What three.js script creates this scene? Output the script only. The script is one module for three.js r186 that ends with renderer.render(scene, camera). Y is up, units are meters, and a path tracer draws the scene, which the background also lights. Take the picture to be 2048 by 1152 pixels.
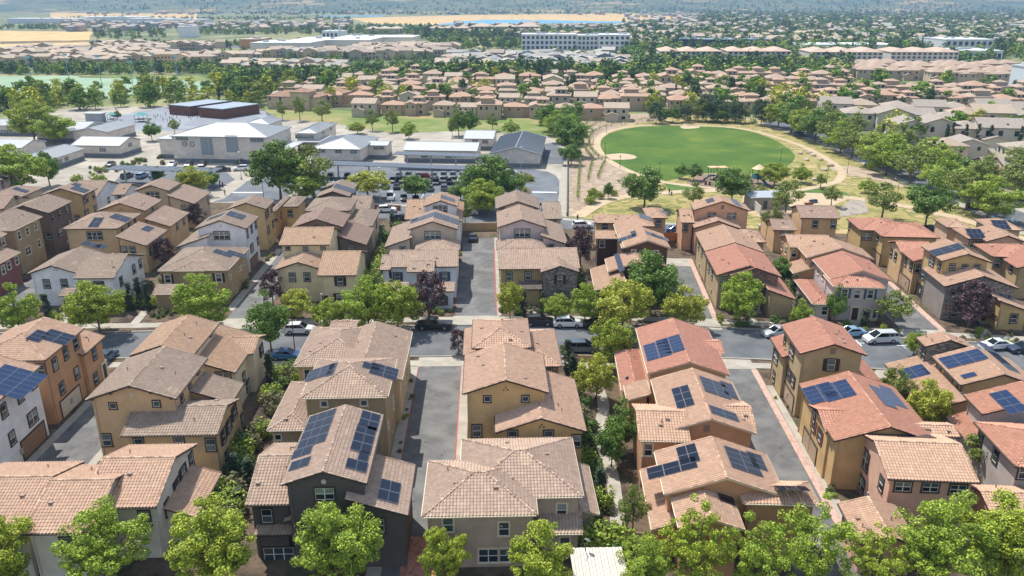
import * as THREE from 'three';
import { MarchingCubes } from 'three/addons/objects/MarchingCubes.js';
import { mergeGeometries } from 'three/addons/utils/BufferGeometryUtils.js';

// ---------- camera, sky, sun, exposure
const scene = new THREE.Scene();
const camera = new THREE.PerspectiveCamera(39.76, 16 / 9, 0.5, 20000);
camera.position.set(0, 50, 0);
camera.rotation.set(THREE.MathUtils.degToRad(-19.9), 0, 0);
const renderer = new THREE.WebGLRenderer({ antialias: true });
renderer.toneMapping = THREE.LinearToneMapping;
renderer.toneMappingExposure = 1.3;
renderer.shadowMap.enabled = true;
const SUN = new THREE.Vector3();
SUN.setFromSphericalCoords(1, THREE.MathUtils.degToRad(90 - 61), THREE.MathUtils.degToRad(180 + 37));   // ahead and to the left
// clear summer sky: blue overhead, whitening towards a hazy horizon, bright round the sun
const skyTex = (() => {
  const W = 512, H = 256, d = new Float32Array(W * H * 4), v = new THREE.Vector3();
  for (let r = 0; r < H; r++) for (let c = 0; c < W; c++) {
    const up = ((r + 0.5) / H - 0.5) * Math.PI, az = ((c + 0.5) / W - 0.5) * 2 * Math.PI; v.set(Math.cos(az) * Math.cos(up), Math.sin(up), Math.sin(az) * Math.cos(up));
    const y = Math.max(0, v.y), k = Math.pow(1 - y, 3.2), a = Math.acos(Math.min(1, v.dot(SUN))), g = 0.5 * Math.exp(-a * 5), i = (r * W + c) * 4;
    d[i] = 0.33 + 0.53 * k + g; d[i + 1] = 0.43 + 0.43 * k + g; d[i + 2] = 0.6 + 0.25 * k + g * 0.95; d[i + 3] = 1;
  }
  const t = new THREE.DataTexture(d, W, H, THREE.RGBAFormat, THREE.FloatType); t.mapping = THREE.EquirectangularReflectionMapping; t.magFilter = t.minFilter = THREE.LinearFilter; t.needsUpdate = true; return t;
})();
scene.background = skyTex; scene.environment = skyTex;
const sun = new THREE.DirectionalLight(new THREE.Color(1, 0.945, 0.85), 5);
sun.position.copy(SUN).multiplyScalar(400).add(new THREE.Vector3(0, 0, -150));
sun.target.position.set(0, 0, -150);
sun.castShadow = true;
sun.shadow.mapSize.set(4096, 4096);
Object.assign(sun.shadow.camera, { left: -260, right: 260, top: 260, bottom: -260, near: 1, far: 900 });
scene.add(sun, sun.target);

// ---------- helpers
let seed = 7;
const R = () => { seed = (seed + 0x6d2b79f5) | 0; let t = Math.imul(seed ^ (seed >>> 15), 1 | seed); t = (t + Math.imul(t ^ (t >>> 7), 61 | t)) ^ t; return ((t ^ (t >>> 14)) >>> 0) / 4294967296; };
const rr = (a, b) => a + (b - a) * R();
const pick = (a) => a[Math.floor(R() * a.length)];
const reseed = (n) => { seed = n * 7919 + 13; };
const used = new Map();
const numbered = (n) => { const k = used.get(n) ?? 0; used.set(n, k + 1); return k ? n + '_' + String(k).padStart(3, '0') : n; };
const V = (x, y, z) => new THREE.Vector3(x, y, z);
const lin = (hex) => new THREE.Color(hex);
function tag(o, label, category, group, kind) { if (label) o.userData.label = label; if (category) o.userData.category = category; if (group) o.userData.group = group; if (kind) o.userData.kind = kind; return o; }
function thing(name, x, z, turn, label, category, group, y = 0) { const g = new THREE.Group(); g.name = numbered(name); g.position.set(x, y, z); g.rotation.y = turn; scene.add(g); return tag(g, label, category, group); }
function part(name, geo, m, parent) { const o = new THREE.Mesh(geo, m); o.name = name; o.castShadow = o.receiveShadow = true; parent.add(o); return o; }
function solo(name, geo, m, label, category, group, kind) { const o = new THREE.Mesh(geo, m); o.name = numbered(name); o.castShadow = o.receiveShadow = true; scene.add(o); return tag(o, label, category, group, kind); }
function place(proto, x, z, turn, s, label, group, y = 0) {           // a copy of a finished thing with its parts
  const c = proto.clone(); c.name = numbered(proto.userData.base); c.position.set(x, y, z); c.rotation.y = turn;
  if (Array.isArray(s)) c.scale.set(...s); else c.scale.setScalar(s);
  c.userData = { ...proto.userData, label, group }; delete c.userData.base; scene.add(c); return c;
}
// mesh builder: quads and triangles, optional vertex colours, uv in metres
class MB {
  constructor() { this.p = []; this.c = []; this.u = []; }
  tri(a, b, c, col) { for (const q of [a, b, c]) { this.p.push(q.x, q.y, q.z); if (col) this.c.push(col.r, col.g, col.b); } const n = b.clone().sub(a).cross(c.clone().sub(a)); this.uv(n, a, b, c); }
  uv(n, ...qs) { const ax = Math.abs(n.x), ay = Math.abs(n.y), az = Math.abs(n.z); for (const q of qs) { if (ay >= ax && ay >= az) this.u.push(q.x, q.z); else if (ax > az) this.u.push(q.z, q.y); else this.u.push(q.x, q.y); } }
  quad(a, b, c, d, col) { this.tri(a, b, c, col); this.tri(a, c, d, col); }
  box(x0, x1, y0, y1, z0, z1, col) {
    const v = (i) => V(i & 1 ? x1 : x0, i & 2 ? y1 : y0, i & 4 ? z1 : z0), f = [[4, 5, 7, 6], [1, 0, 2, 3], [5, 1, 3, 7], [0, 4, 6, 2], [6, 7, 3, 2], [0, 1, 5, 4]];
    for (const q of f) this.quad(...q.map(v), col);
    return this;
  }
  bar(a, b, r, col, n = 6, r2 = r) {                                   // tapered round bar from a to b
    const d = b.clone().sub(a).normalize(), s = Math.abs(d.y) > 0.9 ? V(1, 0, 0) : V(0, 1, 0), e = s.clone().cross(d).normalize(), f = d.clone().cross(e);
    const ring = (o, q) => [...Array(n)].map((_, i) => o.clone().addScaledVector(e, q * Math.cos(i / n * 6.2832)).addScaledVector(f, q * Math.sin(i / n * 6.2832)));
    const A = ring(a, r), B = ring(b, r2);
    for (let i = 0; i < n; i++) { const j = (i + 1) % n; this.quad(A[i], A[j], B[j], B[i], col); this.tri(b, B[i], B[j], col); this.tri(a, A[j], A[i], col); }
    return this;
  }
  geo() {
    const g = new THREE.BufferGeometry();
    g.setAttribute('position', new THREE.Float32BufferAttribute(this.p, 3));
    g.setAttribute('uv', new THREE.Float32BufferAttribute(this.u, 2));
    if (this.c.length) g.setAttribute('color', new THREE.Float32BufferAttribute(this.c, 3));
    g.computeVertexNormals(); return g;
  }
}
// ---------- procedural textures
function noiseTex(size, fn, srgb = true) {
  const d = new Uint8Array(size * size * 4);
  for (let y = 0; y < size; y++) for (let x = 0; x < size; x++) { const c = fn(x / size, y / size, x, y), i = (y * size + x) * 4; d[i] = c[0]; d[i + 1] = c[1]; d[i + 2] = c[2]; d[i + 3] = 255; }
  const t = new THREE.DataTexture(d, size, size); t.wrapS = t.wrapT = THREE.RepeatWrapping; t.magFilter = THREE.LinearFilter; t.minFilter = THREE.LinearMipmapLinearFilter; t.generateMipmaps = true;
  if (srgb) t.colorSpace = THREE.SRGBColorSpace; t.needsUpdate = true; return t;
}
const lattice = new Float32Array(65536); reseed(3); for (let i = 0; i < 65536; i++) lattice[i] = R();
function vn(x, y, per) { const xi = Math.floor(x), yi = Math.floor(y), fx = x - xi, fy = y - yi, s = fx * fx * (3 - 2 * fx), t = fy * fy * (3 - 2 * fy), m = (a) => ((a % per) + per) % per, h = (a, b) => lattice[(m(a) * 131 + m(b) * 197 + per * 17) & 65535]; return (h(xi, yi) * (1 - s) + h(xi + 1, yi) * s) * (1 - t) + (h(xi, yi + 1) * (1 - s) + h(xi + 1, yi + 1) * s) * t; }
function fbm(u, v, f, oct = 4) { let a = 0, w = 0.5, n = 0; for (let i = 0; i < oct; i++) { a += w * vn(u * f, v * f, f); n += w; f *= 2; w *= 0.55; } return a / n; }
const clamp8 = (x) => Math.max(0, Math.min(255, x));
function mottle(base, amp, f, fine, rep, tint = 0) {                    // base colour with coarse and fine variation; rep = metres per tile
  const b = new THREE.Color(base), r = b.r, s = [b.clone().convertLinearToSRGB()].map((c) => [c.r * 255, c.g * 255, c.b * 255])[0];
  const t = noiseTex(256, (u, v) => { const k = 1 + amp * (fbm(u, v, f, 4) - 0.5) * 2 + fine * (R() - 0.5), q = tint * (fbm(u + 0.37, v + 0.11, f * 2, 3) - 0.5); return [clamp8(s[0] * (k + q)), clamp8(s[1] * k), clamp8(s[2] * (k - q))]; });
  t.repeat.set(1 / rep, 1 / rep); return t;
}
const bumpTex = noiseTex(256, (u, v) => { const k = clamp8(255 * (0.6 * fbm(u, v, 32, 3) + 0.4 * R())); return [k, k, k]; }, false); bumpTex.repeat.set(0.5, 0.5);
const std = (o) => new THREE.MeshStandardMaterial(o);
const mats = {};
const mat = (k, f) => (mats[k] ??= f());
// ---------- houses: walls, tiled roofs, windows, solar panels
const WALL = { white: '#dcdde0', offwhite: '#d6d0c3', tan: '#bd9c70', cream: '#d3c6ae', orange: '#b37d50', orange2: '#b4855a', yellow: '#bd9b62', yellowtan: '#ceb684', olive: '#8f7c56', charcoal: '#55504c', taupe: '#a18e7e', khaki: '#a28b60', pink: '#cb9f8a', ochre: '#b28d5c', greywhite: '#b3aaa6', umber: '#6b5d53', maroon: '#7d504c', gold: '#b5935f', gold2: '#c2a26c', beige: '#b8a68c', greypink: '#b7a39c', palecream: '#d0c29d', greybrown: '#75695e', palewhite: '#d3d8df', greige: '#b3a697', stonetan: '#a8946d', lavender: '#b6aaae', chocolate: '#5c4337', peach: '#cf9a78', olivetan: '#a4906a', peachtan: '#c29a6a', mustard: '#b2965c', pinktan: '#cba58a', schoolwall: '#cfc7bd', greybox: '#9aa0aa', brownwall: '#6d4a3a', stone: '#8a837d', brick: '#7c665c' };
const ROOF = { tan: ['#bf9f88', '#af907b', '#cbae98', '#9e806b'], tan2: ['#ae9786', '#9f8978', '#bca695', '#8f7968'], tan3: ['#bd9c84', '#b08e77', '#c7a892', '#a2816c'], brown: ['#a39080', '#948172', '#b3a090', '#857364'], brown2: ['#a0887a', '#917a6b', '#af9788', '#836c5f'], orange_tan: ['#b6987f', '#a68971', '#c2a58d', '#967963'], red: ['#bd8b77', '#ab7862', '#c28f7a', '#9e6d59'], red2: ['#b98871', '#ad7d67', '#c49581', '#a1725e'], dark: ['#6b6058', '#5d534c', '#776b62', '#544b45'], grey: ['#a39c92', '#959087', '#b1aaa1', '#878079'] };
const TRIM = { dark: '#3d3128', cream: '#cdbfa6', grey: '#7c8288' };
for (const k in WALL) if (!/school|grey|white|char|brown|stone|brick|umber|choc|maroon/.test(k)) WALL[k] = '#' + new THREE.Color(WALL[k]).lerp(new THREE.Color('#dccdb4'), 0.16).getHexString();
const wallMat = (k) => mat('w' + k, () => { const t = mottle(WALL[k], 0.11, 5, 0.07, 8, 0.04); return std({ map: t, roughness: 0.92, bumpMap: bumpTex, bumpScale: 0.006 }); });
const tileMat = mat('tile', () => std({ vertexColors: true, roughness: 0.82 }));
const trimMat = (k) => mat('t' + k, () => std({ color: TRIM[k], roughness: 0.7 }));
const sashMat = mat('sash', () => std({ color: '#d9d6cf', roughness: 0.5 }));
const glassMats = ['#26313a', '#3b4a52', '#56656a', '#7d8a88'].map((c, i) => std({ color: c, roughness: 0.06 + 0.02 * i, metalness: 0.25 }));
const SHUT = { s: '#3a2c26', r: '#7a3b28', b: '#3d566e', g: '#4a5560' };
const shutMat = (k) => mat('sh' + k, () => std({ color: SHUT[k], roughness: 0.7 }));
const garageMat = (c) => mat('ga' + c, () => std({ color: c, roughness: 0.75 }));
const metalMat = mat('ventmetal', () => std({ color: '#8d7a6c', roughness: 0.6 }));
const concreteMat = mat('concrete', () => std({ map: mottle('#a09a8f', 0.09, 5, 0.06, 9, 0.02), roughness: 0.9, bumpMap: bumpTex, bumpScale: 0.004 }));
const TW = 0.31, TC = 0.37;
function planeTiles(mb, O, S, T, L, tm, a, b, pal, lod) {               // roof plane: O eave start, S along eave, T up the slope; a, b: insets at the top
  const N = S.clone().cross(T).normalize(); if (N.y < 0) N.negate();
  const P = (s, t, n) => V(O.x + S.x * s + T.x * t + N.x * n, O.y + S.y * s + T.y * t + N.y * n, O.z + S.z * s + T.z * t + N.z * n);
  const n = Math.max(1, Math.round(tm / TC)), dc = tm / n, w = TW;
  let patch = -1, pr = 0;
  for (let i = 0; i < n; i++) {
    const t0 = i * dc - (i ? 0 : 0.04), t1 = (i + 1) * dc + 0.02, f = (i + 0.5) / n, l = a * f, r = L - b * f;
    if (r - l < 0.05) continue;
    if (R() < 0.06) { patch = l + R() * (r - l); pr = pick([0.35, 0.7]); } else if (R() < 0.5) patch = -1;
    for (let k = Math.floor(l / w); k * w < r; k++) {
      const s0 = Math.max(l, k * w), s1 = Math.min(r, (k + 1) * w); if (s1 - s0 < 0.04) continue;
      const sm = (s0 + s1) / 2, col = pick(pal).clone(), g = rr(0.94, 1.06); col.lerp(pal[0], 0.72).multiplyScalar(g);
      if (patch >= 0 && Math.abs(sm - patch) < pr) col.lerp(lightTile, 0.4);
      const hl = 0.05, hi = 0.1, d = s1 - s0, sa = s0 + d * 0.26, sb = s0 + d * 0.63;      // flat trough, then a barrel
      const A0 = P(s0, t0, hl), Aa = P(sa, t0, hl), A1 = P(sb, t0, hl + hi), A2 = P(s1, t0, hl), B0 = P(s0, t1, 0.012), Ba = P(sa, t1, 0.012), B1 = P(sb, t1, 0.012 + hi), B2 = P(s1, t1, 0.012);
      mb.quad(A0, Aa, Ba, B0, col); mb.quad(Aa, A1, B1, Ba, col); mb.quad(A1, A2, B2, B1, col);
      const C0 = P(s0, t0, 0.005), C2 = P(s1, t0, 0.005);
      mb.quad(C0, C2, A2, A0, col);   // the barrel's end stays open, hollow as laid
    }
  }
}
const lightTile = lin('#cdb59b');
function caps(mb, A, B, pal, r = 0.13) {                                // run of barrel cap tiles from A (low) to B
  const d = B.clone().sub(A), len = d.length(); if (len < 0.2) return; d.normalize();
  const e = V(d.z, 0, -d.x).normalize(), up = e.clone().cross(d).normalize(); if (up.y < 0) up.negate();
  const n = Math.max(1, Math.round(len / 0.4)), st = len / n;
  for (let i = 0; i < n; i++) {
    const a = A.clone().addScaledVector(d, i * st - 0.03), b = A.clone().addScaledVector(d, (i + 1) * st + 0.02), col = pick(pal).clone().multiplyScalar(rr(0.92, 1.12));
    const pt = (o, k, q, lift) => o.clone().addScaledVector(e, Math.cos(k) * q).addScaledVector(up, Math.sin(k) * q * 0.8 + lift);
    for (let k = 0; k < 4; k++) { const k0 = Math.PI * k / 4, k1 = Math.PI * (k + 1) / 4; mb.quad(pt(a, k0, r, 0.05), pt(a, k1, r, 0.05), pt(b, k1, r * 0.86, 0.02), pt(b, k0, r * 0.86, 0.02), col); mb.tri(a.clone().addScaledVector(up, 0.02), pt(a, k1, r, 0.05), pt(a, k0, r, 0.05), col); }
  }
}
function slab(mb, c, th) {                                              // c: corners of a sloping plane; sheet of thickness th below it
  const d = c.map((q) => q.clone().add(V(0, -th, 0))); const n = c.length;
  for (let i = 0; i < n; i++) { const j = (i + 1) % n; mb.quad(c[i], d[i], d[j], c[j]); }
  if (n === 4) { mb.quad(d[3], d[2], d[1], d[0]); mb.quad(c[0], c[1], c[2], c[3]); } else { mb.tri(d[2], d[1], d[0]); mb.tri(c[0], c[1], c[2]); }
}
// planes of one roof block in the house's own axes: x right, z towards the street; returns planes, cap lines and gable outline
function roofPlanes([x0, x1, z0, z1, h, ty, p]) {                        // z0 near (larger), z1 far
  const w = x1 - x0, d = z0 - z1, pl = [], cl = [], mk = (O, S, T, L, run, a, b) => { const k = Math.hypot(1, p), t = V(T.x, p, T.z).multiplyScalar(1 / k); pl.push([O, S, t, L, run * k, a, b]); };
  const X = V(1, 0, 0), Z = V(0, 0, 1), nX = V(-1, 0, 0), nZ = V(0, 0, -1), q = (x, y, z) => V(x, y, z);
  const hip = (rl, nh, fh, alongV) => { // hips with ridge along v (z) or u (x)
    const r = alongV ? w / 2 : d / 2, y = h + r * p;
    if (alongV) {
      const xm = (x0 + x1) / 2, a = nh ? Math.min(r, d / 2) : 0, b = fh ? Math.min(r, d / 2) : 0;
      mk(q(x0, h, z1), Z, X, d, r, b, a); mk(q(x1, h, z0), nZ, nX, d, r, a, b);
      if (nh) mk(q(x0, h, z0), X, nZ, w, r, w / 2, w / 2); if (fh) mk(q(x1, h, z1), nX, Z, w, r, w / 2, w / 2);
      cl.push([q(xm, y, z0 - a), q(xm, y, z1 + b)]);
      for (const [on, zc, ze] of [[nh, z0, z0 - a], [fh, z1, z1 + b]]) if (on) { cl.push([q(x0, h, zc), q(xm, y, ze)], [q(x1, h, zc), q(xm, y, ze)]); } else cl.push([q(x0, h, zc), q(xm, y, zc), 1], [q(x1, h, zc), q(xm, y, zc), 1]);
    } else {
      const zm = (z0 + z1) / 2, a = nh ? Math.min(r, w / 2) : 0, b = fh ? Math.min(r, w / 2) : 0;   // nh: left hip, fh: right hip
      mk(q(x0, h, z0), X, nZ, w, r, a, b); mk(q(x1, h, z1), nX, Z, w, r, b, a);
      if (nh) mk(q(x0, h, z1), Z, X, d, r, d / 2, d / 2); if (fh) mk(q(x1, h, z0), nZ, nX, d, r, d / 2, d / 2);
      cl.push([q(x0 + a, y, zm), q(x1 - b, y, zm)]);
      for (const [on, xc, xe] of [[nh, x0, x0 + a], [fh, x1, x1 - b]]) if (on) { cl.push([q(xc, h, z0), q(xe, y, zm)], [q(xc, h, z1), q(xe, y, zm)]); } else cl.push([q(xc, h, z0), q(xc, y, zm), 1], [q(xc, h, z1), q(xc, y, zm), 1]);
    }
  };
  if (ty === 'gv') hip(0, 0, 0, true); else if (ty === 'gu') hip(0, 0, 0, false);
  else if (ty === 'hvn') hip(0, 1, 0, true);
  else if (ty === 'hv' || ty === 'hu') { if (d >= w) hip(0, 1, 1, true); else hip(0, 1, 1, false); }
  else if (ty === 'sr') { mk(q(x1, h, z0), nZ, nX, d, w, 0, 0); cl.push([q(x1, h, z0), q(x0, h + w * p, z0), 1], [q(x1, h, z1), q(x0, h + w * p, z1), 1], [q(x0, h + w * p, z0), q(x0, h + w * p, z1)]); }
  else if (ty === 'sl') { mk(q(x0, h, z1), Z, X, d, w, 0, 0); cl.push([q(x0, h, z0), q(x1, h + w * p, z0), 1], [q(x0, h, z1), q(x1, h + w * p, z1), 1], [q(x1, h + w * p, z0), q(x1, h + w * p, z1)]); }
  else if (ty === 'sf') { mk(q(x0, h, z0), X, nZ, w, d, 0, 0); cl.push([q(x0, h, z0), q(x0, h + d * p, z1), 1], [q(x1, h, z0), q(x1, h + d * p, z1), 1]); }
  return { pl, cl };
}
const OV = 0.4;
const wallPaint = (k) => mat('wp' + k, () => std({ color: new THREE.Color(WALL[k]).lerp(new THREE.Color('#8a8178'), 0.25), roughness: 0.7 }));
function wallsOf(mb, [x0, x1, z0, z1, h, ty, p], base) {
  const e = OV, a = x0 + e, b = x1 - e, n = z0 - e, f = z1 + e, k = h + e * p - 0.1, w = x1 - x0, d = z0 - z1, y0 = base;
  const Q = (x, y, z) => V(x, y, z);
  let hl = k, hr = k, hn = null, pk;
  const wall = (pts) => { for (let i = 1; i + 1 < pts.length; i++) mb.tri(pts[0], pts[i], pts[i + 1]); };
  if (ty === 'sr') { hl = h + (w - e) * p - 0.1; } else if (ty === 'sl') hr = h + (w - e) * p - 0.1;
  let kn = k, kf = k; if (ty === 'sf') { kf = h + (d - e) * p - 0.1; }
  const xm = (x0 + x1) / 2, zm = (z0 + z1) / 2, pv = h + w / 2 * p - 0.1, pu = h + d / 2 * p - 0.1;
  // near and far
  const nearTop = ty === 'gv' ? [Q(b, k, n), Q(xm, pv, n), Q(a, k, n)] : ty === 'sf' ? [Q(b, kn, n), Q(a, kn, n)] : [Q(b, hr, n), Q(a, hl, n)];
  wall([Q(a, y0, n), Q(b, y0, n), ...nearTop]);
  const farTop = ty === 'gv' || ty === 'hvn' ? [Q(a, k, f), Q(xm, pv, f), Q(b, k, f)] : ty === 'sf' ? [Q(a, kf, f), Q(b, kf, f)] : [Q(a, hl, f), Q(b, hr, f)];
  wall([Q(b, y0, f), Q(a, y0, f), ...farTop]);
  const L = ty === 'gu' ? [Q(a, k, n), Q(a, pu, zm), Q(a, k, f)] : ty === 'sf' ? [Q(a, kn, n), Q(a, kf, f)] : [Q(a, hl, n), Q(a, hl, f)];
  wall([Q(a, y0, f), Q(a, y0, n), ...L]);
  const Rr = ty === 'gu' ? [Q(b, k, f), Q(b, pu, zm), Q(b, k, n)] : ty === 'sf' ? [Q(b, kf, f), Q(b, kn, n)] : [Q(b, hr, f), Q(b, hr, n)];
  wall([Q(b, y0, n), Q(b, y0, f), ...Rr]);
}
// ---------- windows and doors (own axes: x along the wall, y up from the middle, z out of the wall)
const WK = { v: [0.95, 1.5, 1], d: [1.8, 1.5, 2], D: [1.6, 2.1, 2], t: [2.8, 1.5, 3], s: [0.7, 0.7, 1], sm: [0.75, 1.0, 1], b: [1.7, 1.25, 2], h: [1.5, 1.05, 2], k2: [1.9, 1.0, 3] };
const winGeo = {};
function windowGeos(k) {
  if (winGeo[k]) return winGeo[k];
  const [w, h, n] = WK[k], tr = new MB(), sa = new MB(), t = k === 's' || k === 'sm' ? 0.12 : 0.13, fr = 0.06;
  tr.box(-w / 2 - t, w / 2 + t, h / 2, h / 2 + t, -0.02, 0.09); tr.box(-w / 2 - t * 1.3, w / 2 + t * 1.3, -h / 2 - t, -h / 2, -0.02, 0.12);
  tr.box(-w / 2 - t, -w / 2, -h / 2, h / 2, -0.02, 0.085); tr.box(w / 2, w / 2 + t, -h / 2, h / 2, -0.02, 0.085);
  const cw = w / n;
  for (let i = 0; i <= n; i++) { const x = -w / 2 + i * cw; sa.box(Math.max(-w / 2, x - fr / 1.4), Math.min(w / 2, x + fr / 1.4), -h / 2, h / 2, -0.02, 0.055); }
  sa.box(-w / 2, w / 2, h / 2 - fr, h / 2, -0.02, 0.05); sa.box(-w / 2, w / 2, -h / 2, -h / 2 + fr, -0.02, 0.05);
  const rail = h > 0.9; if (rail) sa.box(-w / 2, w / 2, -0.03, 0.035, -0.02, 0.052);
  const panes = [];
  for (let i = 0; i < n; i++) for (const [y0, y1] of rail ? [[-h / 2, 0], [0, h / 2]] : [[-h / 2, h / 2]]) panes.push(new MB().box(-w / 2 + i * cw + 0.02, -w / 2 + (i + 1) * cw - 0.02, y0 + 0.02, y1 - 0.02, -0.03, 0.022).geo());
  return (winGeo[k] = { tr: tr.geo(), sa: sa.geo(), panes, w, h });
}
const shutGeo = {};
function addWindow(H, kind, x, y, z, rot, trim, far) {
  let k = kind, sh = null;
  if (/^[vd][srbg]$/.test(kind)) { k = kind[0]; sh = kind[1]; }
  if (k === 'h2') k = 'h';
  const at = (o) => { o.position.set(x, y, z); o.rotation.y = rot; return o; };
  if (WK[k]) {
    const g = windowGeos(k), o = at(part('window', g.tr, trimMat(sh === 's' || sh === 'b' || sh === 'g' ? 'cream' : trim), H));
    if (trim === 'dark' && sh) o.material = trimMat('dark');
    part('sash', g.sa, sashMat, o);
    const lo = pick([0, 0, 1, 2]), up = pick([0, 1, 2, 3]);
    g.panes.forEach((q, i) => part('pane', q, glassMats[g.panes.length > 1 ? (i % 2 ? up : lo) : pick([0, 1, 2])], o));
    if (sh) {
      const key = k + sh; shutGeo[key] ??= [-1, 1].map((s) => { const m = new MB(), x0 = s * (g.w / 2 + 0.34), ww = 0.19, hh = g.h / 2 + 0.08; m.box(x0 - ww, x0 + ww, -hh, hh, -0.02, 0.06); for (let j = -4; j <= 4; j++) m.box(x0 - ww + 0.05, x0 + ww - 0.05, j * hh / 5 - 0.05, j * hh / 5 + 0.02, 0.05, 0.085); return m.geo(); });
      for (const q of shutGeo[key]) part('shutter', q, shutMat(sh), o);
    }
    return o;
  }
  if (k === 'g' || k === 'o2') {
    const m = new MB(), w = 2.45, h = 1.1; for (let j = 0; j < 4; j++) m.box(-w, w, -h + j * 0.55 + 0.02, -h + j * 0.55 + 0.53, -0.02, 0.05);
    const o = at(part('garage_door', m.geo(), garageMat(k === 'o2' ? '#2b2e33' : H.userData.garage ?? '#b59a7c'), H)); o.position.y = 1.15;  // open garage: its dark inside is painted onto a shut door leaf
    const f = new MB(); f.box(-w - 0.15, w + 0.15, h, h + 0.16, -0.02, 0.09); f.box(-w - 0.15, -w, -h, h, -0.02, 0.08); f.box(w, w + 0.15, -h, h, -0.02, 0.08); part('garage_frame', f.geo(), trimMat(trim), o); return o;
  }
  if (k === 'e') {
    const m = new MB(); m.box(-0.5, 0.5, -1.1, 1.1, -0.02, 0.05); for (const s of [-1, 1]) for (const [a, b] of [[-0.95, -0.05], [0.1, 0.95]]) m.box(s * 0.25 - 0.17, s * 0.25 + 0.17, a, b, 0.04, 0.075);
    const o = at(part('front_door', m.geo(), mat('door', () => std({ color: '#3a2620', roughness: 0.6 })), H)); o.position.y = 1.2;
    const f = new MB(); f.box(-0.8, -0.5, -1.2, 1.35, -0.02, 0.16); f.box(0.5, 0.8, -1.2, 1.35, -0.02, 0.16); f.box(-0.8, 0.8, 1.1, 1.4, -0.02, 0.18); part('door_surround', f.geo(), trimMat('cream'), o);
    part('step', new MB().box(-0.9, 0.9, -1.2, -1.05, 0.0, 1.3).geo(), concreteMat, o); return o;
  }
  if (k === 'o') return at(part('gable_vent', new THREE.CylinderGeometry(0.24, 0.24, 0.08, 16).rotateX(Math.PI / 2), garageMat('#b7b1a8'), H));
  if (k === 'm') { const m = []; for (const [a, b] of [[-0.22, -0.1], [0.22, -0.1], [0, 0.18]]) m.push(new THREE.CylinderGeometry(0.09, 0.09, 0.1, 8).rotateX(Math.PI / 2).translate(a, b, 0)); return at(part('gable_vent', mergeGeometries(m), trimMat('dark'), H)); }
  if (k === 'p') { const m = new MB(); m.box(-0.33, 0.33, -0.4, 0.4, -0.02, 0.05); for (let j = -3; j <= 3; j++) m.box(-0.27, 0.27, j * 0.11 - 0.03, j * 0.11 + 0.03, 0.04, 0.08); return at(part('gable_vent', m.geo(), garageMat('#8a7768'), H)); }
  if (k === 'pan') { const m = new MB(); m.box(-2, 2, -3.2, 2.2, -0.02, 0.06); const o = at(part('wall_panel', m.geo(), garageMat('#8d979b'), H)); return o; }
  if (k === 'E1' || k === 'E2') {
    const o = at(part('round_emblem', new THREE.TorusGeometry(0.72, 0.11, 8, 28), garageMat('#2b2a33'), H)); part('emblem_disc', new THREE.CylinderGeometry(0.66, 0.66, 0.05, 28).rotateX(Math.PI / 2), garageMat('#d8d2c8'), o);
    const m = new MB(); if (k === 'E1') { for (let j = -1; j <= 1; j++) for (let i = 0; i < 8; i++) { const x0 = -0.5 + i * 0.13, f = (q) => 0.12 * Math.sin(q * 5) + j * 0.26; m.quad(V(x0, f(x0) - 0.06, 0.05), V(x0 + 0.13, f(x0 + 0.13) - 0.06, 0.05), V(x0 + 0.13, f(x0 + 0.13) + 0.06, 0.05), V(x0, f(x0) + 0.06, 0.05)); } }
    else for (let i = 0; i < 12; i++) { const f = (q, r) => V(Math.cos(q) * r, Math.sin(q) * r, 0.05), a0 = 0.6 + i * 0.4, a1 = a0 + 0.4; m.quad(f(a0, 0.22), f(a0, 0.36), f(a1, 0.36), f(a1, 0.22)); }
    part('emblem_mark', m.geo(), garageMat(k === 'E1' ? '#7d3a30' : '#2b2a33'), o); return o;
  }
}
// ---------- solar panels
const cells = (base, line) => noiseTex(256, (u, v) => { if (u < 0.03 || u > 0.97 || v < 0.02 || v > 0.98) return [104, 112, 124]; const gx = (u * 6) % 1, gy = (v * 10) % 1, e = gx < 0.05 || gy < 0.05, q = Math.floor(u * 6) * 7 + Math.floor(v * 10) * 3, k = 1 + 0.1 * (lattice[q] - 0.5); return e ? line : base.map((b) => b * k); });
const panelMat = std({ map: cells([17, 26, 46], [34, 44, 64]), roughness: 0.12, metalness: 0.15 }), skyBluePanelMat = std({ map: cells([30, 48, 84], [52, 70, 100]), roughness: 0.14, metalness: 0.2 });  // second material: blue of the reflected sky is put into the cell colour
const blackPanelMat = std({ map: cells([17, 22, 38], [24, 30, 48]), roughness: 0.12, metalness: 0.15 });
const frameMat = mat('pf', () => std({ color: '#b8bcc2', roughness: 0.35, metalness: 0.8 }));
const panelGeos = {};
function panelGeo(pw, ph) {
  const k = pw + ',' + ph; if (panelGeos[k]) return panelGeos[k];
  const g = new THREE.BoxGeometry(pw - 0.03, 0.04, ph - 0.03);          // flat in xz, uv of the top face runs 0..1
  return (panelGeos[k] = g);
}
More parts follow.
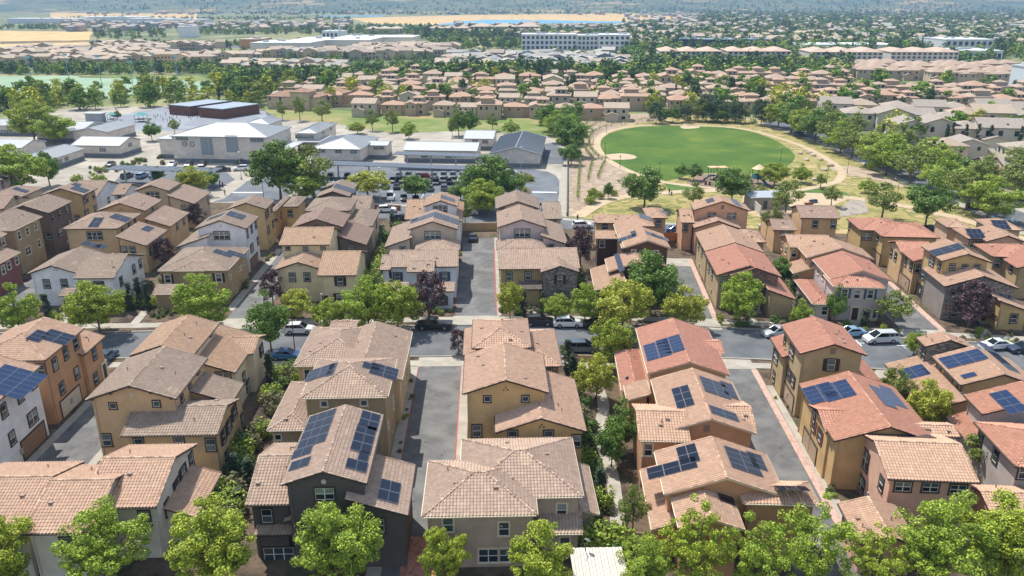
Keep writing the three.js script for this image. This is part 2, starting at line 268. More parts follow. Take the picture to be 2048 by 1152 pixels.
function addSolar(H, blk, [side, x, z, cols, rows, ori], black, blue) {
  const [x0, x1, z0, z1, h, ty, p] = blk, pw = ori === 'L' ? 1.65 : 1.0, ph = ori === 'L' ? 1.0 : 1.65, an = Math.atan(p), k = Math.cos(an);
  const dist = side === 'l' ? x - x0 : side === 'r' ? x1 - x : side === 'f' ? z0 - z : z - z1;
  const fr = new THREE.Group(); fr.name = 'solar_array'; H.add(fr);
  fr.position.set(x, h + p * dist + 0.16, z);
  fr.rotation.y = { l: -Math.PI / 2, r: Math.PI / 2, f: 0, b: Math.PI }[side];
  const tilt = new THREE.Group();
  const rail = new MB(), W = cols * pw, D = rows * ph;
  for (const s of [-0.35, 0.35]) for (let j = 0; j < rows; j++) { const zz = -D / 2 + (j + 0.5) * ph + s * ph * 0.6; rail.box(-W / 2 - 0.03, W / 2 + 0.03, -0.1, -0.03, zz - 0.025, zz + 0.025); }
  const rm = part('solar_rail', rail.geo(), frameMat, fr); rm.rotation.x = an;
  const g = panelGeo(pw, ph);
  for (let i = 0; i < cols; i++) for (let j = 0; j < rows; j++) {
    const o = part('solar_panel', g, black ? blackPanelMat : blue ? skyBluePanelMat : panelMat, fr), lz = -D / 2 + (j + 0.5) * ph; o.rotation.x = an;
    o.position.set(-W / 2 + (i + 0.5) * pw, -Math.sin(an) * lz, Math.cos(an) * lz);
  }
}
// ---------- stone and brick veneer on a front wall: real pieces, too small to pick apart singly
function veneer(H, x0, x1, y1, z, pal, pk) {
  const m = new MB(), ch = 0.17, cs = pal.map(lin);
  for (let y = 0.05, i = 0; y < y1 + pk; y += ch, i++) {
    const f = y > y1 ? Math.max(0, 1 - (y - y1) / Math.max(pk, 0.01)) : 1, xm = (x0 + x1) / 2, a = xm - (xm - x0) * f, b = xm + (x1 - xm) * f;
    for (let x = a + (i % 2 ? 0 : -0.2); x < b;) { const w = rr(0.25, 0.6), l = Math.max(a, x), r = Math.min(b, x + w - 0.02); if (r - l > 0.08) m.box(l, r, y, y + ch - 0.02, z - 0.02, z + rr(0.02, 0.07), pick(cs).clone().multiplyScalar(rr(0.85, 1.15))); x += w; }
  }
  const o = part('stone_veneer', m.geo(), tileMat, H); o.userData.kind = 'stuff'; return o;
}
const seamMat = { metal: std({ color: '#b4b7b9', roughness: 0.42, metalness: 0.1 }), metalgrey: std({ color: '#8b9095', roughness: 0.45, metalness: 0.15 }), metaldark: std({ color: '#59646e', roughness: 0.35, metalness: 0.3 }) };
function planeSeams(mb, O, S, T, L, tm, a, b) {
  const N = S.clone().cross(T).normalize(); if (N.y < 0) N.negate();
  const P = (s, t, n) => O.clone().addScaledVector(S, s).addScaledVector(T, t).addScaledVector(N, n);
  mb.quad(P(0, 0, 0.03), P(L, 0, 0.03), P(L - b, tm, 0.03), P(a, tm, 0.03));
  for (let s = 0.3; s < L; s += 0.6) { const tt = Math.min(tm, a > 0.01 && s < a ? tm * s / a : tm, b > 0.01 && L - s < b ? tm * (L - s) / b : tm); mb.quad(P(s - 0.03, 0, 0.03), P(s, 0, 0.11), P(s, tt, 0.11), P(s - 0.03, tt, 0.03)); mb.quad(P(s, 0, 0.11), P(s + 0.03, 0, 0.03), P(s + 0.03, tt, 0.03), P(s, tt, 0.11)); }
}
function house([x, z, th, wall, roof, trim, label, flags, blocks, wins, sols], name = 'stucco_house') {
  const H = thing(flags.school ? 'school_building' : name, x, z, th, label, flags.school ? 'building' : 'house', flags.school ? 'school buildings' : 'houses in the alley blocks');
  H.userData.garage = pick(['#b59a7c', '#a8927a', '#8d6f55', '#c9bda8']);
  const wm = {}, metal = seamMat[roof];
  blocks.forEach((b, bi) => {
    const ty = b[5], wk = b[7] || wall, pal = (ROOF[b[9] || roof] ?? ROOF.tan).map(lin);
    if (wk !== 'none') wallsOf((wm[bi + ' ' + wk] = new MB()), ty === 'fl' ? [b[0], b[1], b[2], b[3], b[4], 'hv', 0] : b, b[8]);
    if (ty === 'fl') {
      const m = new MB().box(b[0], b[1], b[4], b[4] + 0.35, b[3], b[2]).geo(), o = part('flat_roof', m, metal ?? seamMat.metalgrey, H);
      if (roof === 'metaldark') for (let i = 0; i < 5; i++) part('roof_panel', new MB().box(b[0] + 0.4 + i * (b[1] - b[0] - 0.8) / 5, b[0] + 0.3 + (i + 1) * (b[1] - b[0] - 0.8) / 5, b[4] + 0.35, b[4] + 0.42, b[3] + 0.5, b[2] - 0.5).geo(), garageMat('#8d9aa8'), o);
      if (wk === 'none') for (let i = 0; i < 4; i++) part('canopy_post', new MB().box(b[0] + 0.3 + i * (b[1] - b[0] - 1) / 3, b[0] + 0.8 + i * (b[1] - b[0] - 1) / 3, 0, b[4], b[2] - 1, b[2] - 0.5).geo(), garageMat('#8f8a86'), H);
      return;
    }
    const { pl, cl } = roofPlanes(b), deck = new MB(), tiles = new MB(), cap = new MB();
    for (const [O, S, T, L, tm, a, c] of pl) {
      const C = [O.clone(), O.clone().addScaledVector(S, L), O.clone().addScaledVector(S, L - c).addScaledVector(T, tm), O.clone().addScaledVector(S, a).addScaledVector(T, tm)];
      for (const q of C) q.y -= 0.02;
      slab(deck, L - a - c < 0.05 ? C.slice(0, 3) : C, 0.17);
      if (metal) planeSeams(tiles, O, S, T, L, tm, a, c); else planeTiles(tiles, O, S, T, L, tm, a, c, pal);
      const e = S.clone().multiplyScalar(L), off = V(-T.x, 0, -T.z).normalize().multiplyScalar(0.1);   // gutter along the eave
      const g0 = O.clone().add(off), g1 = O.clone().add(e).add(off); g0.y -= 0.06; g1.y -= 0.06; deck.bar(g0, g1, 0.075, null, 5);
    }
    for (const [A, B, rk] of cl) if (!metal) caps(cap, A, B, pal, rk ? 0.09 : 0.13); else cap.bar(A.clone().add(V(0, 0.06, 0)), B.clone().add(V(0, 0.06, 0)), 0.09, lin('#c4c7c9'));
    const ro = part('roof', deck.geo(), trimMat(flags.school ? 'grey' : trim), H);
    const rt = part(metal ? 'metal_roofing' : 'roof_tiles', tiles.geo(), metal ?? tileMat, ro); if (!metal) rt.userData.kind = 'stuff';
    const rc = part('ridge_caps', cap.geo(), tileMat, ro); rc.userData.kind = 'stuff';
    if (!flags.school && pl.length > 1 && !sols.some((q) => q[0] === bi)) for (let i = 0; i < 2 + R() * 2; i++) {   // roof vents
      const [O, S, T, L, tm, a, c] = pick(pl), f = rr(0.25, 0.7), s = a * f + rr(0.15, 0.85) * (L - (a + c) * f); if (L - (a + c) * f < 1) continue;
      const q = O.clone().addScaledVector(S, s).addScaledVector(T, tm * f), m = R() < 0.5 ? new MB().bar(q, q.clone().add(V(0, 0.5, 0)), 0.06, null, 8) : new MB().box(q.x - 0.2, q.x + 0.2, q.y, q.y + 0.24, q.z - 0.15, q.z + 0.15);
      part('roof_vent', m.geo(), metalMat, ro);
    }
    if (flags.br && ty === 'gv') {                                      // timber brackets under the front gable
      const w = b[1] - b[0]; for (const f of [0.06, 0.28, 0.5, 0.72, 0.94]) { const xx = b[0] + w * f, yy = b[4] + Math.min(f, 1 - f) * w * b[6] - 0.34; part('gable_bracket', new MB().box(xx - 0.11, xx + 0.11, yy, yy + 0.2, b[2] - OV - 0.05, b[2] - 0.04).geo(), trimMat('dark'), H); }
    }
    if (b[7] === 'stone' || b[7] === 'brick') veneer(H, b[0] + OV, b[1] - OV, b[4] - 0.1, b[2] - OV + 0.01, b[7] === 'stone' ? ['#8c8680', '#76706b', '#9b948c', '#67625f'] : ['#8a7064', '#78605a', '#967d70', '#665552'], ty === 'gv' ? (b[1] - b[0]) / 2 * b[6] - 0.2 : 0);
  });
  if (!flags.school) blocks.forEach((b, i) => {                          // downpipes at the corners, meter boxes and wall vents
    if (b[5] === 'sf' || i > 2) return; const e = OV - 0.06, pm = wallPaint(b[7] && WALL[b[7]] ? b[7] : wall);
    for (const [cx, cz] of [[b[1] - e, b[2] - OV - 0.25], [b[0] + OV + 0.25, b[2] - e], [b[0] + e, b[3] + OV + 0.3]]) part('downpipe', new MB().box(cx - 0.045, cx + 0.045, 0, b[4] - 0.1, cz - 0.045, cz + 0.045).geo(), pm, H);
    if (i === 0) { const zz = (b[2] + b[3]) / 2 + rr(-2, 2); part('meter_box', new MB().box(b[1] - OV, b[1] - OV + 0.14, 0.9, 1.6, zz, zz + 0.5).geo(), garageMat('#9a9a96'), H); part('meter_box', new MB().box(b[0] + OV - 0.14, b[0] + OV, 0.9, 1.6, zz - 1.2, zz - 0.7).geo(), garageMat('#9a9a96'), H); for (let j = 0; j < 3; j++) { const xx = rr(b[0] + 1.2, b[1] - 1.2), yy = rr(2.6, b[4] - 1); part('wall_vent', new MB().box(xx, xx + 0.22, yy, yy + 0.16, b[2] - OV, b[2] - OV + 0.07).geo(), pm, H); } }
  });
  for (const k in wm) part('wall', wm[k].geo(), wallMat(k.split(' ')[1]), H);
  if (flags.school) { const m = new MB(); blocks.forEach((b) => { if (b[7] !== 'none') m.box(b[0] + OV - 0.05, b[1] - OV + 0.05, 0, 1.3, b[3] + OV - 0.05, b[2] - OV + 0.05); }); if (wall === 'schoolwall') part('dark_base_course', m.geo(), garageMat('#6f757b'), H); }
  for (const [bi, face, s, y, k] of wins) {
    const b = blocks[bi], o = 0.012; if (k === 'x') continue;
    if (face === 'f') addWindow(H, k, s, y, b[2] - OV + o + (b[7] === 'stone' || b[7] === 'brick' ? 0.06 : 0), 0, trim);
    else if (face === 'r') addWindow(H, k, b[1] - OV + o, y, s, Math.PI / 2, trim); else addWindow(H, k, b[0] + OV - o, y, s, -Math.PI / 2, trim);
  }
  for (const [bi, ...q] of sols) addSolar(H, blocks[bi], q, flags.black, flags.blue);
  return H;
}
const HOUSES = [   // x, z, turn, wall, roof, trim, label, flags, blocks [x0, x1, near, far, eave, roof, pitch, wall, base], windows, solar arrays
[-60.89,-78.18,0.0314,"white","tan","dark","white three-storey house cut off by the left edge, blue solar panels on its roof",{blue:1},[[-5,5,7.5,-7.5,9,"gv",0.34,"",0]],[[0,"r",0.05,7.2,"v"],[0,"r",-3.26,7.33,"v"],[0,"r",-6.22,7.57,"v"],[0,"r",-0.26,3.58,"v"],[0,"r",-4.62,3.79,"d"],[0,"r",-3.94,1.1,"g"]],[[0,"r",4.42,-2.88,6,3,"P"]]],
[-61.32,-94.59,0.0314,"orange","tan","dark","orange three-storey house behind the white one at the left edge, two solar panels",{},[[-4.9,4.6,7.17,-2.78,9,"hvn",0.34,"",0],[-1.09,4.91,-0.86,-7.16,6,"gv",0.34,"",0]],[[0,"r",4.64,7.29,"v"],[0,"r",1.83,7.48,"v"],[0,"r",-0.92,7.65,"v"],[0,"r",4.21,3.77,"v"],[0,"r",0.31,3.97,"v"],[0,"r",2.85,1.1,"g"],[0,"f",3.65,7.53,"v"],[1,"r",-4.33,4.59,"v"],[1,"r",-3.5,1.3,"v"],[1,"r",-5.98,1.29,"e"]],[[0,"r",3.4,1.35,3,2,"P"],[0,"r",1.55,2.38,3,1,"P"]]],
[-39.4,-81.83,0.0314,"tan","brown","dark","tan house with grey-brown roof and two small attic windows under its gable",{br:1},[[-7.36,2.36,3.8,-6.65,8.8,"gv",0.34,"",0],[-2.86,7.37,6.66,-1.34,5.9,"gu",0.34,"",0],[1.44,6.64,-1.02,-5.9,5.7,"sr",0.34,"",0]],[[0,"f",-4.76,7.83,"s"],[0,"f",0.01,8.03,"s"],[0,"f",-6.17,3.55,"v"],[0,"f",-2.48,9.16,"o"],[0,"r",-4.35,8.29,"s"],[0,"r",-1.3,7.99,"s"],[0,"r",1.34,7.55,"s"],[1,"f",-1.27,4.6,"v"],[1,"f",3.09,4.8,"v"],[1,"f",6.41,4.42,"v"],[1,"r",3.84,4.09,"vs"],[1,"r",1.81,4.26,"vs"],[1,"r",-0.4,4.72,"vs"],[1,"r",3.71,1.3,"v"],[1,"r",-0.37,1.3,"d"],[2,"r",-4.98,1.3,"v"]],[]],
[-40.76,-96,0.0314,"cream","orange_tan","dark","cream house with ochre tiled roof between the tan house and the street",{br:1},[[-6.44,1.22,6.5,-3.64,8.8,"gv",0.34,"",0],[-0.32,5.68,5.44,-6.18,5.8,"sr",0.34,"",0],[0.47,6.47,-0.22,-6.47,5.8,"gu",0.34,"",0]],[[0,"r",-1.32,8.4,"s"],[1,"r",-1.56,3.78,"v"],[1,"r",1.19,2.96,"v"],[1,"r",-0.18,1.3,"d"],[1,"f",4.02,4.95,"d"],[2,"r",-4.89,4.24,"vs"]],[]],
[-40.99,-65.66,0.0314,"offwhite","tan","dark","off-white two-storey house at the bottom left with a long pinkish tiled roof",{},[[1.05,8.05,3.67,-7.32,6,"gu",0.34,"",0],[-2.15,3.78,7.33,-3.58,6,"gu",0.34,"",0],[-10.59,-2.59,6.09,-4.91,5.6,"gu",0.34,"",0],[6.66,10.66,1.56,-6,3.3,"sr",0.34,"",0]],[[0,"f",6.64,4.54,"v"],[0,"r",0.8,3.91,"v"],[0,"r",-2.08,4.4,"vs"],[0,"r",-3.82,4.71,"vs"],[0,"r",-6.21,4.79,"v"],[1,"f",1.24,4.5,"v"],[3,"r",-3.55,2.31,"vs"]],[]],
[-17.28,-67.29,0.0314,"charcoal","tan2","dark","charcoal three-storey house at the bottom with solar panels on both roof slopes",{br:1},[[-3.65,3.96,5.89,-6.54,9,"gv",0.34,"",0],[-7.53,-3.34,4.54,-6.33,6,"gu",0.34,"",0],[2.17,7.57,6.57,-1.68,6,"sr",0.34,"",0],[-6.81,-3.47,5.15,2.95,3.1,"sf",0.34,"",0],[-4.13,-1.76,4.72,0.72,4.2,"sl",0.34,"",0]],[[0,"f",0.06,7.73,"b"],[0,"f",0.07,9,"o"],[1,"f",-5.83,4.51,"v"],[2,"f",4.9,4.67,"v"],[3,"f",-4.94,0.63,"t"]],[[0,"l",-2.13,-2.96,4,3,"L"],[0,"l",-2.76,1.17,1,2,"L"],[0,"l",-2.5,3.32,1,2,"L"],[0,"r",2.86,-4.63,2,2,"L"],[0,"r",2.78,-1.04,3,2,"L"],[0,"r",3.19,2.02,1,1,"L"],[0,"r",2.82,3.71,1,2,"L"],[2,"r",5.7,3.87,2,2,"L"]]],
[-20.38,-82.51,0.0314,"olive","tan2","cream","olive house with a pyramid hip roof and blue solar panels beside the alley",{},[[-2.85,6.5,4.54,-5.44,9,"hv",0.34,"",0],[-6.49,-2.01,5.86,-5.84,5.8,"hv",0.34,"",0]],[[0,"f",-0.49,8.04,"s"],[0,"f",3.88,8.09,"s"],[0,"r",-2.99,3.69,"s"],[0,"r",2.28,4.12,"s"],[0,"r",-2.9,4.72,"s"],[1,"f",-5.55,4.72,"s"]],[[0,"l",-1.76,-0.74,3,2,"P"],[0,"l",-0.35,-0.39,2,1,"L"],[0,"r",4.08,-1.13,1,2,"L"],[0,"r",5.59,-0.9,3,2,"P"]]],
[-20.9,-97.48,0.0314,"yellowtan","tan2","cream","pale yellow house with a wide cross-hipped roof, its far side on the street",{},[[-7.01,2.75,5.4,-7.16,6.2,"hu",0.34,"",0],[-2.48,7.02,9.71,-5.21,6.2,"gv",0.34,"",0],[-4.5,-0.8,-4.67,-9.67,6.2,"gu",0.34,"",0]],[[0,"f",-5.41,4.77,"v"],[1,"r",-0.05,2.42,"v"],[1,"r",5.33,3.26,"v"],[1,"r",-3.49,1.4,"v"]],[]],
[1.15,-82.46,0.0314,"yellow","tan","dark","yellow ochre house right of the alley with a plain tan gable and no solar panels",{},[[-6.64,2.78,3.36,-6.71,9,"gv",0.34,"",0],[-3.1,6.65,6.72,-5.83,6,"gv",0.34,"",0]],[[0,"f",-4,8.11,"s"],[0,"f",0.25,8.09,"s"],[0,"f",-5.22,4.09,"v"],[0,"f",-1.94,9.31,"m"],[1,"f",-1.27,5.24,"v"],[1,"f",2.63,5.17,"v"],[1,"f",5.69,4.56,"v"],[1,"f",1.89,6.47,"m"]],[]],
[-0.17,-97.81,0.0314,"orange2","tan","dark","small hip-roofed orange house between the yellow house and the street",{},[[-4.99,2.32,6.6,-2.89,9,"hv",0.34,"",0],[-2.19,6.31,5.78,-6.2,6,"hv",0.34,"",0],[-6.28,-2.28,2.02,-6.57,6,"sl",0.34,"",0]],[[1,"f",4.64,5.15,"v"],[1,"f",5.35,5.2,"s"]],[]],
[-0.03,-67.66,0.0314,"taupe","tan2","cream","taupe house at the bottom centre with a broad hip roof and cream window trim",{},[[-8.28,2.06,6.68,-2.56,6,"hv",0.34,"",0],[-5.01,6.56,3.98,-6.66,6,"hv",0.34,"",0],[5.3,8.3,2.96,-5.56,3.2,"sr",0.34,"",0],[2.35,6.47,5.65,2.65,3.1,"sf",0.34,"",0]],[[0,"f",-6.02,4.8,"v"],[0,"f",-0.91,4.25,"v"],[0,"f",-2.37,1.3,"d"],[0,"f",-0.86,1.3,"v"],[1,"f",4.66,4.25,"v"],[3,"f",4.85,1.68,"v"]],[]],
[21.09,-96.66,-0.0436,"tan","red","cream","red-roofed house on the street with two tall blue solar panel banks on its left slope",{blue:1},[[-3.79,6.18,7.2,-7.2,6.2,"gv",0.34,"",0],[0.94,6.94,0.37,-4.16,6,"gu",0.34,"",0],[-6.9,-3.54,6.94,-5.83,3.6,"hv",0.34,"",0]],[[2,"f",-5.01,2.71,"d"]],[[0,"l",-2.04,1.61,5,2,"P"],[0,"l",-0.37,1.25,5,2,"P"]]],
[20.25,-81.63,-0.0436,"orange","tan3","cream","orange house in the middle with four separate solar banks and an orange gable wall",{},[[-3.42,6.19,6.29,-6.19,6.2,"gv",0.34,"",0],[-6.36,-1.01,7.88,-0.12,6,"gu",0.34,"",0],[1.56,6.56,5.19,-1.31,6,"gu",0.34,"",0],[-6.5,-3.74,-3.83,-7.83,4.5,"sl",0.34,"",0]],[[0,"f",1.03,6.47,"p"],[1,"f",-5.37,4.66,"v"],[1,"f",-1.98,5.15,"v"]],[[0,"l",-0.7,0.16,3,2,"L"],[0,"r",3.43,-2.27,4,2,"P"],[0,"r",5.24,-2.93,4,1,"P"],[0,"r",3.16,4.16,2,2,"P"]]],
[20.93,-65.84,-0.0436,"orange","tan3","cream","orange house behind street trees at the bottom right, black solar panels on its roof",{black:1},[[-6.42,4.81,2.18,-5.32,6.2,"gv",0.34,"",0],[-5.69,0,6.45,-0.05,5.6,"gv",0.34,"",0],[0.83,7.67,3,-0.72,6,"hu",0.34,"",0],[-7.6,-3.6,3.7,-6.4,3.3,"sl",0.34,"",0]],[],[[0,"l",-5.31,-1.51,2,3,"P"],[0,"l",-3.52,-3.14,2,2,"L"],[0,"r",1.69,-1.98,4,2,"P"],[0,"r",3.32,-2.93,3,1,"P"],[1,"r",-0.7,2.04,2,1,"P"],[2,"b",5.3,2.02,3,1,"P"]]],
[41.66,-94.99,-0.0611,"khaki","red","dark","tall khaki three-storey house with one dark-shuttered gable window above the alley",{},[[-5.79,2.17,5.81,-3.19,9,"gv",0.34,"",0],[-6.26,-3.06,0.42,-5.79,6,"gv",0.34,"",0],[2.3,6.3,1.71,-4.99,3.4,"sr",0.34,"",0]],[[0,"f",-1.73,9.24,"p"],[0,"f",-1.73,7.4,"vs"],[0,"l",-2.24,7.31,"s"],[0,"l",1.28,7.13,"d"],[0,"l",1.28,4.08,"vs"],[0,"l",3.22,4.08,"vs"],[0,"l",2.06,1.1,"g"],[1,"l",-3.6,4.16,"d"],[1,"l",-3.48,1.3,"v"]],[]],
[39.81,-79.81,-0.0611,"yellow","red2","dark","mustard house with rust shutters and long solar banks on both roof slopes",{blue:1},[[-5.38,5.62,6.58,-6.58,6.2,"gv",0.34,"",0],[-5.61,-0.61,4.51,-1.69,6,"gu",0.34,"",0]],[[0,"f",-3.08,5.97,"x"],[1,"l",-0.48,4.16,"vr"],[1,"l",1.93,4.14,"vr"],[1,"l",-0.76,5.15,"v"],[1,"l",-0.76,1.22,"g"]],[[0,"l",-4.04,-3.26,4,2,"P"],[0,"l",-2.31,-2.83,4,2,"P"],[0,"r",2.44,-1.55,5,1,"P"],[0,"r",4.04,-2.68,5,1,"P"]]],
[43.34,-68.42,-0.0785,"pink","tan3","dark","pink house at the lower right with three black-framed front windows and solar panels",{},[[-6.64,1.79,2.6,-6.42,6.3,"gu",0.34,"",0],[-11.15,-5.81,9.22,3.12,3.6,"gv",0.34,"",0],[3.19,11.19,3.21,-1.49,3.4,"gu",0.34,"",0],[-1.2,3.83,-6.27,-9.17,6.2,"gu",0.34,"",2]],[[0,"f",-4.97,5.26,"h"],[0,"f",-2.39,5.32,"h"],[0,"f",0.22,5.19,"h"],[0,"l",-4.13,4.22,"D"],[0,"l",-4.27,1.3,"d"],[0,"l",0.45,4.34,"v"],[1,"f",-9.36,1.51,"v"]],[[0,"b",-3.42,-5.33,6,1,"P"],[0,"b",-1.62,-4.68,4,1,"P"]]],
[57.16,-91.49,-0.0785,"ochre","tan3","dark","ochre house by the street at the right with a nine-panel solar array and stone corner",{blue:1},[[-2.53,6.97,5.2,-3.01,6.2,"gv",0.34,"",0],[-3.21,2.76,-3.96,-6.72,7.2,"gv",0.34,"stone",0],[-6.94,-1.94,6.76,-6.2,3.4,"sl",0.34,"",0]],[[0,"l",-1.47,5.08,"v"],[0,"l",0.74,5.04,"v"],[0,"l",1.88,5.05,"v"],[0,"l",3.23,4.87,"v"],[0,"l",4.25,4.95,"v"],[1,"l",-5.79,5.74,"v"],[1,"l",-4.92,5.68,"v"]],[[0,"l",0.01,-0.47,3,3,"P"],[0,"l",-1.07,3.71,1,1,"P"],[0,"r",4.78,-1.79,9,1,"P"],[0,"r",4.86,-0.5,5,1,"P"],[2,"l",-4.91,-2.27,3,2,"P"]]],
[57.83,-75.92,-0.0785,"greywhite","red2","dark","grey house at the right edge under red tiles with one solar bank",{blue:1},[[-5.19,6.81,-3,-7.52,6.2,"gv",0.34,"",0],[-6.76,3.24,7.53,-1.43,6,"hv",0.34,"",0],[-6.78,-2.28,0.18,-7.47,3.3,"sl",0.34,"",0]],[[1,"l",-0.29,4.63,"v"],[1,"l",3.13,4.61,"v"],[1,"f",-5.71,5.15,"v"]],[[0,"l",-2.19,-4,3,2,"L"]]],
[-75.01,-132.61,0.0314,"white","brown","dark","white two-storey house on the street at the left, black-shuttered windows",{},[[1.16,7.85,6.37,-6.51,6,"gu",0.34,"",0],[-7.83,0.69,3.75,-7.25,6,"gv",0.34,"",0],[-1.29,0.78,7.29,5.29,3.2,"sf",0.34,"",0]],[[0,"f",4.93,4.5,"vs"],[0,"r",3.19,4.31,"v"],[0,"r",-2.21,4.71,"v"],[0,"r",-5.06,4.83,"v"],[0,"r",-2.12,1.3,"v"],[1,"f",-5.15,4.03,"v"],[1,"f",-2.16,4.05,"v"],[1,"f",-3.19,6.6,"m"],[1,"f",-6.18,1.3,"v"],[2,"f",-0.37,1.2,"e"]],[[1,"r",-2.63,-9.08,2,2,"P"],[1,"r",-1.18,-9.68,2,1,"P"]]],
[-55.37,-135.14,0.0314,"olive","brown","cream","olive house on the street with dark brown shutters and two solar panels",{},[[-5.92,5.92,4.59,-8.46,6,"hv",0.34,"",0],[-3,2.34,4.93,-0.07,6.05,"hv",0.34,"",0],[-5.81,-1.87,8.49,5.99,3.1,"sf",0.34,"",0]],[[0,"f",-4.63,4.35,"vs"],[0,"f",4.17,4.44,"vs"],[0,"f",-1.44,4.22,"v"],[0,"r",2.27,3.94,"s"],[0,"r",-3.04,3.55,"s"],[0,"r",-4.13,3.58,"s"],[0,"r",-6.12,3.7,"s"],[0,"r",0.05,0.6,"s"]],[[0,"r",3.35,-1.99,2,2,"P"],[0,"r",5.21,-3.33,2,2,"P"]]],
[-57.21,-152.37,0.0314,"white","brown","dark","white three-storey house with a wide triple gable window and solar panels",{},[[-3.3,6.42,6.04,-2.75,9,"gv",0.34,"",0],[-6.41,-0.41,7.89,-7.86,6,"sl",0.34,"",0]],[[0,"f",1.49,7.57,"t"],[0,"f",1.5,9.45,"m"],[0,"r",4.59,7.53,"v"],[0,"r",1.6,7.69,"v"],[0,"r",-1.53,7.74,"v"],[0,"r",2.8,4.17,"d"],[0,"r",-1.62,4.29,"v"],[0,"r",2.15,1.1,"g"]],[[0,"l",-0.96,0.57,3,2,"P"],[0,"r",3.12,0.79,3,2,"P"]]],
[-78.84,-153.43,0.0314,"tan","tan2","dark","tan hip-roofed house with a triple front window left of the purple plum tree",{},[[-8.36,2.02,4.08,-7.17,8.2,"hv",0.34,"",0],[2.98,8.38,7.19,-3.63,5.6,"sr",0.34,"",0]],[[0,"f",-2.72,6.65,"t"],[0,"r",1.3,7.05,"s"],[0,"r",-1.91,7.19,"s"],[0,"r",-4.88,7.32,"s"],[1,"f",5.52,4.57,"v"],[1,"f",3.91,4.59,"v"],[1,"r",4.8,3.83,"v"],[1,"r",1.39,3.92,"v"],[1,"r",-0.78,4.42,"v"]],[[0,"f",-2.73,2.16,2,2,"P"],[0,"r",0.41,-1.53,3,2,"P"],[1,"r",5.58,-1.09,3,1,"P"]]],
[-79.16,-165.86,0.0314,"tan","tan2","dark","tan gabled house without solar panels behind the hip-roofed tan house",{},[[-7.81,2.08,3.46,-5.87,8.4,"gv",0.34,"",0],[2.83,7.83,5.89,-5.45,5.6,"sr",0.34,"",0]],[[0,"f",-2.93,8.71,"m"],[0,"r",-1.35,7.65,"s"],[1,"r",-2.83,4.4,"v"],[1,"r",1.25,4.49,"v"]],[]],
[-99.67,-163.07,0.0314,"umber","brown","dark","grey-brown three-storey house near the left edge with a dark gable",{},[[-4.8,4.8,5.03,-5.03,9,"gv",0.34,"",0]],[[0,"f",-0.23,9.4,"o"],[0,"f",3.73,3.96,"v"],[0,"r",3.16,7.61,"v"],[0,"r",0.17,7.68,"v"],[0,"r",-2.89,7.77,"v"],[0,"r",1.26,3.96,"d"],[0,"r",-2.95,4.66,"v"]],[]],
[-99.19,-150.27,0.0314,"olive","brown","cream","olive-brown three-storey hip house at the left edge with cream-framed windows",{},[[-4.75,4.75,5.18,-5.18,9,"hvn",0.34,"",0]],[[0,"r",3.04,7.41,"v"],[0,"r",0.15,7.39,"v"],[0,"r",-3.07,7.61,"v"],[0,"r",1.25,3.75,"d"],[0,"r",-2.94,4.02,"v"]],[]],
[-97.17,-138.54,0.0314,"maroon","tan2","cream","maroon house cut off by the left edge",{},[[-6.01,2.99,2.42,-4.58,9,"gv",0.34,"",0],[1.02,6.02,4.59,-2.41,6,"sr",0.34,"",0]],[[0,"r",-3.63,7.72,"v"],[1,"r",3.02,4.36,"v"],[1,"r",1.17,4.6,"v"],[1,"r",-1.47,4.69,"v"]],[]],
[-101.91,-179.85,0.0314,"gold","tan2","dark","golden house with three solar panels beside the school fence",{},[[-4.78,4.78,3.46,-3.46,8.4,"gv",0.34,"",0]],[[0,"f",2.32,2.92,"v"],[0,"r",2.51,6.98,"v"],[0,"r",1.26,7.14,"v"],[0,"r",-1.98,7.2,"v"],[0,"r",2.46,4.04,"d"],[0,"r",-1.72,3.92,"v"]],[[0,"r",2.93,0.8,3,2,"P"],[0,"r",1.23,-1.57,2,1,"P"]]],
[-99.86,-192.09,0.0314,"white","tan2","dark","low white house with two plain tan roofs beside the school fence",{},[[-5.95,1.05,8.34,-8.34,5.6,"gu",0.34,"",0],[2.8,5.96,3.17,-6.37,5.6,"gu",0.34,"",0]],[[0,"r",0.54,3.56,"v"],[0,"f",0.1,4.74,"v"],[1,"f",4.36,4.94,"s"]],[]],
[-80.26,-184.67,0.0314,"beige","tan2","dark","beige gabled house with a triple window nearest the school driveway",{},[[-6.89,0.88,4.46,-3.5,8.6,"gv",0.34,"",0],[0.9,6.9,5.8,-5.77,5.8,"sr",0.34,"",0]],[[0,"f",-2.98,7.43,"t"],[1,"f",4.22,4.65,"v"],[1,"r",3.01,4.21,"v"],[1,"r",-4.53,4.02,"v"]],[]],
[-137.71,-208.13,0.0314,"greypink","tan2","dark","small pink-grey house in the far left corner of the houses",{},[[-5,5,4.5,-4.5,6,"gv",0.34,"",0]],[[0,"r",3.55,4.66,"v"],[0,"r",-0.67,4.78,"v"]],[[0,"r",4.09,2.71,2,2,"P"]]],
[-121.62,-187.88,0.0314,"beige","tan2","dark","small beige hip house near the left edge with one solar panel pair",{},[[-3.88,4.12,2.89,-8.97,5.6,"hv",0.34,"",0],[-4.1,3.9,8.99,-2.01,4.6,"gu",0.34,"",0]],[],[[0,"r",2.07,-2.61,2,2,"P"]]],
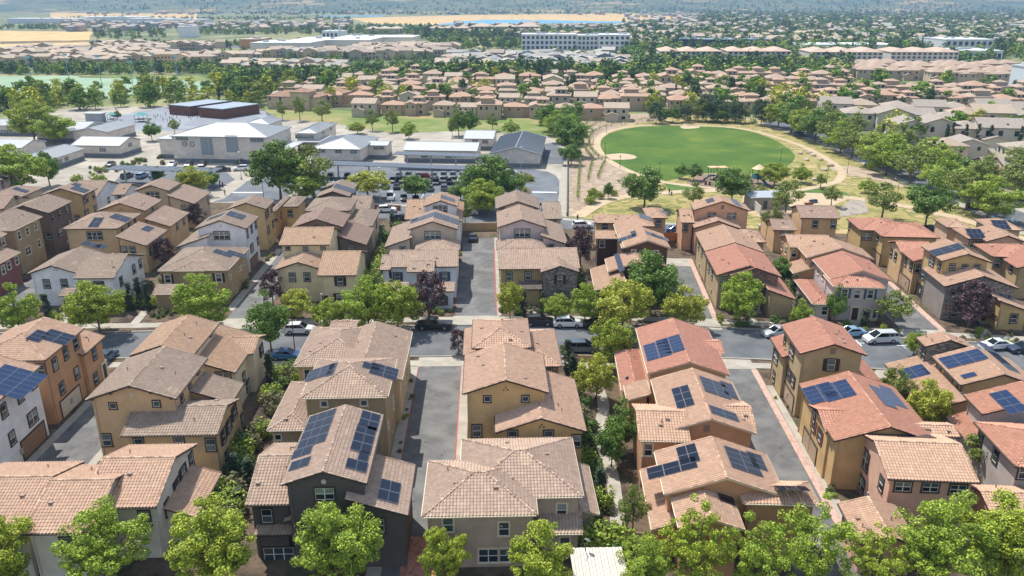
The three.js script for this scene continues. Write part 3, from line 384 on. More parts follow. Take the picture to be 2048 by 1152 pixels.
[-53.64,-172.96,0.0314,"gold2","brown","dark","golden tan house behind the white triple-window house at the alley end",{},[[-5.91,1.98,11.41,4.34,9,"gv",0.34,"",0],[2.63,5.92,-0.05,-9.14,6.6,"hv",0.34,"",0],[0.33,1.51,2.41,-11.39,6.2,"hu",0.34,"",0]],[[0,"r",10.46,7.38,"v"],[0,"r",8.67,7.45,"v"],[0,"r",5.65,7.67,"v"],[0,"r",9.81,4.04,"d"],[0,"r",5.75,4.25,"v"],[1,"f",3.94,4.95,"v"],[2,"f",1.27,4.59,"v"],[2,"r",-3.31,3.77,"v"]],[]],
[-34.19,-137.36,0.0314,"palecream","orange_tan","dark","pale cream house on the street with an arched brown doorway",{},[[-7.4,1.53,0.81,-9.62,8.8,"gu",0.34,"",0],[-7.18,1.3,6.61,-1.39,6,"gv",0.34,"",0],[0.87,7.43,9.64,-3.53,6,"gu",0.34,"",0]],[[0,"f",-6.02,8.11,"s"],[0,"f",-2.88,8.08,"s"],[0,"f",0.26,8.13,"s"],[1,"f",-4.24,4.55,"v"],[1,"f",-1.7,4.58,"v"],[1,"f",-2.63,6.73,"m"],[2,"f",4.58,4.78,"vs"],[2,"f",4.62,1.77,"ds"],[2,"f",1.79,1.2,"e"]],[]],
[-35.19,-151.68,0.0314,"greybrown","brown2","dark","grey-brown gabled house behind the cream house with the arched door",{},[[-7.08,2.54,4.19,-5.01,9,"gv",0.34,"",0],[1.59,7.09,5.85,-5.83,5.9,"sr",0.34,"",0]],[[0,"f",-2.38,9.37,"m"],[1,"f",4.06,5.01,"v"],[1,"r",0.25,3.18,"v"]],[]],
[-36.49,-171.46,0.0314,"beige","brown","dark","beige hip-roofed house two rows behind the cream house",{},[[-7.17,2.25,8.96,-1.49,8.4,"hv",0.34,"",0],[1.18,7.18,12.42,-0.47,6,"hv",0.34,"",0],[0.26,4.76,-1.87,-12.38,6,"gu",0.34,"",0]],[[1,"r",3.49,4,"v"]],[]],
[-42.14,-189.24,0.0314,"umber","brown","dark","dark gabled house by the school parking lot, solar panels on both slopes",{},[[-3.73,3.73,6.52,-6.52,6.6,"gv",0.34,"",0]],[],[[0,"l",-2.77,-0.79,4,2,"P"],[0,"r",1.91,1.18,4,3,"P"]]],
[-16.42,-137.74,0.0314,"palewhite","tan2","dark","white house left of the upper alley, grey shutters and dark plum tree in front",{},[[-5.42,6.74,5.34,-4.07,6,"gu",0.34,"",0],[-1.87,2.71,8.06,2.06,6,"gu",0.34,"",0],[-6.71,-5,6.17,-1.83,5.8,"gu",0.34,"",0],[2.79,6.31,10.59,8.19,3.3,"sf",0.34,"",0],[-5.85,-1.74,9.8,7.4,3.1,"sf",0.34,"",0],[-1.55,6.76,-3.99,-10.49,6,"hv",0.34,"",0]],[[0,"f",-3.97,4.1,"vg"],[0,"f",4.38,4.05,"vg"],[1,"f",0.34,4.6,"v"],[3,"f",3.7,1.5,"dg"]],[]],
[-17.43,-151.57,0.0314,"greige","tan2","dark","grey-beige gabled house with three windows and big solar banks left of the alley",{},[[-2.52,6.84,5.08,-3.91,8.8,"gv",0.34,"",0],[-6.82,-1.82,6.97,-6.94,6,"sl",0.34,"",0]],[[0,"f",2.05,7.53,"t"],[0,"f",2.05,9.5,"o"],[1,"f",-3.58,5.15,"v"]],[[0,"l",-0.09,-0.11,3,3,"P"],[0,"l",-1.76,-0.69,2,1,"P"],[0,"r",4.53,0.33,4,3,"P"]]],
[-17.04,-171.88,0.0314,"white","orange_tan","dark","white gabled house facing the parking lot with one small solar bank",{},[[-1.98,5.24,6.35,-1.68,8.6,"gv",0.34,"",0],[-6.12,-2.23,6.46,-8.44,5.8,"gu",0.34,"",0],[3.16,6.16,8.47,-8.15,5.8,"sr",0.34,"",0]],[[0,"f",1.51,7.76,"t"],[0,"f",1.55,8.83,"m"]],[[0,"r",3.05,3,3,2,"P"]]],
[4.45,-139.05,0.0314,"stonetan","tan2","dark","tan and grey stone house right of the upper alley, small cypresses at its door",{},[[-7.02,7.11,7.69,-3.85,6,"gu",0.34,"",0],[0.29,6.79,9.33,4.33,5.9,"gv",0.34,"stone",0],[-3.36,0.39,9.99,7.79,3.1,"sf",0.34,"",0,"dark"],[-7.07,2.02,-3.42,-9.92,6,"hv",0.34,"",0]],[[0,"f",-5.18,4.52,"v"],[0,"f",-1.88,4.59,"v"],[0,"f",-1.02,1.2,"e"],[1,"f",3.57,4.45,"vs"],[1,"f",4.04,1.41,"d"]],[]],
[3.77,-152.93,0.0314,"lavender","tan2","dark","lavender-grey gabled house with a triple window right of the alley",{},[[-6.66,2.59,4.74,-6.91,8.8,"gv",0.34,"",0],[1.67,6.67,6.97,-6.94,6,"sr",0.34,"",0]],[[0,"f",-1.97,7.54,"t"],[1,"f",3.53,5.15,"v"]],[]],
[3.46,-171.13,0.0314,"beige","brown","dark","beige gabled house with a side wing nearest the school drop-off loop",{},[[-7.06,2.17,5.97,-4.21,8.2,"gv",0.34,"",0],[3.06,7.07,6.4,-6.37,6,"gu",0.34,"",0]],[[0,"f",-5.68,7.52,"v"],[0,"f",1.08,7.6,"s"],[1,"f",4.85,5.09,"d"]],[]],
[21.3,-140.38,-0.0262,"chocolate","tan3","cream","chocolate brown house with three small cream windows under its gable",{},[[-1.05,6.94,4.25,-4.57,8.4,"gv",0.34,"",0],[-1.37,3.13,3.24,-12.83,8,"sl",0.34,"",0],[-4.31,5.86,10.05,3.05,5.8,"gv",0.34,"",0],[-6.91,-1.91,14.79,3.48,4,"sl",0.34,"",0],[-5.11,0.43,-9.7,-14.7,6,"gu",0.34,"",0]],[[0,"f",0.63,7.35,"sm"],[0,"f",2.62,7.27,"sm"],[0,"f",4.63,7.23,"sm"],[2,"f",-2.32,4.01,"v"],[4,"f",-3.8,4.77,"v"]],[[0,"l",-0.18,-0.5,2,2,"P"],[0,"l",1.18,-1.7,2,1,"L"],[0,"r",4.81,-0.87,2,2,"P"],[0,"r",5.99,-0.9,2,2,"P"],[2,"l",-2.29,7.32,6,1,"L"]]],
[25.44,-166.47,-0.0262,"tan","tan3","dark","tan house with low hip roofs at the park path corner behind the chocolate house",{},[[-7.89,-1.47,5.01,-0.99,6,"hu",0.34,"",0],[-3.85,4.17,7.43,-0.57,6,"hv",0.34,"",0],[3.62,7.91,0.61,-7.39,6,"hv",0.34,"",0]],[[0,"f",-5.76,5.15,"v"],[2,"f",6.16,4.68,"v"]],[[1,"r",3.12,2.19,4,2,"P"],[2,"r",7.79,-3.74,2,1,"P"]]],
[42.69,-164.3,-0.0698,"peach","tan3","dark","pink gabled house with a narrow peach wing at the end of the right alley",{},[[-4.44,7.11,2.32,-3.25,8.6,"gv",0.34,"",0],[-4.7,4.74,6.26,2.26,5.8,"gv",0.34,"",0],[-7.08,-4.34,3.57,-6.22,6.2,"gu",0.34,"",0]],[[0,"f",-0.6,7.41,"h2"],[0,"f",3.52,7.4,"h2"],[0,"f",1.48,9.22,"p"],[2,"f",-6.16,4.89,"v"]],[[0,"l",-0.78,-0.73,3,1,"P"],[0,"r",4.81,-1.28,6,1,"P"]]],
[42.63,-148.18,-0.0698,"olivetan","tan3","dark","olive-tan house with a long tan roof left of the brick-front house",{},[[-6.37,4.22,7.67,-4.65,6.2,"gv",0.34,"",0],[0.39,6.39,0.35,-7.65,6,"hu",0.34,"",0]],[[0,"l",2.51,4.36,"v"],[0,"l",-1.67,4.4,"v"]],[]],
[41.21,-131.7,-0.0698,"olivetan","red","dark","brick-fronted house with a red tile roof behind a bright green street tree",{},[[-6.22,4.31,4.76,-8.1,6.2,"gv",0.34,"",0],[-4.15,4.31,5.15,0.15,6.3,"gv",0.34,"brick",0],[1.74,6.24,8.13,-2.37,3.4,"sr",0.34,"",0]],[[0,"f",-4.96,5.01,"v"],[0,"l",-1.52,4.14,"v"],[0,"l",-4.85,4.25,"v"],[1,"f",0.16,4.21,"v"],[1,"f",2.38,4.27,"v"],[1,"f",0.64,1.2,"e"]],[]],
[58.47,-143.45,-0.0785,"orange2","tan3","cream","orange-tan house with two wide roofs between the brick house and the lavender house",{},[[-4.58,6.92,6.78,0.33,6.2,"gv",0.34,"",0],[-6.12,1.88,0.06,-7.49,6.2,"gu",0.34,"",0],[-6.89,-2.39,7.53,1.83,3.4,"sl",0.34,"",0]],[[0,"l",4.51,4.86,"v"],[0,"f",-3.5,4.74,"v"],[1,"f",-5.07,4.82,"v"],[1,"l",-6.55,4.43,"v"],[1,"l",-3.43,4.37,"v"]],[]],
[56.4,-128.22,-0.0785,"lavender","red","cream","lavender-grey house with blue shutters and an arched doorway on the street",{},[[-3.04,6.76,3.34,-7.6,6.2,"gv",0.34,"",0],[-3.34,4.73,6.25,0.25,6,"hu",0.34,"",0],[-6.74,-3.64,7.62,-4.3,3.4,"hv",0.34,"",0]],[[0,"l",-4.97,5.13,"v"],[0,"l",-2.15,5.1,"v"],[1,"f",-1.43,4.71,"vb"],[1,"f",0.59,4.64,"v"],[1,"f",2.68,4.7,"vb"],[1,"f",0.67,1.2,"e"],[1,"f",2.96,1.3,"vb"],[1,"f",3.76,1.3,"vb"],[2,"f",-4.68,2.12,"v"]],[]],
[61.67,-167.39,-0.0785,"peachtan","brown2","dark","peach house with two black-framed windows backing onto the park plaza",{},[[-1.14,6.75,6.99,-2.04,7.4,"gu",0.34,"",0],[-6.74,-1.98,8.2,0.57,5,"gu",0.34,"",0],[-6.02,-0.66,-1.16,-8.16,4.8,"hv",0.34,"",0]],[[0,"f",2.08,5.98,"v"],[0,"f",5.8,6,"v"],[1,"f",-4.14,4.15,"d"]],[]],
[77.43,-156.99,-0.0873,"mustard","red","dark","mustard house with a white-framed corner bay and red hipped roofs",{},[[-6.82,2.18,2.24,-6.62,6.2,"hu",0.34,"",0],[-4.06,6.83,6.64,-2.36,6.2,"hu",0.34,"",0],[-4.2,5.81,0.16,-3.84,6.2,"gu",0.34,"",0]],[[0,"f",-5.31,4.85,"d"],[0,"l",-5.67,5.03,"v"],[1,"l",3.46,4.67,"v"],[1,"l",3.89,1.1,"g"]],[]],
[75.88,-140.63,-0.0873,"tan","red","dark","tan townhouse with a white garage door left of the mustard solar house",{},[[-3.89,4.11,6.07,0.61,6.2,"gv",0.34,"",0],[-4.1,1.9,0.66,-6.06,6.2,"gu",0.34,"",0]],[[0,"l",1.84,4.84,"v"],[0,"l",4.54,4.8,"v"],[0,"l",2.56,1.1,"g"],[0,"f",-2.91,4.73,"v"],[1,"l",-4.62,4.46,"v"],[1,"l",-2.37,4.44,"v"]],[]],
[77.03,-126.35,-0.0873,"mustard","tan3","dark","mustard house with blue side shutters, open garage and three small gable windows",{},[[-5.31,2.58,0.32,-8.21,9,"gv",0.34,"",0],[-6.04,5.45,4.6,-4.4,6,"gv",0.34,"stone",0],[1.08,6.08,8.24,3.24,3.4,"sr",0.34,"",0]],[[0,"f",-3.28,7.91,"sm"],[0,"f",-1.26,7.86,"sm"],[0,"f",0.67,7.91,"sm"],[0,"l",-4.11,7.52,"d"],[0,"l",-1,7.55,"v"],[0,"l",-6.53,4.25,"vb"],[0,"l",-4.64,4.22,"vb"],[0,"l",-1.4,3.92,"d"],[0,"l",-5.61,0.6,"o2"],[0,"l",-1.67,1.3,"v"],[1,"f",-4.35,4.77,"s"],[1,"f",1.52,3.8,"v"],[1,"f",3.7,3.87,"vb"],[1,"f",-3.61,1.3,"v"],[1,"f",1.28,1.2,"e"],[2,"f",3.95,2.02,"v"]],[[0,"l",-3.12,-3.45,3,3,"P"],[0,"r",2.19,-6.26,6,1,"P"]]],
[94.61,-156.25,-0.0873,"pinktan","tan3","dark","pink-tan house by the park with a two-panel solar bank on its front slope",{},[[-4.71,-1.07,6.8,-0.41,6,"hu",0.34,"",0],[-2,5.36,8.45,0.45,6,"gv",0.34,"",0],[-5.33,-0.65,-1.41,-8.41,6,"hu",0.34,"",0]],[[0,"f",-3.7,4.88,"v"],[0,"f",-2.33,4.92,"v"]],[[0,"f",-2.83,5.28,3,2,"P"]]],
[101.04,-160.1,-0.0873,"beige","tan3","dark","beige house at the right edge beside the boulevard with a flat solar bank",{},[[-3.02,3.02,4,-4,6,"hv",0.34,"",0]],[],[[0,"f",-0.71,2.39,3,2,"P"]]],
[92.66,-138.5,-0.0873,"khaki","red","dark","khaki red-roofed house cut off by the right edge above the street",{},[[-5.37,3.63,1.2,-6.47,6.2,"hu",0.34,"",0],[-3.61,5.39,6.49,-3.51,5.8,"gv",0.34,"",0]],[[0,"f",-4.17,4.83,"v"],[1,"l",3.87,4.95,"v"]],[]],
[-94.77,-268.42,-0.0873,"schoolwall","metal","grey","large white-roofed school gymnasium with two round emblems on its front wall",{school:1},[[-14.91,17.63,11.23,-11.23,8.6,"hu",0.26,"",0],[-22.99,-16.82,4.51,-4.49,6.2,"fl",0.34,"",0],[-1,17.29,9.68,4.68,3.9,"fl",0.34,"none",0],[16.04,23.04,10.16,-7.84,3.9,"fl",0.34,"none",0]],[[0,"f",-12.07,7.95,"k2"],[0,"f",-10.05,7.82,"k2"],[0,"f",12.74,7.58,"k2"],[0,"f",14.97,7.62,"k2"],[0,"f",-10.37,6.08,"E1"],[0,"f",-7.91,6.06,"E2"],[0,"f",-3.02,5.88,"pan"],[0,"f",5.51,6.79,"pan"]],[]],
[-82,-291.81,-0.0873,"schoolwall","metal","grey","white school entrance hall with a band of clerestory windows above the crowd",{school:1},[[8.6,16.35,15.13,-8.25,6.8,"hv",0.26,"",0],[8.01,17.98,17.98,3.98,4,"fl",0.34,"none",0],[-17.94,-7.72,-3.94,-17.94,6.8,"hv",0.26,"",0]],[[0,"f",9.55,5.59,"k2"],[0,"f",11.68,5.52,"k2"],[0,"f",13.92,5.49,"k2"],[0,"r",7.24,6.1,"k2"],[0,"r",-1.81,6.1,"k2"]],[]],
[-52.56,-266.84,-0.0873,"schoolwall","metal","grey","white hip-roofed school office with dark base wall right of the entrance",{school:1},[[-11.53,5.39,12,-12,5,"hv",0.26,"",0],[2.35,11.54,1.96,-6.04,4.6,"gu",0.2,"",0]],[[0,"f",-7.67,4.25,"k2"],[0,"f",-2.22,4.24,"k2"],[0,"f",2.81,4.17,"k2"],[1,"f",7.78,3.77,"k2"],[1,"f",9.26,3.79,"k2"]],[]],
[-22.91,-264.47,-0.0873,"schoolwall","metal","grey","long white-roofed classroom block behind the second solar carport",{school:1},[[-12.18,12.18,6.5,-6.5,4,"gu",0.26,"",0]],[[0,"f",-5.17,2.2,"k2"],[0,"f",2.79,2.18,"k2"]],[]],
[2.51,-266.96,-0.0873,"schoolwall","metalgrey","grey","grey gabled classroom building beside the drop-off loop",{school:1},[[-8.13,8.13,17.01,-17.01,4.3,"gv",0.26,"",0]],[],[]],
[-11.2,-288.26,-0.0873,"schoolwall","metal","grey","small white classroom block behind the grey gabled building",{school:1},[[-5.33,5.33,7,-7,4,"gu",0.26,"",0]],[[0,"f",-1.34,2.99,"k2"],[0,"f",2.3,2.89,"k2"]],[]],
[-139.16,-274.23,-0.0873,"schoolwall","metal","grey","white gabled classroom block left of the gymnasium",{school:1},[[-8.64,8.64,7,-7,4,"gu",0.26,"",0]],[[0,"r",0.03,3.3,"k2"],[0,"f",2.15,2.57,"k2"]],[]],
[-148.51,-254.39,-0.0349,"schoolwall","metal","grey","white monopitch classroom block beside the shrub bank",{school:1},[[-6.5,6.5,9.83,-9.83,3.6,"gv",0.2,"",0]],[[0,"r",4.49,2.06,"k2"],[0,"r",0.73,2.14,"k2"]],[]],
[-169.9,-271.12,-0.0873,"schoolwall","metal","grey","white classroom wing partly behind the big tree at the left edge",{school:1},[[-8,8,6.5,-6.5,3.8,"gu",0.26,"",0]],[],[]],
[-198.46,-319.3,-0.0873,"schoolwall","metal","grey","far white classroom wing at the left edge of the school",{school:1},[[-13,13,6.5,-6.5,4,"gu",0.22,"",0]],[[0,"f",0.39,1.6,"k2"],[0,"f",2.83,1.73,"k2"]],[]],
[-162.53,-306.76,-0.0873,"schoolwall","metal","grey","white valley-roofed classroom block facing the playground",{school:1},[[-14.69,3.31,9.26,-10.74,4,"gu",0.22,"",0],[0.7,14.7,10.75,-9.25,4.2,"gv",0.2,"",0]],[],[]],
[-180.79,-350.27,-0.0873,"greybox","metal","grey","small grey flat-topped storage box by the playground",{school:1},[[-4.09,4.09,2,-2,3.6,"fl",0.34,"",0]],[],[]],
[-147.33,-382.46,-0.4887,"brownwall","metaldark","grey","brown portable classroom block with a flat panelled roof, left of the pair",{school:1},[[-7.41,7.41,12.1,-12.1,4,"fl",0.34,"",0]],[],[]],
[-129.98,-372.33,-0.4887,"brownwall","metaldark","grey","brown portable classroom block with a flat panelled roof, right of the pair",{school:1},[[-8.05,8.05,11.34,-11.34,4,"fl",0.34,"",0]],[],[]],
[140.53,-225.97,-0.0873,"pinktan","grey","dark","cream two-storey house with grey roof across the boulevard at the right edge",{},[[-6.13,-0.5,2.06,-5.94,6,"gu",0.34,"",0],[-2.85,6.15,5.95,-3.05,6.4,"gu",0.34,"",0]],[[0,"f",-5.09,5.15,"v"],[0,"f",-4.43,1.78,"v"],[0,"l",-2.71,5.02,"v"],[0,"l",0.22,5.1,"v"],[0,"l",0.38,1.99,"v"],[1,"f",-1.4,5.25,"v"],[1,"f",-0.25,5.27,"v"],[1,"f",-0.55,2.19,"d"],[1,"f",-1.92,1.89,"e"]],[]],
[-100.73,-405.08,-0.2094,"beige","tan3","dark","large beige house with a solar panel bank left of the school field",{},[[-16.1,10.9,14.36,0.36,6,"hu",0.34,"",0],[-2.58,7.49,16.41,7.41,8.5,"hu",0.34,"",0],[2.24,16.12,-4.37,-16.37,6,"hu",0.34,"",0]],[[0,"f",-8.72,5.15,"v"],[0,"f",-1.07,5.15,"v"],[0,"f",3.25,5.15,"v"],[0,"f",-14.12,5.15,"v"]],[]]];
HOUSES.forEach((h, i) => { reseed(100 + i); house(h); });
// ---------- ground: [name, surface, layer, outline in metres]
const GROUND = [
["planting_soil","mulch",1,[[-45.5,-41.9],[-101.2,-94.4],[-162.3,-196.1],[-141.2,-215.5],[-112.1,-209.6],[-79.2,-204.0],[-36.6,-200.2],[12.9,-188.2],[49.7,-179.6],[76.7,-174.1],[99.0,-173.3],[113.3,-169.3],[123.9,-151.7],[98.0,-94.4],[43.8,-41.9]]],
["school_paving","paving",1,[[-196.8,-254.3],[-225.5,-334.3],[-215.5,-399.6],[-173.5,-406],[-106.0,-369.1],[12.1,-317.2],[16.3,-302.9],[20.0,-281.5],[13.5,-189.2],[-36.6,-200.2],[-79.2,-204.0],[-112.1,-209.6],[-141.2,-215.5],[-162.3,-196.1]]],
["park_ground","dry",1,[[13.5,-189.2],[20.0,-281.5],[25.6,-356.2],[55.4,-379.4],[90.5,-369.1],[109.6,-356.2],[113.7,-341.3],[114.7,-297.3],[114.9,-246.4],[113.4,-217.3],[116.1,-209.0],[116.2,-174.1],[121.6,-148.5],[99.0,-173.3],[76.7,-174.1],[49.7,-179.6]]],
["street","asphalt",2,[[-104.8,-116.0],[-60.8,-117.2],[-34.3,-118.9],[-9.7,-119.9],[17.7,-120.4],[32.1,-119.3],[42.9,-117.6],[54.1,-115.6],[76.0,-112.3],[96.0,-109.4],[86.5,-96.7],[71.4,-100.0],[51.8,-104.0],[37.6,-107.1],[31.1,-107.6],[8.9,-108.0],[-7.4,-108.3],[-13.9,-108.1],[-53.7,-107.6],[-97.4,-106.6]]],
["sidewalk","concrete",3,[[-104.8,-117.9],[-60.8,-119.1],[-34.3,-120.8],[-9.7,-121.8],[17.7,-122.3],[32.1,-121.2],[42.9,-119.5],[54.1,-117.5],[76.0,-114.2],[96.0,-111.3],[96.0,-113.3],[76.0,-116.2],[54.1,-119.5],[42.9,-121.5],[32.1,-123.2],[17.7,-124.3],[-9.7,-123.8],[-34.3,-122.8],[-60.8,-121.1],[-104.8,-119.9]]],
["sidewalk","concrete",3,[[-97.4,-105.2],[-53.7,-106.2],[-13.9,-106.7],[-7.4,-106.9],[8.9,-106.6],[31.1,-106.2],[37.6,-105.7],[51.8,-102.6],[71.4,-98.6],[86.5,-95.3],[86.5,-93.5],[71.4,-96.8],[51.8,-100.8],[37.6,-103.9],[31.1,-104.4],[8.9,-104.8],[-7.4,-105.1],[-13.9,-104.9],[-53.7,-104.4],[-97.4,-103.4]]],
["kerb","kerb",9,[[-104.8,-116.0],[-60.8,-117.2],[-34.3,-118.9],[-9.7,-119.9],[17.7,-120.4],[32.1,-119.3],[42.9,-117.6],[54.1,-115.6],[76.0,-112.3],[96.0,-109.4],[96.0,-109.7],[76.0,-112.7],[54.1,-116.0],[42.9,-118.0],[32.1,-119.7],[17.7,-120.7],[-9.7,-120.3],[-34.3,-119.2],[-60.8,-117.6],[-104.8,-116.4]]],
["kerb","kerb",9,[[-97.4,-106.6],[-53.7,-107.6],[-13.9,-108.1],[-7.4,-108.3],[8.9,-108.0],[31.1,-107.6],[37.6,-107.1],[51.8,-104.0],[71.4,-100.0],[86.5,-96.7],[86.5,-96.4],[71.4,-99.7],[51.8,-103.7],[37.6,-106.7],[31.1,-107.3],[8.9,-107.6],[-7.4,-108.0],[-13.9,-107.8],[-53.7,-107.3],[-97.4,-106.2]]],
["alley","alley",3,[[-53.8,-48.3],[-47.5,-48.5],[-49.3,-104.5],[-55.6,-104.3]]],
["alley","alley",3,[[-12.0,-57.7],[-5.8,-57.8],[-7.3,-104.8],[-13.5,-104.6]]],
["alley","alley",3,[[-9.5,-124.1],[-2.5,-124.3],[-4.0,-171.0],[-11.0,-170.7]]],
["alley","alley",3,[[-47.5,-122.9],[-41.8,-123.0],[-43.0,-162.7],[-48.7,-162.5]]],
["alley","alley",3,[[-90.9,-121.5],[-84.2,-121.7],[-85.2,-153.4],[-91.9,-153.2]]],
["alley","alley",3,[[25.8,-50.9],[31.9,-50.7],[34.3,-103.8],[28.2,-104.1]]],
["alley","alley",3,[[27.7,-123.2],[33.4,-122.8],[35.9,-154.7],[30.2,-155.1]]],
["alley","alley",3,[[62.5,-118.5],[68.6,-118.0],[70.9,-147.9],[64.8,-148.4]]],
["alley","alley",3,[[-134.8,-119.8],[-127.8,-120.0],[-129.3,-166.0],[-136.3,-165.8]]],
["driveway_apron","concrete",4,[[-13.7,-104.6],[-7.1,-104.8],[-7.2,-108.4],[-13.8,-108.2]]],
["driveway_apron","concrete",4,[[-9.8,-120.1],[-2.0,-120.3],[-2.1,-124.4],[-9.9,-124.2]]],
["driveway_apron","concrete",4,[[-56.3,-103.8],[-48.6,-104.0],[-48.7,-107.5],[-56.4,-107.3]]],
["driveway_apron","concrete",4,[[-47.7,-118.1],[-40.7,-118.3],[-40.9,-123.2],[-47.9,-123.0]]],
["driveway_apron","concrete",4,[[27.6,-104.0],[35.1,-103.7],[35.2,-107.6],[27.7,-107.9]]],
["driveway_apron","concrete",4,[[26.4,-118.8],[33.9,-118.2],[34.2,-122.8],[26.8,-123.4]]],
["driveway_apron","concrete",4,[[61.5,-112.5],[69.0,-111.9],[69.5,-118.0],[62.0,-118.6]]],
["driveway_apron","concrete",4,[[-91.7,-115.7],[-83.2,-115.9],[-83.4,-121.8],[-91.9,-121.6]]],
["alley_edge","concrete",5,[[-6.0,-63.8],[-4.8,-63.9],[-6.1,-104.9],[-7.3,-104.8]]],
["alley_edge","concrete",5,[[-2.5,-124.4],[-1.8,-124.4],[-3.3,-171.0],[-4.0,-171.0]]],
["alley_edge","concrete",5,[[-13.5,-59.6],[-12.1,-59.7],[-13.5,-104.6],[-14.9,-104.6]]],
["alley_edge","concrete",5,[[-55.1,-53.3],[-54.0,-53.3],[-55.6,-104.3],[-56.7,-104.3]]],
["alley_edge","concrete",5,[[-48.4,-74.5],[-47.4,-74.5],[-48.2,-102.5],[-49.2,-102.5]]],
["alley_edge","pinkpave",5,[[32.2,-56.6],[33.1,-56.6],[35.2,-103.6],[34.3,-103.6]]],
["alley_edge","concrete",5,[[33.2,-58.6],[34.2,-58.6],[35.9,-98.5],[34.9,-98.6]]],
["alley_edge","pinkpave",5,[[33.4,-122.8],[34.3,-122.7],[36.9,-155.6],[36.0,-155.7]]],
["alley_edge","pinkpave",5,[[68.6,-118.0],[69.7,-117.9],[72.0,-147.8],[70.9,-147.9]]],
["alley_edge","concrete",5,[[29.8,-151.1],[35.6,-150.7],[36.0,-155.7],[30.2,-156.1]]],
["alley_edge","concrete",5,[[-49.0,-126.5],[-47.6,-126.6],[-48.7,-162.5],[-50.1,-162.5]]],
["alley_edge","brickpave",5,[[-10.3,-57.7],[-5.8,-57.8],[-6.1,-65.8],[-10.6,-65.7]]],
["red_kerb_line","redpaint",7,[[-6.3,-67.8],[-6.1,-67.8],[-7.3,-104.8],[-7.4,-104.8]]],
["red_kerb_line","redpaint",7,[[-2.7,-125.0],[-2.5,-125.0],[-3.7,-163.0],[-3.9,-163.0]]],
["red_kerb_line","redpaint",7,[[-12.8,-79.6],[-12.7,-79.6],[-13.5,-104.6],[-13.6,-104.6]]],
["red_kerb_line","redpaint",7,[[-9.6,-124.8],[-9.5,-124.8],[-9.7,-131.8],[-9.8,-131.8]]],
["garden_walk","concrete",4,[[9.6,-106.9],[9.8,-105.4],[10.1,-103.2],[10.4,-101.2],[10.7,-99.8],[10.9,-98.6],[11.1,-97.3],[11.2,-95.8],[11.3,-94.2],[11.2,-92.6],[11.0,-91.0],[10.6,-89.4],[10.3,-87.8],[10.1,-86.3],[10.1,-84.9],[10.0,-83.3],[10.1,-81.5],[10.3,-79.6],[10.4,-77.8],[10.4,-76.2],[10.4,-74.6],[10.3,-72.9],[10.2,-70.7],[10.0,-68.3],[9.9,-66.6],[11.4,-66.5],[11.5,-68.2],[11.7,-70.6],[11.8,-72.9],[11.9,-74.6],[11.9,-76.2],[11.9,-77.8],[11.8,-79.7],[11.6,-81.6],[11.5,-83.3],[11.5,-84.8],[11.6,-86.2],[11.8,-87.6],[12.1,-89.1],[12.4,-90.7],[12.7,-92.4],[12.8,-94.2],[12.7,-95.9],[12.6,-97.5],[12.4,-98.8],[12.2,-100.0],[11.9,-101.4],[11.6,-103.4],[11.3,-105.6],[11.1,-107.1]]],
["front_walk","concrete",4,[[2.9,-127.4],[2.8,-125.0],[4.2,-125.0],[4.3,-127.4]]],
["front_walk","concrete",4,[[-35.9,-129.4],[-35.4,-126.6],[-34.0,-126.8],[-34.5,-129.7]]],
["front_walk","concrete",4,[[-75.5,-124.6],[-73.8,-120.9],[-72.6,-121.5],[-74.3,-125.2]]],
["front_walk","concrete",4,[[-63.3,-126.6],[-62.6,-120.5],[-61.2,-120.6],[-61.9,-126.7]]],
["front_walk","concrete",4,[[39.4,-123.2],[39.0,-121.5],[40.3,-121.1],[40.8,-122.8]]],
["front_walk","concrete",4,[[56.2,-122.7],[55.2,-118.8],[56.6,-118.5],[57.5,-122.4]]],
["front_walk","concrete",4,[[75.5,-119.0],[74.7,-116.5],[76.0,-116.1],[76.8,-118.5]]],
["front_walk","concrete",4,[[52.2,-101.3],[53.9,-103.2],[52.9,-104.1],[51.2,-102.3]]],
["back_street","asphalt",2,[[-50.3,-204.0],[-36.8,-201.3],[-9.4,-197.1],[11.2,-190.1],[18.8,-186.3],[39.9,-183.1],[50.0,-180.9],[47.7,-171.7],[35.6,-172.5],[17.9,-176.6],[12.3,-178.3],[-10.0,-183.1],[-34.7,-188.7],[-47.6,-192.1]]],
["sidewalk","concrete",3,[[12.3,-188.2],[18.8,-185.9],[40.0,-183.6],[39.6,-181.8],[18.6,-184.0],[12.2,-186.3]]],
["school_parking","lot",3,[[-56.8,-242.5],[-35.0,-246.4],[-4.9,-248.7],[6.0,-247.9],[11.0,-244.0],[13.3,-237.4],[13.9,-230.3],[13.0,-215.5],[11.9,-202.9],[11.0,-194.0],[-9.4,-198.1],[-37.2,-204.0],[-51.0,-206.7],[-56.6,-207.9],[-59.4,-224.9]]],
["school_driveway","lot",3,[[-78.7,-204.5],[-77.0,-208.4],[-77.4,-229.6],[-76.9,-245.6],[-67.4,-251.1],[-51.9,-253.5],[-5.5,-254.3],[2.5,-251.1],[-4.9,-247.9],[-56.6,-241.8],[-59.8,-223.6],[-61.3,-205.6]]],
["school_parking","lot",3,[[-112.1,-213.7],[-120.1,-244.8],[-109.0,-247.9],[-87.3,-241.8],[-81.7,-231.7],[-83.0,-218.6],[-84.6,-207.9],[-102.7,-206.7]]],
["playground_asphalt","lotlight",3,[[-184.0,-362.6],[-171.9,-402],[-118.0,-386.5],[-98.2,-350.1],[-114.8,-332.9],[-140.5,-324.9],[-147.5,-322.3],[-168.9,-335.7]]],
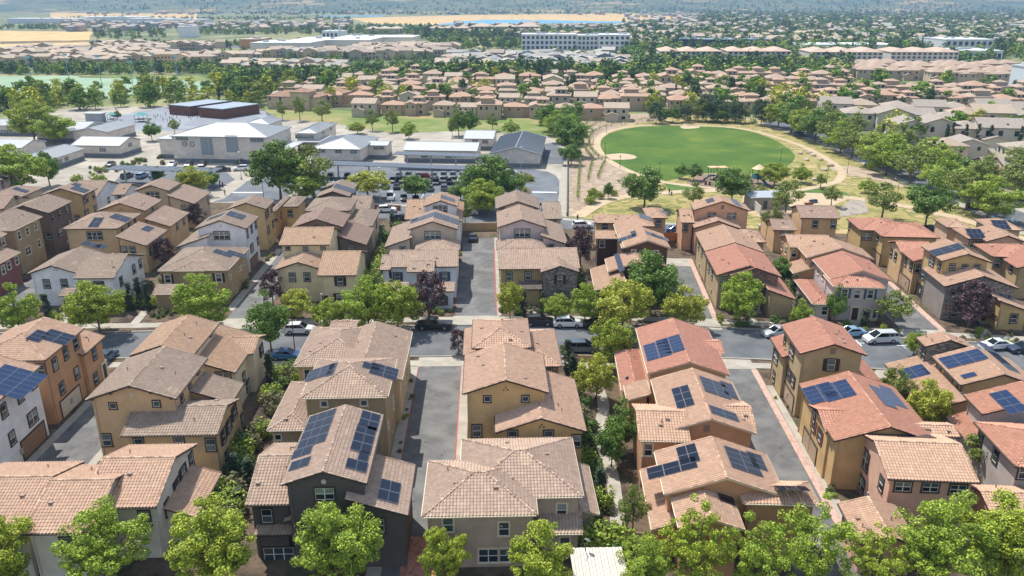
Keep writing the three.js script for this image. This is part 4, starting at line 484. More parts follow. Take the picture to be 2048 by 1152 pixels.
["school_field","field",3,[[-124.0,-406],[-77.4,-386.5],[-21.9,-375.9],[12.8,-369.1],[21.1,-362.6],[21.5,-324.9],[14.8,-312.3],[-4.8,-321.0],[-25.1,-324.9],[-46.3,-317.2],[-70.9,-341.3],[-93.7,-356.2],[-108.0,-356.2]]],
["back_lane","lot",3,[[11.6,-293.4],[15.2,-298.0],[18.9,-275.9],[16.6,-255.7],[10.0,-255.7]]],
["crosswalk","whitepaint",6,[[-77.0,-215.8],[-68.8,-215.8],[-68.6,-214.6],[-76.8,-214.6]]],
["crosswalk","whitepaint",6,[[5.6,-216.4],[12.4,-216.0],[12.3,-214.8],[5.6,-215.2]]],
["parking_stripe","whitepaint",6,[[-52.9,-233.1],[-51.4,-223.6],[-51.3,-223.7],[-52.7,-233.1]]],
["parking_stripe","whitepaint",6,[[-50.0,-233.1],[-48.7,-223.6],[-48.6,-223.7],[-49.9,-233.1]]],
["parking_stripe","whitepaint",6,[[-47.2,-233.1],[-46.0,-223.6],[-45.9,-223.7],[-47.1,-233.1]]],
["parking_stripe","whitepaint",6,[[-44.4,-233.1],[-43.3,-223.6],[-43.2,-223.7],[-44.3,-233.1]]],
["parking_stripe","whitepaint",6,[[-41.6,-233.1],[-40.6,-223.6],[-40.4,-223.7],[-41.4,-233.1]]],
["parking_stripe","whitepaint",6,[[-38.8,-233.1],[-37.9,-223.6],[-37.7,-223.7],[-38.6,-233.1]]],
["parking_stripe","whitepaint",6,[[-36.0,-233.1],[-35.2,-223.6],[-35.0,-223.6],[-35.8,-233.1]]],
["parking_stripe","whitepaint",6,[[-33.1,-233.1],[-32.5,-223.6],[-32.3,-223.6],[-33.0,-233.1]]],
["parking_stripe","whitepaint",6,[[-30.3,-233.1],[-29.8,-223.6],[-29.6,-223.6],[-30.2,-233.1]]],
["parking_stripe","whitepaint",6,[[-27.5,-233.1],[-27.0,-223.6],[-26.9,-223.6],[-27.3,-233.1]]],
["parking_stripe","whitepaint",6,[[-24.7,-233.1],[-24.3,-223.6],[-24.2,-223.6],[-24.5,-233.1]]],
["parking_stripe","whitepaint",6,[[-21.9,-233.1],[-21.6,-223.6],[-21.5,-223.6],[-21.7,-233.1]]],
["parking_stripe","whitepaint",6,[[-19.1,-233.1],[-18.9,-223.6],[-18.8,-223.6],[-18.9,-233.1]]],
["parking_stripe","whitepaint",6,[[-16.2,-233.1],[-16.2,-223.6],[-16.0,-223.6],[-16.1,-233.1]]],
["parking_stripe","whitepaint",6,[[-13.4,-233.1],[-13.5,-223.6],[-13.3,-223.6],[-13.3,-233.1]]],
["parking_stripe","whitepaint",6,[[-10.6,-233.1],[-10.8,-223.6],[-10.6,-223.6],[-10.4,-233.1]]],
["parking_stripe","whitepaint",6,[[-7.8,-233.1],[-8.1,-223.6],[-7.9,-223.6],[-7.6,-233.1]]],
["parking_stripe","whitepaint",6,[[-32.1,-213.7],[-31.8,-204.0],[-31.6,-204.0],[-31.9,-213.7]]],
["parking_stripe","whitepaint",6,[[-29.5,-213.7],[-29.3,-204.0],[-29.2,-204.0],[-29.3,-213.7]]],
["parking_stripe","whitepaint",6,[[-26.9,-213.7],[-26.8,-204.0],[-26.7,-204.0],[-26.7,-213.7]]],
["parking_stripe","whitepaint",6,[[-24.3,-213.7],[-24.3,-204.0],[-24.2,-204.0],[-24.1,-213.7]]],
["parking_stripe","whitepaint",6,[[-21.7,-213.7],[-21.8,-204.0],[-21.7,-204.0],[-21.5,-213.7]]],
["parking_stripe","whitepaint",6,[[-19.1,-213.7],[-19.3,-204.0],[-19.2,-204.0],[-18.9,-213.7]]],
["parking_stripe","whitepaint",6,[[-16.5,-213.7],[-16.9,-204.0],[-16.7,-204.0],[-16.3,-213.7]]],
["parking_stripe","whitepaint",6,[[-13.9,-213.7],[-14.4,-204.0],[-14.2,-204.0],[-13.7,-213.7]]],
["parking_stripe","whitepaint",6,[[-11.3,-213.7],[-11.9,-204.0],[-11.7,-204.0],[-11.1,-213.7]]],
["parking_stripe","whitepaint",6,[[-8.7,-213.7],[-9.4,-204.0],[-9.2,-204.0],[-8.5,-213.7]]],
["parking_stripe","whitepaint",6,[[-6.1,-213.7],[-6.9,-204.0],[-6.7,-204.0],[-5.9,-213.7]]],
["parking_stripe","whitepaint",6,[[-3.5,-213.7],[-4.4,-204.0],[-4.2,-204.0],[-3.3,-213.7]]],
["parking_tick","whitepaint",6,[[52.7,-113.0],[54.5,-113.0],[54.5,-112.8],[52.7,-112.8]]],
["parking_tick","whitepaint",7,[[53.5,-114.1],[53.7,-114.1],[53.7,-111.7],[53.5,-111.7]]],
["parking_tick","whitepaint",6,[[59.1,-112.1],[60.9,-112.1],[60.9,-111.9],[59.1,-111.9]]],
["parking_tick","whitepaint",7,[[59.9,-113.2],[60.0,-113.2],[60.0,-110.8],[59.9,-110.8]]],
["parking_tick","whitepaint",6,[[75.0,-109.4],[76.8,-109.4],[76.8,-109.2],[75.0,-109.2]]],
["parking_tick","whitepaint",7,[[75.9,-110.5],[76.0,-110.5],[76.0,-108.1],[75.9,-108.1]]],
["school_walk","concrete",5,[[16.2,-254.5],[18.7,-254.5],[13.6,-190.4],[12.3,-201.9],[14.2,-230.6]]],
["island","mulch",6,[[1.2,-238.2],[3.9,-242.9],[5.8,-238.9],[6.4,-231.3],[5.5,-226.9],[3.1,-227.6],[1.4,-232.0]]],
["island","mulch",6,[[2.3,-219.3],[3.6,-222.3],[5.2,-219.3],[5.2,-214.0],[3.7,-212.1],[2.3,-215.3]]],
["vineyard_soil","soil",2,[[13.8,-190.1],[21.0,-291.8],[30.3,-359.4],[62.4,-379.4],[69.3,-359.4],[45.5,-338.5],[34.9,-312.3],[30.0,-287.6],[30.5,-264.6],[36.3,-242.5],[37.5,-230.3],[30.4,-209.6],[20.6,-198.6],[16.1,-189.6]]],
["park_lawn","lawn",4,[[31.9,-290.8],[32.5,-294.9],[33.5,-300.7],[34.7,-306.4],[36.1,-311.1],[37.7,-315.7],[39.5,-319.7],[41.4,-323.2],[43.4,-326.1],[45.7,-328.8],[48.2,-331.4],[50.8,-333.8],[53.7,-335.7],[56.7,-337.0],[59.9,-337.9],[62.9,-338.5],[65.6,-338.7],[68.1,-338.7],[70.7,-338.5],[73.7,-338.0],[77.0,-337.2],[80.1,-336.4],[83.3,-335.5],[86.4,-334.5],[89.3,-332.9],[91.8,-330.6],[94.1,-327.6],[96.0,-323.6],[97.5,-318.2],[98.7,-311.9],[99.4,-305.2],[99.5,-297.9],[99.1,-290.3],[98.5,-283.5],[97.9,-278.1],[97.1,-273.6],[96.0,-269.1],[94.2,-264.5],[92.1,-260.1],[90.0,-256.0],[87.9,-252.4],[85.8,-249.1],[83.7,-246.4],[81.9,-244.1],[80.0,-242.2],[77.4,-241.0],[73.0,-240.6],[67.8,-240.8],[63.6,-241.0],[61.3,-241.4],[60.0,-241.8],[58.7,-241.8],[57.2,-241.2],[55.7,-240.2],[54.0,-238.8],[51.6,-236.5],[49.0,-233.7],[46.9,-231.7],[45.7,-230.8],[45.0,-230.7],[44.3,-231.0],[43.3,-231.6],[42.4,-232.6],[41.4,-234.1],[40.4,-236.1],[39.4,-238.6],[38.3,-241.8],[37.1,-245.9],[35.8,-250.7],[34.7,-255.2],[33.9,-258.8],[33.3,-262.1],[32.8,-265.5],[32.3,-269.0],[31.9,-272.7],[31.7,-276.6],[31.6,-281.6],[31.8,-287.0]]],
["park_path","path",5,[[58.2,-220.9],[55.8,-222.2],[52.5,-224.2],[49.6,-226.0],[47.7,-227.3],[46.3,-228.4],[44.7,-230.3],[42.7,-233.5],[40.5,-237.5],[38.5,-241.9],[36.8,-246.7],[35.3,-252.0],[34.0,-257.1],[33.1,-261.7],[32.5,-266.1],[32.1,-271.0],[31.9,-276.9],[31.9,-283.3],[32.1,-289.6],[32.8,-296.0],[33.7,-302.5],[35.0,-308.4],[36.5,-313.8],[38.3,-318.7],[40.2,-323.0],[42.3,-326.5],[44.5,-329.4],[46.9,-332.0],[49.4,-334.4],[52.0,-336.4],[54.7,-338.0],[57.8,-339.2],[61.0,-339.9],[64.0,-340.3],[66.4,-340.5],[68.6,-340.4],[71.1,-340.1],[74.4,-339.5],[78.0,-338.8],[81.3,-338.0],[84.0,-337.1],[86.3,-336.2],[88.6,-334.7],[91.1,-332.4],[93.7,-329.6],[95.8,-326.3],[97.4,-322.6],[98.6,-318.4],[99.8,-313.2],[101.2,-306.6],[102.7,-299.1],[103.8,-291.7],[104.3,-284.8],[104.4,-278.0],[104.3,-271.4],[103.9,-264.8],[103.3,-258.5],[102.5,-252.9],[101.7,-248.5],[100.8,-244.8],[99.8,-241.5],[98.4,-238.1],[96.8,-235.0],[95.4,-232.3],[94.2,-230.5],[93.1,-229.2],[91.7,-227.9],[89.8,-226.4],[87.6,-224.8],[85.4,-223.4],[83.7,-222.0],[82.2,-220.8],[80.9,-220.0],[79.6,-219.7],[78.2,-219.6],[77.1,-219.5],[77.2,-217.0],[78.3,-217.1],[80.0,-217.2],[81.9,-217.7],[83.6,-218.8],[85.2,-220.0],[86.9,-221.3],[89.0,-222.8],[91.3,-224.3],[93.4,-226.0],[94.9,-227.5],[96.2,-229.0],[97.5,-231.0],[99.1,-233.8],[100.7,-237.1],[102.1,-240.6],[103.2,-244.2],[104.2,-248.0],[105.0,-252.5],[105.8,-258.2],[106.4,-264.6],[106.8,-271.3],[106.9,-278.0],[106.8,-284.9],[106.3,-292.0],[105.2,-299.5],[103.7,-307.1],[102.2,-313.8],[101.0,-319.1],[99.7,-323.5],[98.0,-327.4],[95.7,-331.1],[92.9,-334.2],[90.1,-336.6],[87.5,-338.4],[84.8,-339.5],[82.0,-340.4],[78.5,-341.3],[74.8,-342.0],[71.5,-342.5],[68.8,-342.9],[66.4,-343.0],[63.8,-342.8],[60.6,-342.4],[57.1,-341.6],[53.7,-340.3],[50.6,-338.5],[47.8,-336.3],[45.1,-333.8],[42.6,-331.0],[40.2,-327.9],[38.0,-324.2],[36.0,-319.7],[34.1,-314.6],[32.5,-309.0],[31.3,-302.9],[30.3,-296.3],[29.6,-289.8],[29.4,-283.3],[29.4,-276.8],[29.6,-270.9],[30.0,-265.8],[30.6,-261.3],[31.6,-256.6],[32.8,-251.3],[34.4,-245.9],[36.2,-240.9],[38.3,-236.4],[40.5,-232.3],[42.7,-228.9],[44.5,-226.7],[46.2,-225.3],[48.2,-223.9],[51.2,-222.0],[54.6,-220.1],[57.0,-218.7]]],
["park_path","path",6,[[17.7,-188.4],[19.0,-191.3],[20.8,-195.2],[22.7,-198.8],[24.3,-201.5],[26.0,-203.9],[27.6,-205.8],[29.0,-207.2],[30.3,-208.1],[32.1,-209.1],[34.8,-210.3],[38.1,-211.5],[41.1,-212.6],[43.4,-213.4],[45.3,-214.1],[47.6,-214.6],[50.5,-215.2],[53.7,-215.7],[56.7,-215.8],[59.5,-215.6],[62.2,-215.0],[65.4,-214.3],[69.4,-213.5],[73.7,-212.7],[77.4,-211.9],[79.8,-211.6],[81.3,-211.4],[82.7,-211.1],[84.5,-210.4],[86.3,-209.6],[88.0,-208.6],[89.4,-207.7],[90.7,-206.8],[92.4,-205.4],[94.8,-203.3],[97.5,-201.0],[99.8,-198.5],[101.6,-195.9],[103.3,-193.1],[104.7,-190.6],[105.7,-189.2],[106.2,-188.6],[106.7,-187.5],[107.5,-185.4],[108.4,-182.8],[109.2,-179.6],[110.1,-175.3],[111.0,-170.5],[111.7,-167.1],[115.2,-167.7],[114.6,-171.2],[113.7,-176.0],[112.7,-180.5],[111.8,-183.8],[110.9,-186.6],[110.0,-188.9],[109.3,-190.5],[108.6,-191.4],[107.7,-192.5],[106.4,-194.9],[104.7,-197.8],[102.6,-200.8],[100.0,-203.5],[97.2,-206.1],[94.7,-208.1],[93.0,-209.6],[91.5,-210.7],[89.8,-211.7],[87.9,-212.8],[85.9,-213.7],[83.8,-214.5],[81.9,-214.9],[80.3,-215.1],[78.0,-215.5],[74.5,-216.2],[70.2,-217.1],[66.2,-217.9],[63.0,-218.5],[60.0,-219.1],[56.8,-219.4],[53.3,-219.3],[49.9,-218.8],[46.8,-218.2],[44.3,-217.5],[42.2,-216.8],[39.9,-216.0],[36.8,-214.9],[33.5,-213.7],[30.6,-212.4],[28.4,-211.2],[26.7,-209.9],[25.0,-208.2],[23.2,-206.1],[21.3,-203.5],[19.5,-200.6],[17.6,-196.8],[15.7,-192.8],[14.4,-189.9]]],
["park_plaza","path",5,[[68.5,-237.4],[72.2,-238.8],[68.9,-221.1],[74.5,-217.3],[79.2,-214.9],[84.8,-211.3],[90.4,-208.4],[83.6,-201.3],[78.2,-197.1],[72.0,-193.5],[61.1,-186.3],[60.3,-190.1],[63.8,-206.7]]],
["park_plaza","brownpave",4,[[99.6,-248.6],[103.6,-252.5],[108.6,-252.5],[111.8,-244.8],[112.2,-223.5],[110.3,-221.6],[107.2,-231.3],[105.5,-234.0],[101.6,-239.7],[102.2,-242.6]]],
["grey_plaza","greypave",6,[[89.8,-206.4],[92.8,-204.8],[89.1,-193.5],[80.4,-188.8],[83.0,-197.5]]],
["park_plaza","path",5,[[67.0,-235.7],[64.5,-216.5],[60.2,-204.2],[59.0,-192.8],[62.9,-192.4],[64.1,-203.3],[68.4,-215.7],[71.0,-235.2]]],
["play_surface","playmulch",5,[[57.2,-239.5],[68.7,-238.1],[64.8,-223.6],[57.7,-220.4],[50.5,-227.6]]],
["play_surface","playmulch",5,[[69.9,-238.8],[78.2,-238.8],[76.9,-222.4],[68.5,-219.8]]],
["lawn_strip","lawn2",4,[[44.1,-227.6],[48.5,-223.0],[56.7,-218.6],[54.9,-216.7],[43.6,-215.5]]],
["lawn_strip","lawn2",4,[[77.5,-215.8],[86.7,-220.4],[92.1,-216.1],[91.5,-209.6],[83.6,-213.7]]],
["lawn_patio","path",5,[[32.0,-272.1],[33.4,-273.0],[35.4,-274.2],[37.2,-274.8],[38.7,-274.4],[40.1,-273.3],[41.1,-272.1],[41.8,-270.7],[42.1,-269.2],[42.1,-267.7],[41.7,-266.4],[41.0,-265.2],[40.0,-264.3],[38.7,-263.6],[37.2,-263.2],[35.7,-263.1],[34.2,-263.1],[32.8,-263.3],[31.8,-264.3],[31.5,-266.7],[31.8,-269.8]]],
["lawn_patio","path",5,[[70.2,-336.5],[71.6,-338.2],[73.6,-340.5],[75.4,-341.9],[76.7,-341.7],[77.8,-340.6],[78.4,-339.1],[78.6,-337.5],[78.4,-335.5],[77.9,-333.8],[76.8,-332.6],[75.3,-331.6],[73.9,-331.0],[72.5,-330.6],[71.3,-330.6],[70.4,-331.2],[70.1,-332.8],[70.2,-334.9]]],
["boulevard","asphalt",2,[[106.9,-347.1],[112.0,-317.2],[114.8,-287.6],[114.9,-246.4],[114.0,-218.6],[116.4,-209.6],[116.5,-198.6],[116.5,-184.0],[117.0,-173.3],[115.7,-148.5],[130.2,-161.8],[128.8,-195.0],[128.3,-216.7],[126.2,-230.3],[127.9,-261.1],[130.0,-298.4],[126.6,-330.2],[119.4,-359.4]]],
["sidewalk","concrete",3,[[105.6,-346.9],[110.7,-317.1],[113.5,-287.6],[113.6,-246.4],[112.7,-218.5],[115.1,-209.4],[115.2,-198.6],[115.2,-184.0],[115.7,-173.3],[114.4,-148.6],[117.0,-148.5],[118.3,-173.3],[117.8,-184.1],[117.8,-198.6],[117.7,-209.8],[115.3,-218.6],[116.2,-246.3],[116.1,-287.7],[113.3,-317.4],[108.2,-347.4]]],
["sidewalk","concrete",3,[[118.2,-359.1],[125.4,-330.0],[128.7,-298.4],[126.6,-261.2],[124.9,-230.3],[127.0,-216.6],[127.5,-195.0],[128.9,-161.8],[131.5,-161.9],[130.1,-195.1],[129.6,-216.8],[127.5,-230.3],[129.2,-261.0],[131.3,-298.4],[127.9,-330.4],[120.7,-359.7]]],
["sports_turf","turf",2,[[-405,-543],[-354.4,-568],[-313.5,-576],[-232.6,-550],[-173.1,-516],[-169.2,-465],[-197.8,-445],[-239.0,-440],[-276.9,-440],[-324.4,-431]]],
["sports_turf","field",2,[[-313.7,-590],[-217.4,-572],[-199.9,-543],[-294.2,-559]]],
["dry_slope","drygrass",1,[[-1161,-1467],[-869,-1420],[-697,-1397],[-618,-1222],[-486,-954],[-558,-904],[-706,-886]]],
["dry_slope","drygrass",2,[[-314.1,-632],[-291.4,-693],[-280.9,-735],[-254.6,-682],[-250.4,-651]]],
["dry_slope","drygrass",2,[[-189.5,-572],[-155.5,-550],[-130.6,-504],[-140.5,-495],[-180.1,-543]]],
["dry_field","drygrass",1,[[-1878,-3426],[-1188,-3181],[-869,-2312],[-1322,-2406]]],
["meadow","drymeadow",2,[[-185.9,-1072],[-21.4,-1046],[-30.3,-934],[-145.2,-914],[-190.0,-976]]],
["far_bank","drygrass",1,[[-470,-2439],[-152.6,-2920],[450,-3299],[545,-2439],[436,-1999],[46.0,-2144],[-161.7,-1760],[-316.9,-1872]]],
["lake","water",3,[[-167.0,-1796],[-126.7,-2045],[-71.5,-2225],[86.3,-2198],[204.5,-2069],[441,-2022],[401,-1892],[189.2,-1913],[-26.8,-1872],[-99.7,-1778]]],
["lake","water",3,[[-641,-2810],[-427,-2828],[-409,-2658],[-607,-2658]]],
["far_road","lot",1,[[-651,-1059],[-556,-1099],[-255.3,-914],[-164.6,-843],[-165.0,-819],[-245.1,-877],[-527,-1040],[-614,-998]]],
["far_road","asphalt",2,[[376.7,-646],[361.4,-580],[325.7,-495],[285.6,-454],[346.2,-580]]]];
const TREES = [   // kind, x, z, height, width, label, group
["fg",-44.0,-56.9,9.2,1.14,"bright green street tree in the bottom left corner","street trees along the bottom edge"],
["fg",-36.0,-57.9,9.6,1.14,"yellow-green street tree before the off-white house","street trees along the bottom edge"],
["fg",-26.2,-57.9,9.3,1.14,"broad yellow-green street tree between the off-white and charcoal houses","street trees along the bottom edge"],
["fg",-15.6,-57.6,9.9,1.14,"tall leafy street tree in front of the charcoal house","street trees along the bottom edge"],
["fg",-5.8,-58.2,7.0,0.85,"small slender street tree before the gap left of the taupe house","street trees along the bottom edge"],
["fg",2.5,-57.2,8.3,1.20,"round street tree in front of the taupe house","street trees along the bottom edge"],
["fg",11.9,-57.6,6.6,1.14,"low street tree right of the white patio cover","street trees along the bottom edge"],
["airy",16.1,-57.2,10.2,0.94,"tall open street tree in front of the black-panelled house, left of three","street trees along the bottom edge"],
["airy",21.2,-57.2,8.6,1.04,"mid-height street tree in front of the black-panelled house, middle of three","street trees along the bottom edge"],
["airy",26.4,-57.6,10.0,1.10,"wide open street tree in front of the black-panelled house, right of three","street trees along the bottom edge"],
["airy",32.1,-57.2,7.5,1.10,"short street tree before the low pink wing","street trees along the bottom edge"],
["fg",37.6,-57.6,10.6,1.14,"tall dense street tree in front of the pink house","street trees along the bottom edge"],
["fg",44.2,-57.9,9.6,1.25,"street tree in the bottom right corner","street trees along the bottom edge"],
["plane",-78.7,-117.4,8.5,1.00,"street tree at the left edge before the white house","garden and street trees"],
["plane",-65.5,-116.6,9.0,1.10,"street tree between the orange house and the white house","garden and street trees"],
["plane",-49.6,-118.3,9.6,1.15,"big street tree in front of the olive house","garden and street trees"],
["green",-36.2,-109.4,10.1,0.95,"dark street tree beside the blue car","garden and street trees"],
["yellow",-35.6,-122.5,5.6,1.20,"small yellow tree by the arched brown door","garden and street trees"],
["plane",-29.0,-117.4,5.8,1.10,"low tree before the pale cream house","garden and street trees"],
["plane",-22.9,-117.4,9.4,1.05,"left of the two tall street trees beside the black pickup","garden and street trees"],
["plane",-18.2,-117.4,9.0,1.05,"right of the two tall street trees beside the black pickup","garden and street trees"],
["yellow",-0.3,-122.5,6.7,0.90,"slim tree left of the small cypresses","garden and street trees"],
["plane",7.3,-122.1,4.7,1.20,"small spreading tree by the stone house front","garden and street trees"],
["plane",12.0,-121.2,6.9,1.00,"street tree over the white SUV","garden and street trees"],
["yellow",17.7,-117.4,9.0,1.25,"broad yellow street tree before the chocolate house","garden and street trees"],
["green",23.2,-124.3,11.2,1.10,"dark green tree beside the chocolate house","garden and street trees"],
["yellow",27.7,-118.3,7.4,1.10,"yellow street tree at the right alley mouth","garden and street trees"],
["plane",37.3,-121.2,9.0,1.00,"bright tree in front of the brick-front house","garden and street trees"],
["green",52.6,-120.4,7.2,0.70,"narrow dark tree before the lavender house","garden and street trees"],
["plane",47.1,-120.4,4.5,1.00,"small tree at the corner of the lavender house","garden and street trees"],
["olive",61.7,-119.3,6.3,1.30,"thin reddish-green tree right of the lavender house","garden and street trees"],
["plum",74.0,-119.3,7.8,1.15,"purple plum tree before the stone front at the right","garden and street trees"],
["plum",-13.7,-122.1,8.5,0.95,"purple plum tree before the white grey-shuttered house","garden and street trees"],
["plum",-41.4,-128.9,6.7,0.80,"purple plum tree at the left alley mouth","garden and street trees"],
["plum",13.3,-147.0,9.0,0.85,"purple plum tree right of the lavender gabled house","garden and street trees"],
["plum",-68.7,-150.1,6.2,1.00,"purple plum tree beside the olive house","garden and street trees"],
["plum",-73.4,-179.6,5.6,1.00,"reddish plum tree by the beige house near the school","garden and street trees"],
["plum",-8.0,-109.0,4.0,1.10,"small plum tree at the lower alley mouth","garden and street trees"],
["plane",14.3,-104.4,7.8,0.90,"sparse street tree left of the red-roofed house","garden and street trees"],
["yellow",11.2,-94.4,6.7,1.00,"light tree on the garden walk","garden and street trees"],
["green",12.7,-81.4,7.2,0.90,"upper of two trees over the garden walk","garden and street trees"],
["green",11.3,-78.2,5.6,0.80,"lower of two trees over the garden walk","garden and street trees"],
["olive",11.9,-65.9,5.8,0.75,"thin tree at the lower end of the garden walk","garden and street trees"],
["olive",49.3,-91.4,6.3,1.00,"round olive tree by the low solar roof","garden and street trees"],
["yellow",50.6,-85.6,7.4,0.90,"rounded yellow-green tree beside the ochre house","garden and street trees"],
["olive",52.5,-76.2,5.6,1.20,"pale feathery tree beside the grey house","garden and street trees"],
["plane",59.8,-108.3,4.0,0.90,"sapling on the street verge at the right","garden and street trees"],
["olive",-11.0,-180.9,6.7,0.80,"thin tree at the end of the upper alley","garden and street trees"],
["olive",57.1,-169.3,9.0,0.70,"narrow tree between the olive-tan and orange-tan houses","garden and street trees"],
["green",50.4,-141.2,5.0,1.10,"small tree beside the red low roof","garden and street trees"],
["green",98.0,-147.0,5.6,1.00,"small tree by the khaki house at the right edge","garden and street trees"],
["plane",-134.9,-213.7,13.4,1.39,"leafy green tree by the left solar carport","school trees"],
["plane",-178.8,-299.5,15.9,1.26,"leafy green tree by the left-edge classrooms, first from the left","school trees"],
["plane",-169.0,-295.1,13.4,1.39,"leafy green tree by the left-edge classrooms, second from the left","school trees"],
["green",-135.3,-300.6,8.5,1.13,"dark green tree by the playground asphalt, second from the left","school trees"],
["green",-131.8,-223.6,9.8,1.01,"dark green tree by the left solar carport, first from the left","school trees"],
["green",-102.7,-228.3,4.9,1.26,"dark green tree by the left solar carport, second from the left","school trees"],
["yellow",-85.7,-210.2,8.5,1.26,"yellow-green rounded tree by the school driveway","school trees"],
["green",-83.8,-219.8,6.1,1.01,"dark green tree by the school driveway, first from the left","school trees"],
["green",-61.3,-206.7,15.9,1.20,"dark green tree by the school driveway, second from the left","school trees"],
["olive",-52.8,-207.9,14.6,1.26,"thin grey-green tree by the school driveway","school trees"],
["plane",-54.4,-204.5,11.0,1.26,"leafy green tree by the school driveway","school trees"],
["yellow",-38.5,-209.0,7.8,1.70,"yellow-green rounded tree by the nearest parking row","school trees"],
["green",-25.5,-206.7,6.8,1.51,"dark green tree by the nearest parking row","school trees"],
["green",-13.4,-204.5,6.8,1.64,"dark green tree by the drop-off loop, first from the left","school trees"],
["green",-6.4,-202.3,12.8,1.26,"dark green tree by the drop-off loop, second from the left","school trees"],
["green",-2.1,-203.4,11.6,1.26,"dark green tree by the drop-off loop, third from the left","school trees"],
["plane",-8.3,-194.0,8.5,1.26,"leafy green tree by the drop-off loop, first from the left","school trees"],
["plane",-6.1,-191.1,8.5,1.26,"leafy green tree by the drop-off loop, second from the left","school trees"],
["green",15.4,-324.9,11.0,1.26,"dark green tree by the vineyard edge, second from the left","school trees"],
["green",18.2,-296.2,12.2,1.26,"dark green tree by the vineyard edge, third from the left","school trees"],
["green",19.0,-270.0,13.4,1.26,"dark green tree by the vineyard edge, fifth from the left","school trees"],
["green",23.0,-317.2,11.0,1.26,"dark green tree by the vineyard edge, sixth from the left","school trees"],
["green",26.7,-341.3,9.8,1.26,"dark green tree by the vineyard edge, seventh from the left","school trees"],
["green",13.2,-341.3,9.8,1.26,"dark green tree by the vineyard edge, first from the left","school trees"],
["plane",17.3,-314.7,9.8,1.26,"leafy green tree by the vineyard edge, second from the left","school trees"],
["green",21.1,-324.9,11.0,1.26,"dark green tree by the vineyard edge, fourth from the left","school trees"],
["plane",22.5,-294.0,11.0,1.26,"leafy green tree by the vineyard edge, third from the left","school trees"],
["green",19.0,-254.3,8.5,1.26,"dark green tree by the drop-off loop, fourth from the left","school trees"],
["olive",-48.0,-322.3,9.2,1.13,"thin grey-green tree by the school field, second from the left","school trees"],
["green",-20.7,-312.3,12.2,1.01,"dark green tree by the school field, first from the left","school trees"],
["green",-16.5,-314.7,9.8,1.01,"dark green tree by the school field, second from the left","school trees"],
["olive",-56.5,-324.9,8.5,1.01,"thin grey-green tree by the school field, first from the left","school trees"],
["plane",-39.3,-305.2,6.7,1.13,"leafy green tree by the school field, second from the left","school trees"],
["olive",-7.9,-324.9,7.3,1.01,"thin grey-green tree by the school field, fourth from the left","school trees"],
["plane",-0.4,-317.2,6.1,1.51,"leafy green tree by the vineyard edge, first from the left","school trees"],
["olive",-81.7,-347.1,9.8,1.39,"thin grey-green tree by the school field end, third from the left","school trees"],
["olive",-92.9,-353.2,11.0,1.01,"thin grey-green tree by the school field end, second from the left","school trees"],
["olive",-101.4,-356.2,8.5,0.88,"thin grey-green tree by the school field end, first from the left","school trees"],
["olive",-133.4,-317.2,6.1,1.13,"thin grey-green tree by the playground asphalt","school trees"],
["plane",-61.2,-317.2,4.9,1.64,"leafy green tree by the school field, first from the left","school trees"],
["plane",-90.8,-267.3,6.1,1.26,"leafy green tree by the gymnasium, first from the left","school trees"],
["plane",-84.9,-264.6,6.6,1.39,"leafy green tree by the gymnasium, second from the left","school trees"],
["olive",-23.0,-308.7,7.3,0.76,"thin grey-green tree by the school field, third from the left","school trees"],
["green",-174.3,-356.2,4.9,1.26,"dark green tree by the playground asphalt, first from the left","school trees"],
["green",33.7,-198.1,10.4,1.38,"large dark tree on the park path above the tan hip-roofed house","park trees"],
["olive",45.9,-197.1,7.0,1.20,"tree left of the pink gabled house","park trees"],
["green",57.1,-202.3,9.6,1.32,"dense tree right of the playground tower","park trees"],
["green",50.3,-233.8,4.8,1.20,"left of two small lawn-edge trees","park trees"],
["green",53.4,-231.0,5.0,1.32,"right of two small lawn-edge trees","park trees"],
["plane",74.8,-223.6,7.0,1.44,"bright tree right of the tower slide","park trees"],
["plane",83.8,-227.6,6.0,1.20,"bright tree on the dry slope","park trees"],
["olive",67.4,-191.1,8.6,1.32,"grey-green tree at the plaza","park trees"],
["olive",82.0,-199.7,5.6,1.32,"small tree by the picnic tables","park trees"],
["olive",89.1,-186.3,9.4,1.38,"olive-green tree above the mustard house","park trees"],
["plane",97.8,-214.9,4.4,1.56,"round bush-like tree on the park slope","park trees"],
["green",96.6,-180.0,13.0,1.20,"tallest dark tree at the park edge on the right","park trees"],
["olive",66.2,-207.9,4.0,1.56,"purple-grey shrub tree at the plaza wall","park trees"],
["plane",21.2,-204.5,4.0,0.96,"lone small tree below the vine rows","park trees"],
["green",25.7,-208.4,4.4,0.84,"small tree right of the vine rows","park trees"],
["olive",78.2,-216.1,3.5,1.44,"low spreading tree on the lawn strip","park trees"],
["olive",87.0,-221.1,4.2,1.56,"thin tree at the path fork","park trees"],
["plane",110.2,-332.9,11.4,1.39,"leafy tree by the park side of the boulevard, far part, first from the left","boulevard trees"],
["green",111.7,-321.0,11.7,1.39,"leafy tree by the park side of the boulevard, far part, second from the left","boulevard trees"],
["plane",112.7,-309.9,10.9,1.39,"leafy tree by the park side of the boulevard, far part, third from the left","boulevard trees"],
["green",113.6,-299.5,11.9,1.39,"leafy tree by the park side of the boulevard, far part, fourth from the left","boulevard trees"],
["olive",113.9,-287.6,12.4,1.39,"leafy tree by the house side of the boulevard, first from the left","boulevard trees"],
["plane",113.8,-275.7,11.2,1.39,"leafy tree by the house side of the boulevard, second from the left","boulevard trees"],
["olive",114.0,-266.4,11.3,1.39,"leafy tree by the house side of the boulevard, third from the left","boulevard trees"],
["plane",113.4,-238.8,12.5,1.39,"leafy tree by the house side of the boulevard, fifth from the left","boulevard trees"],
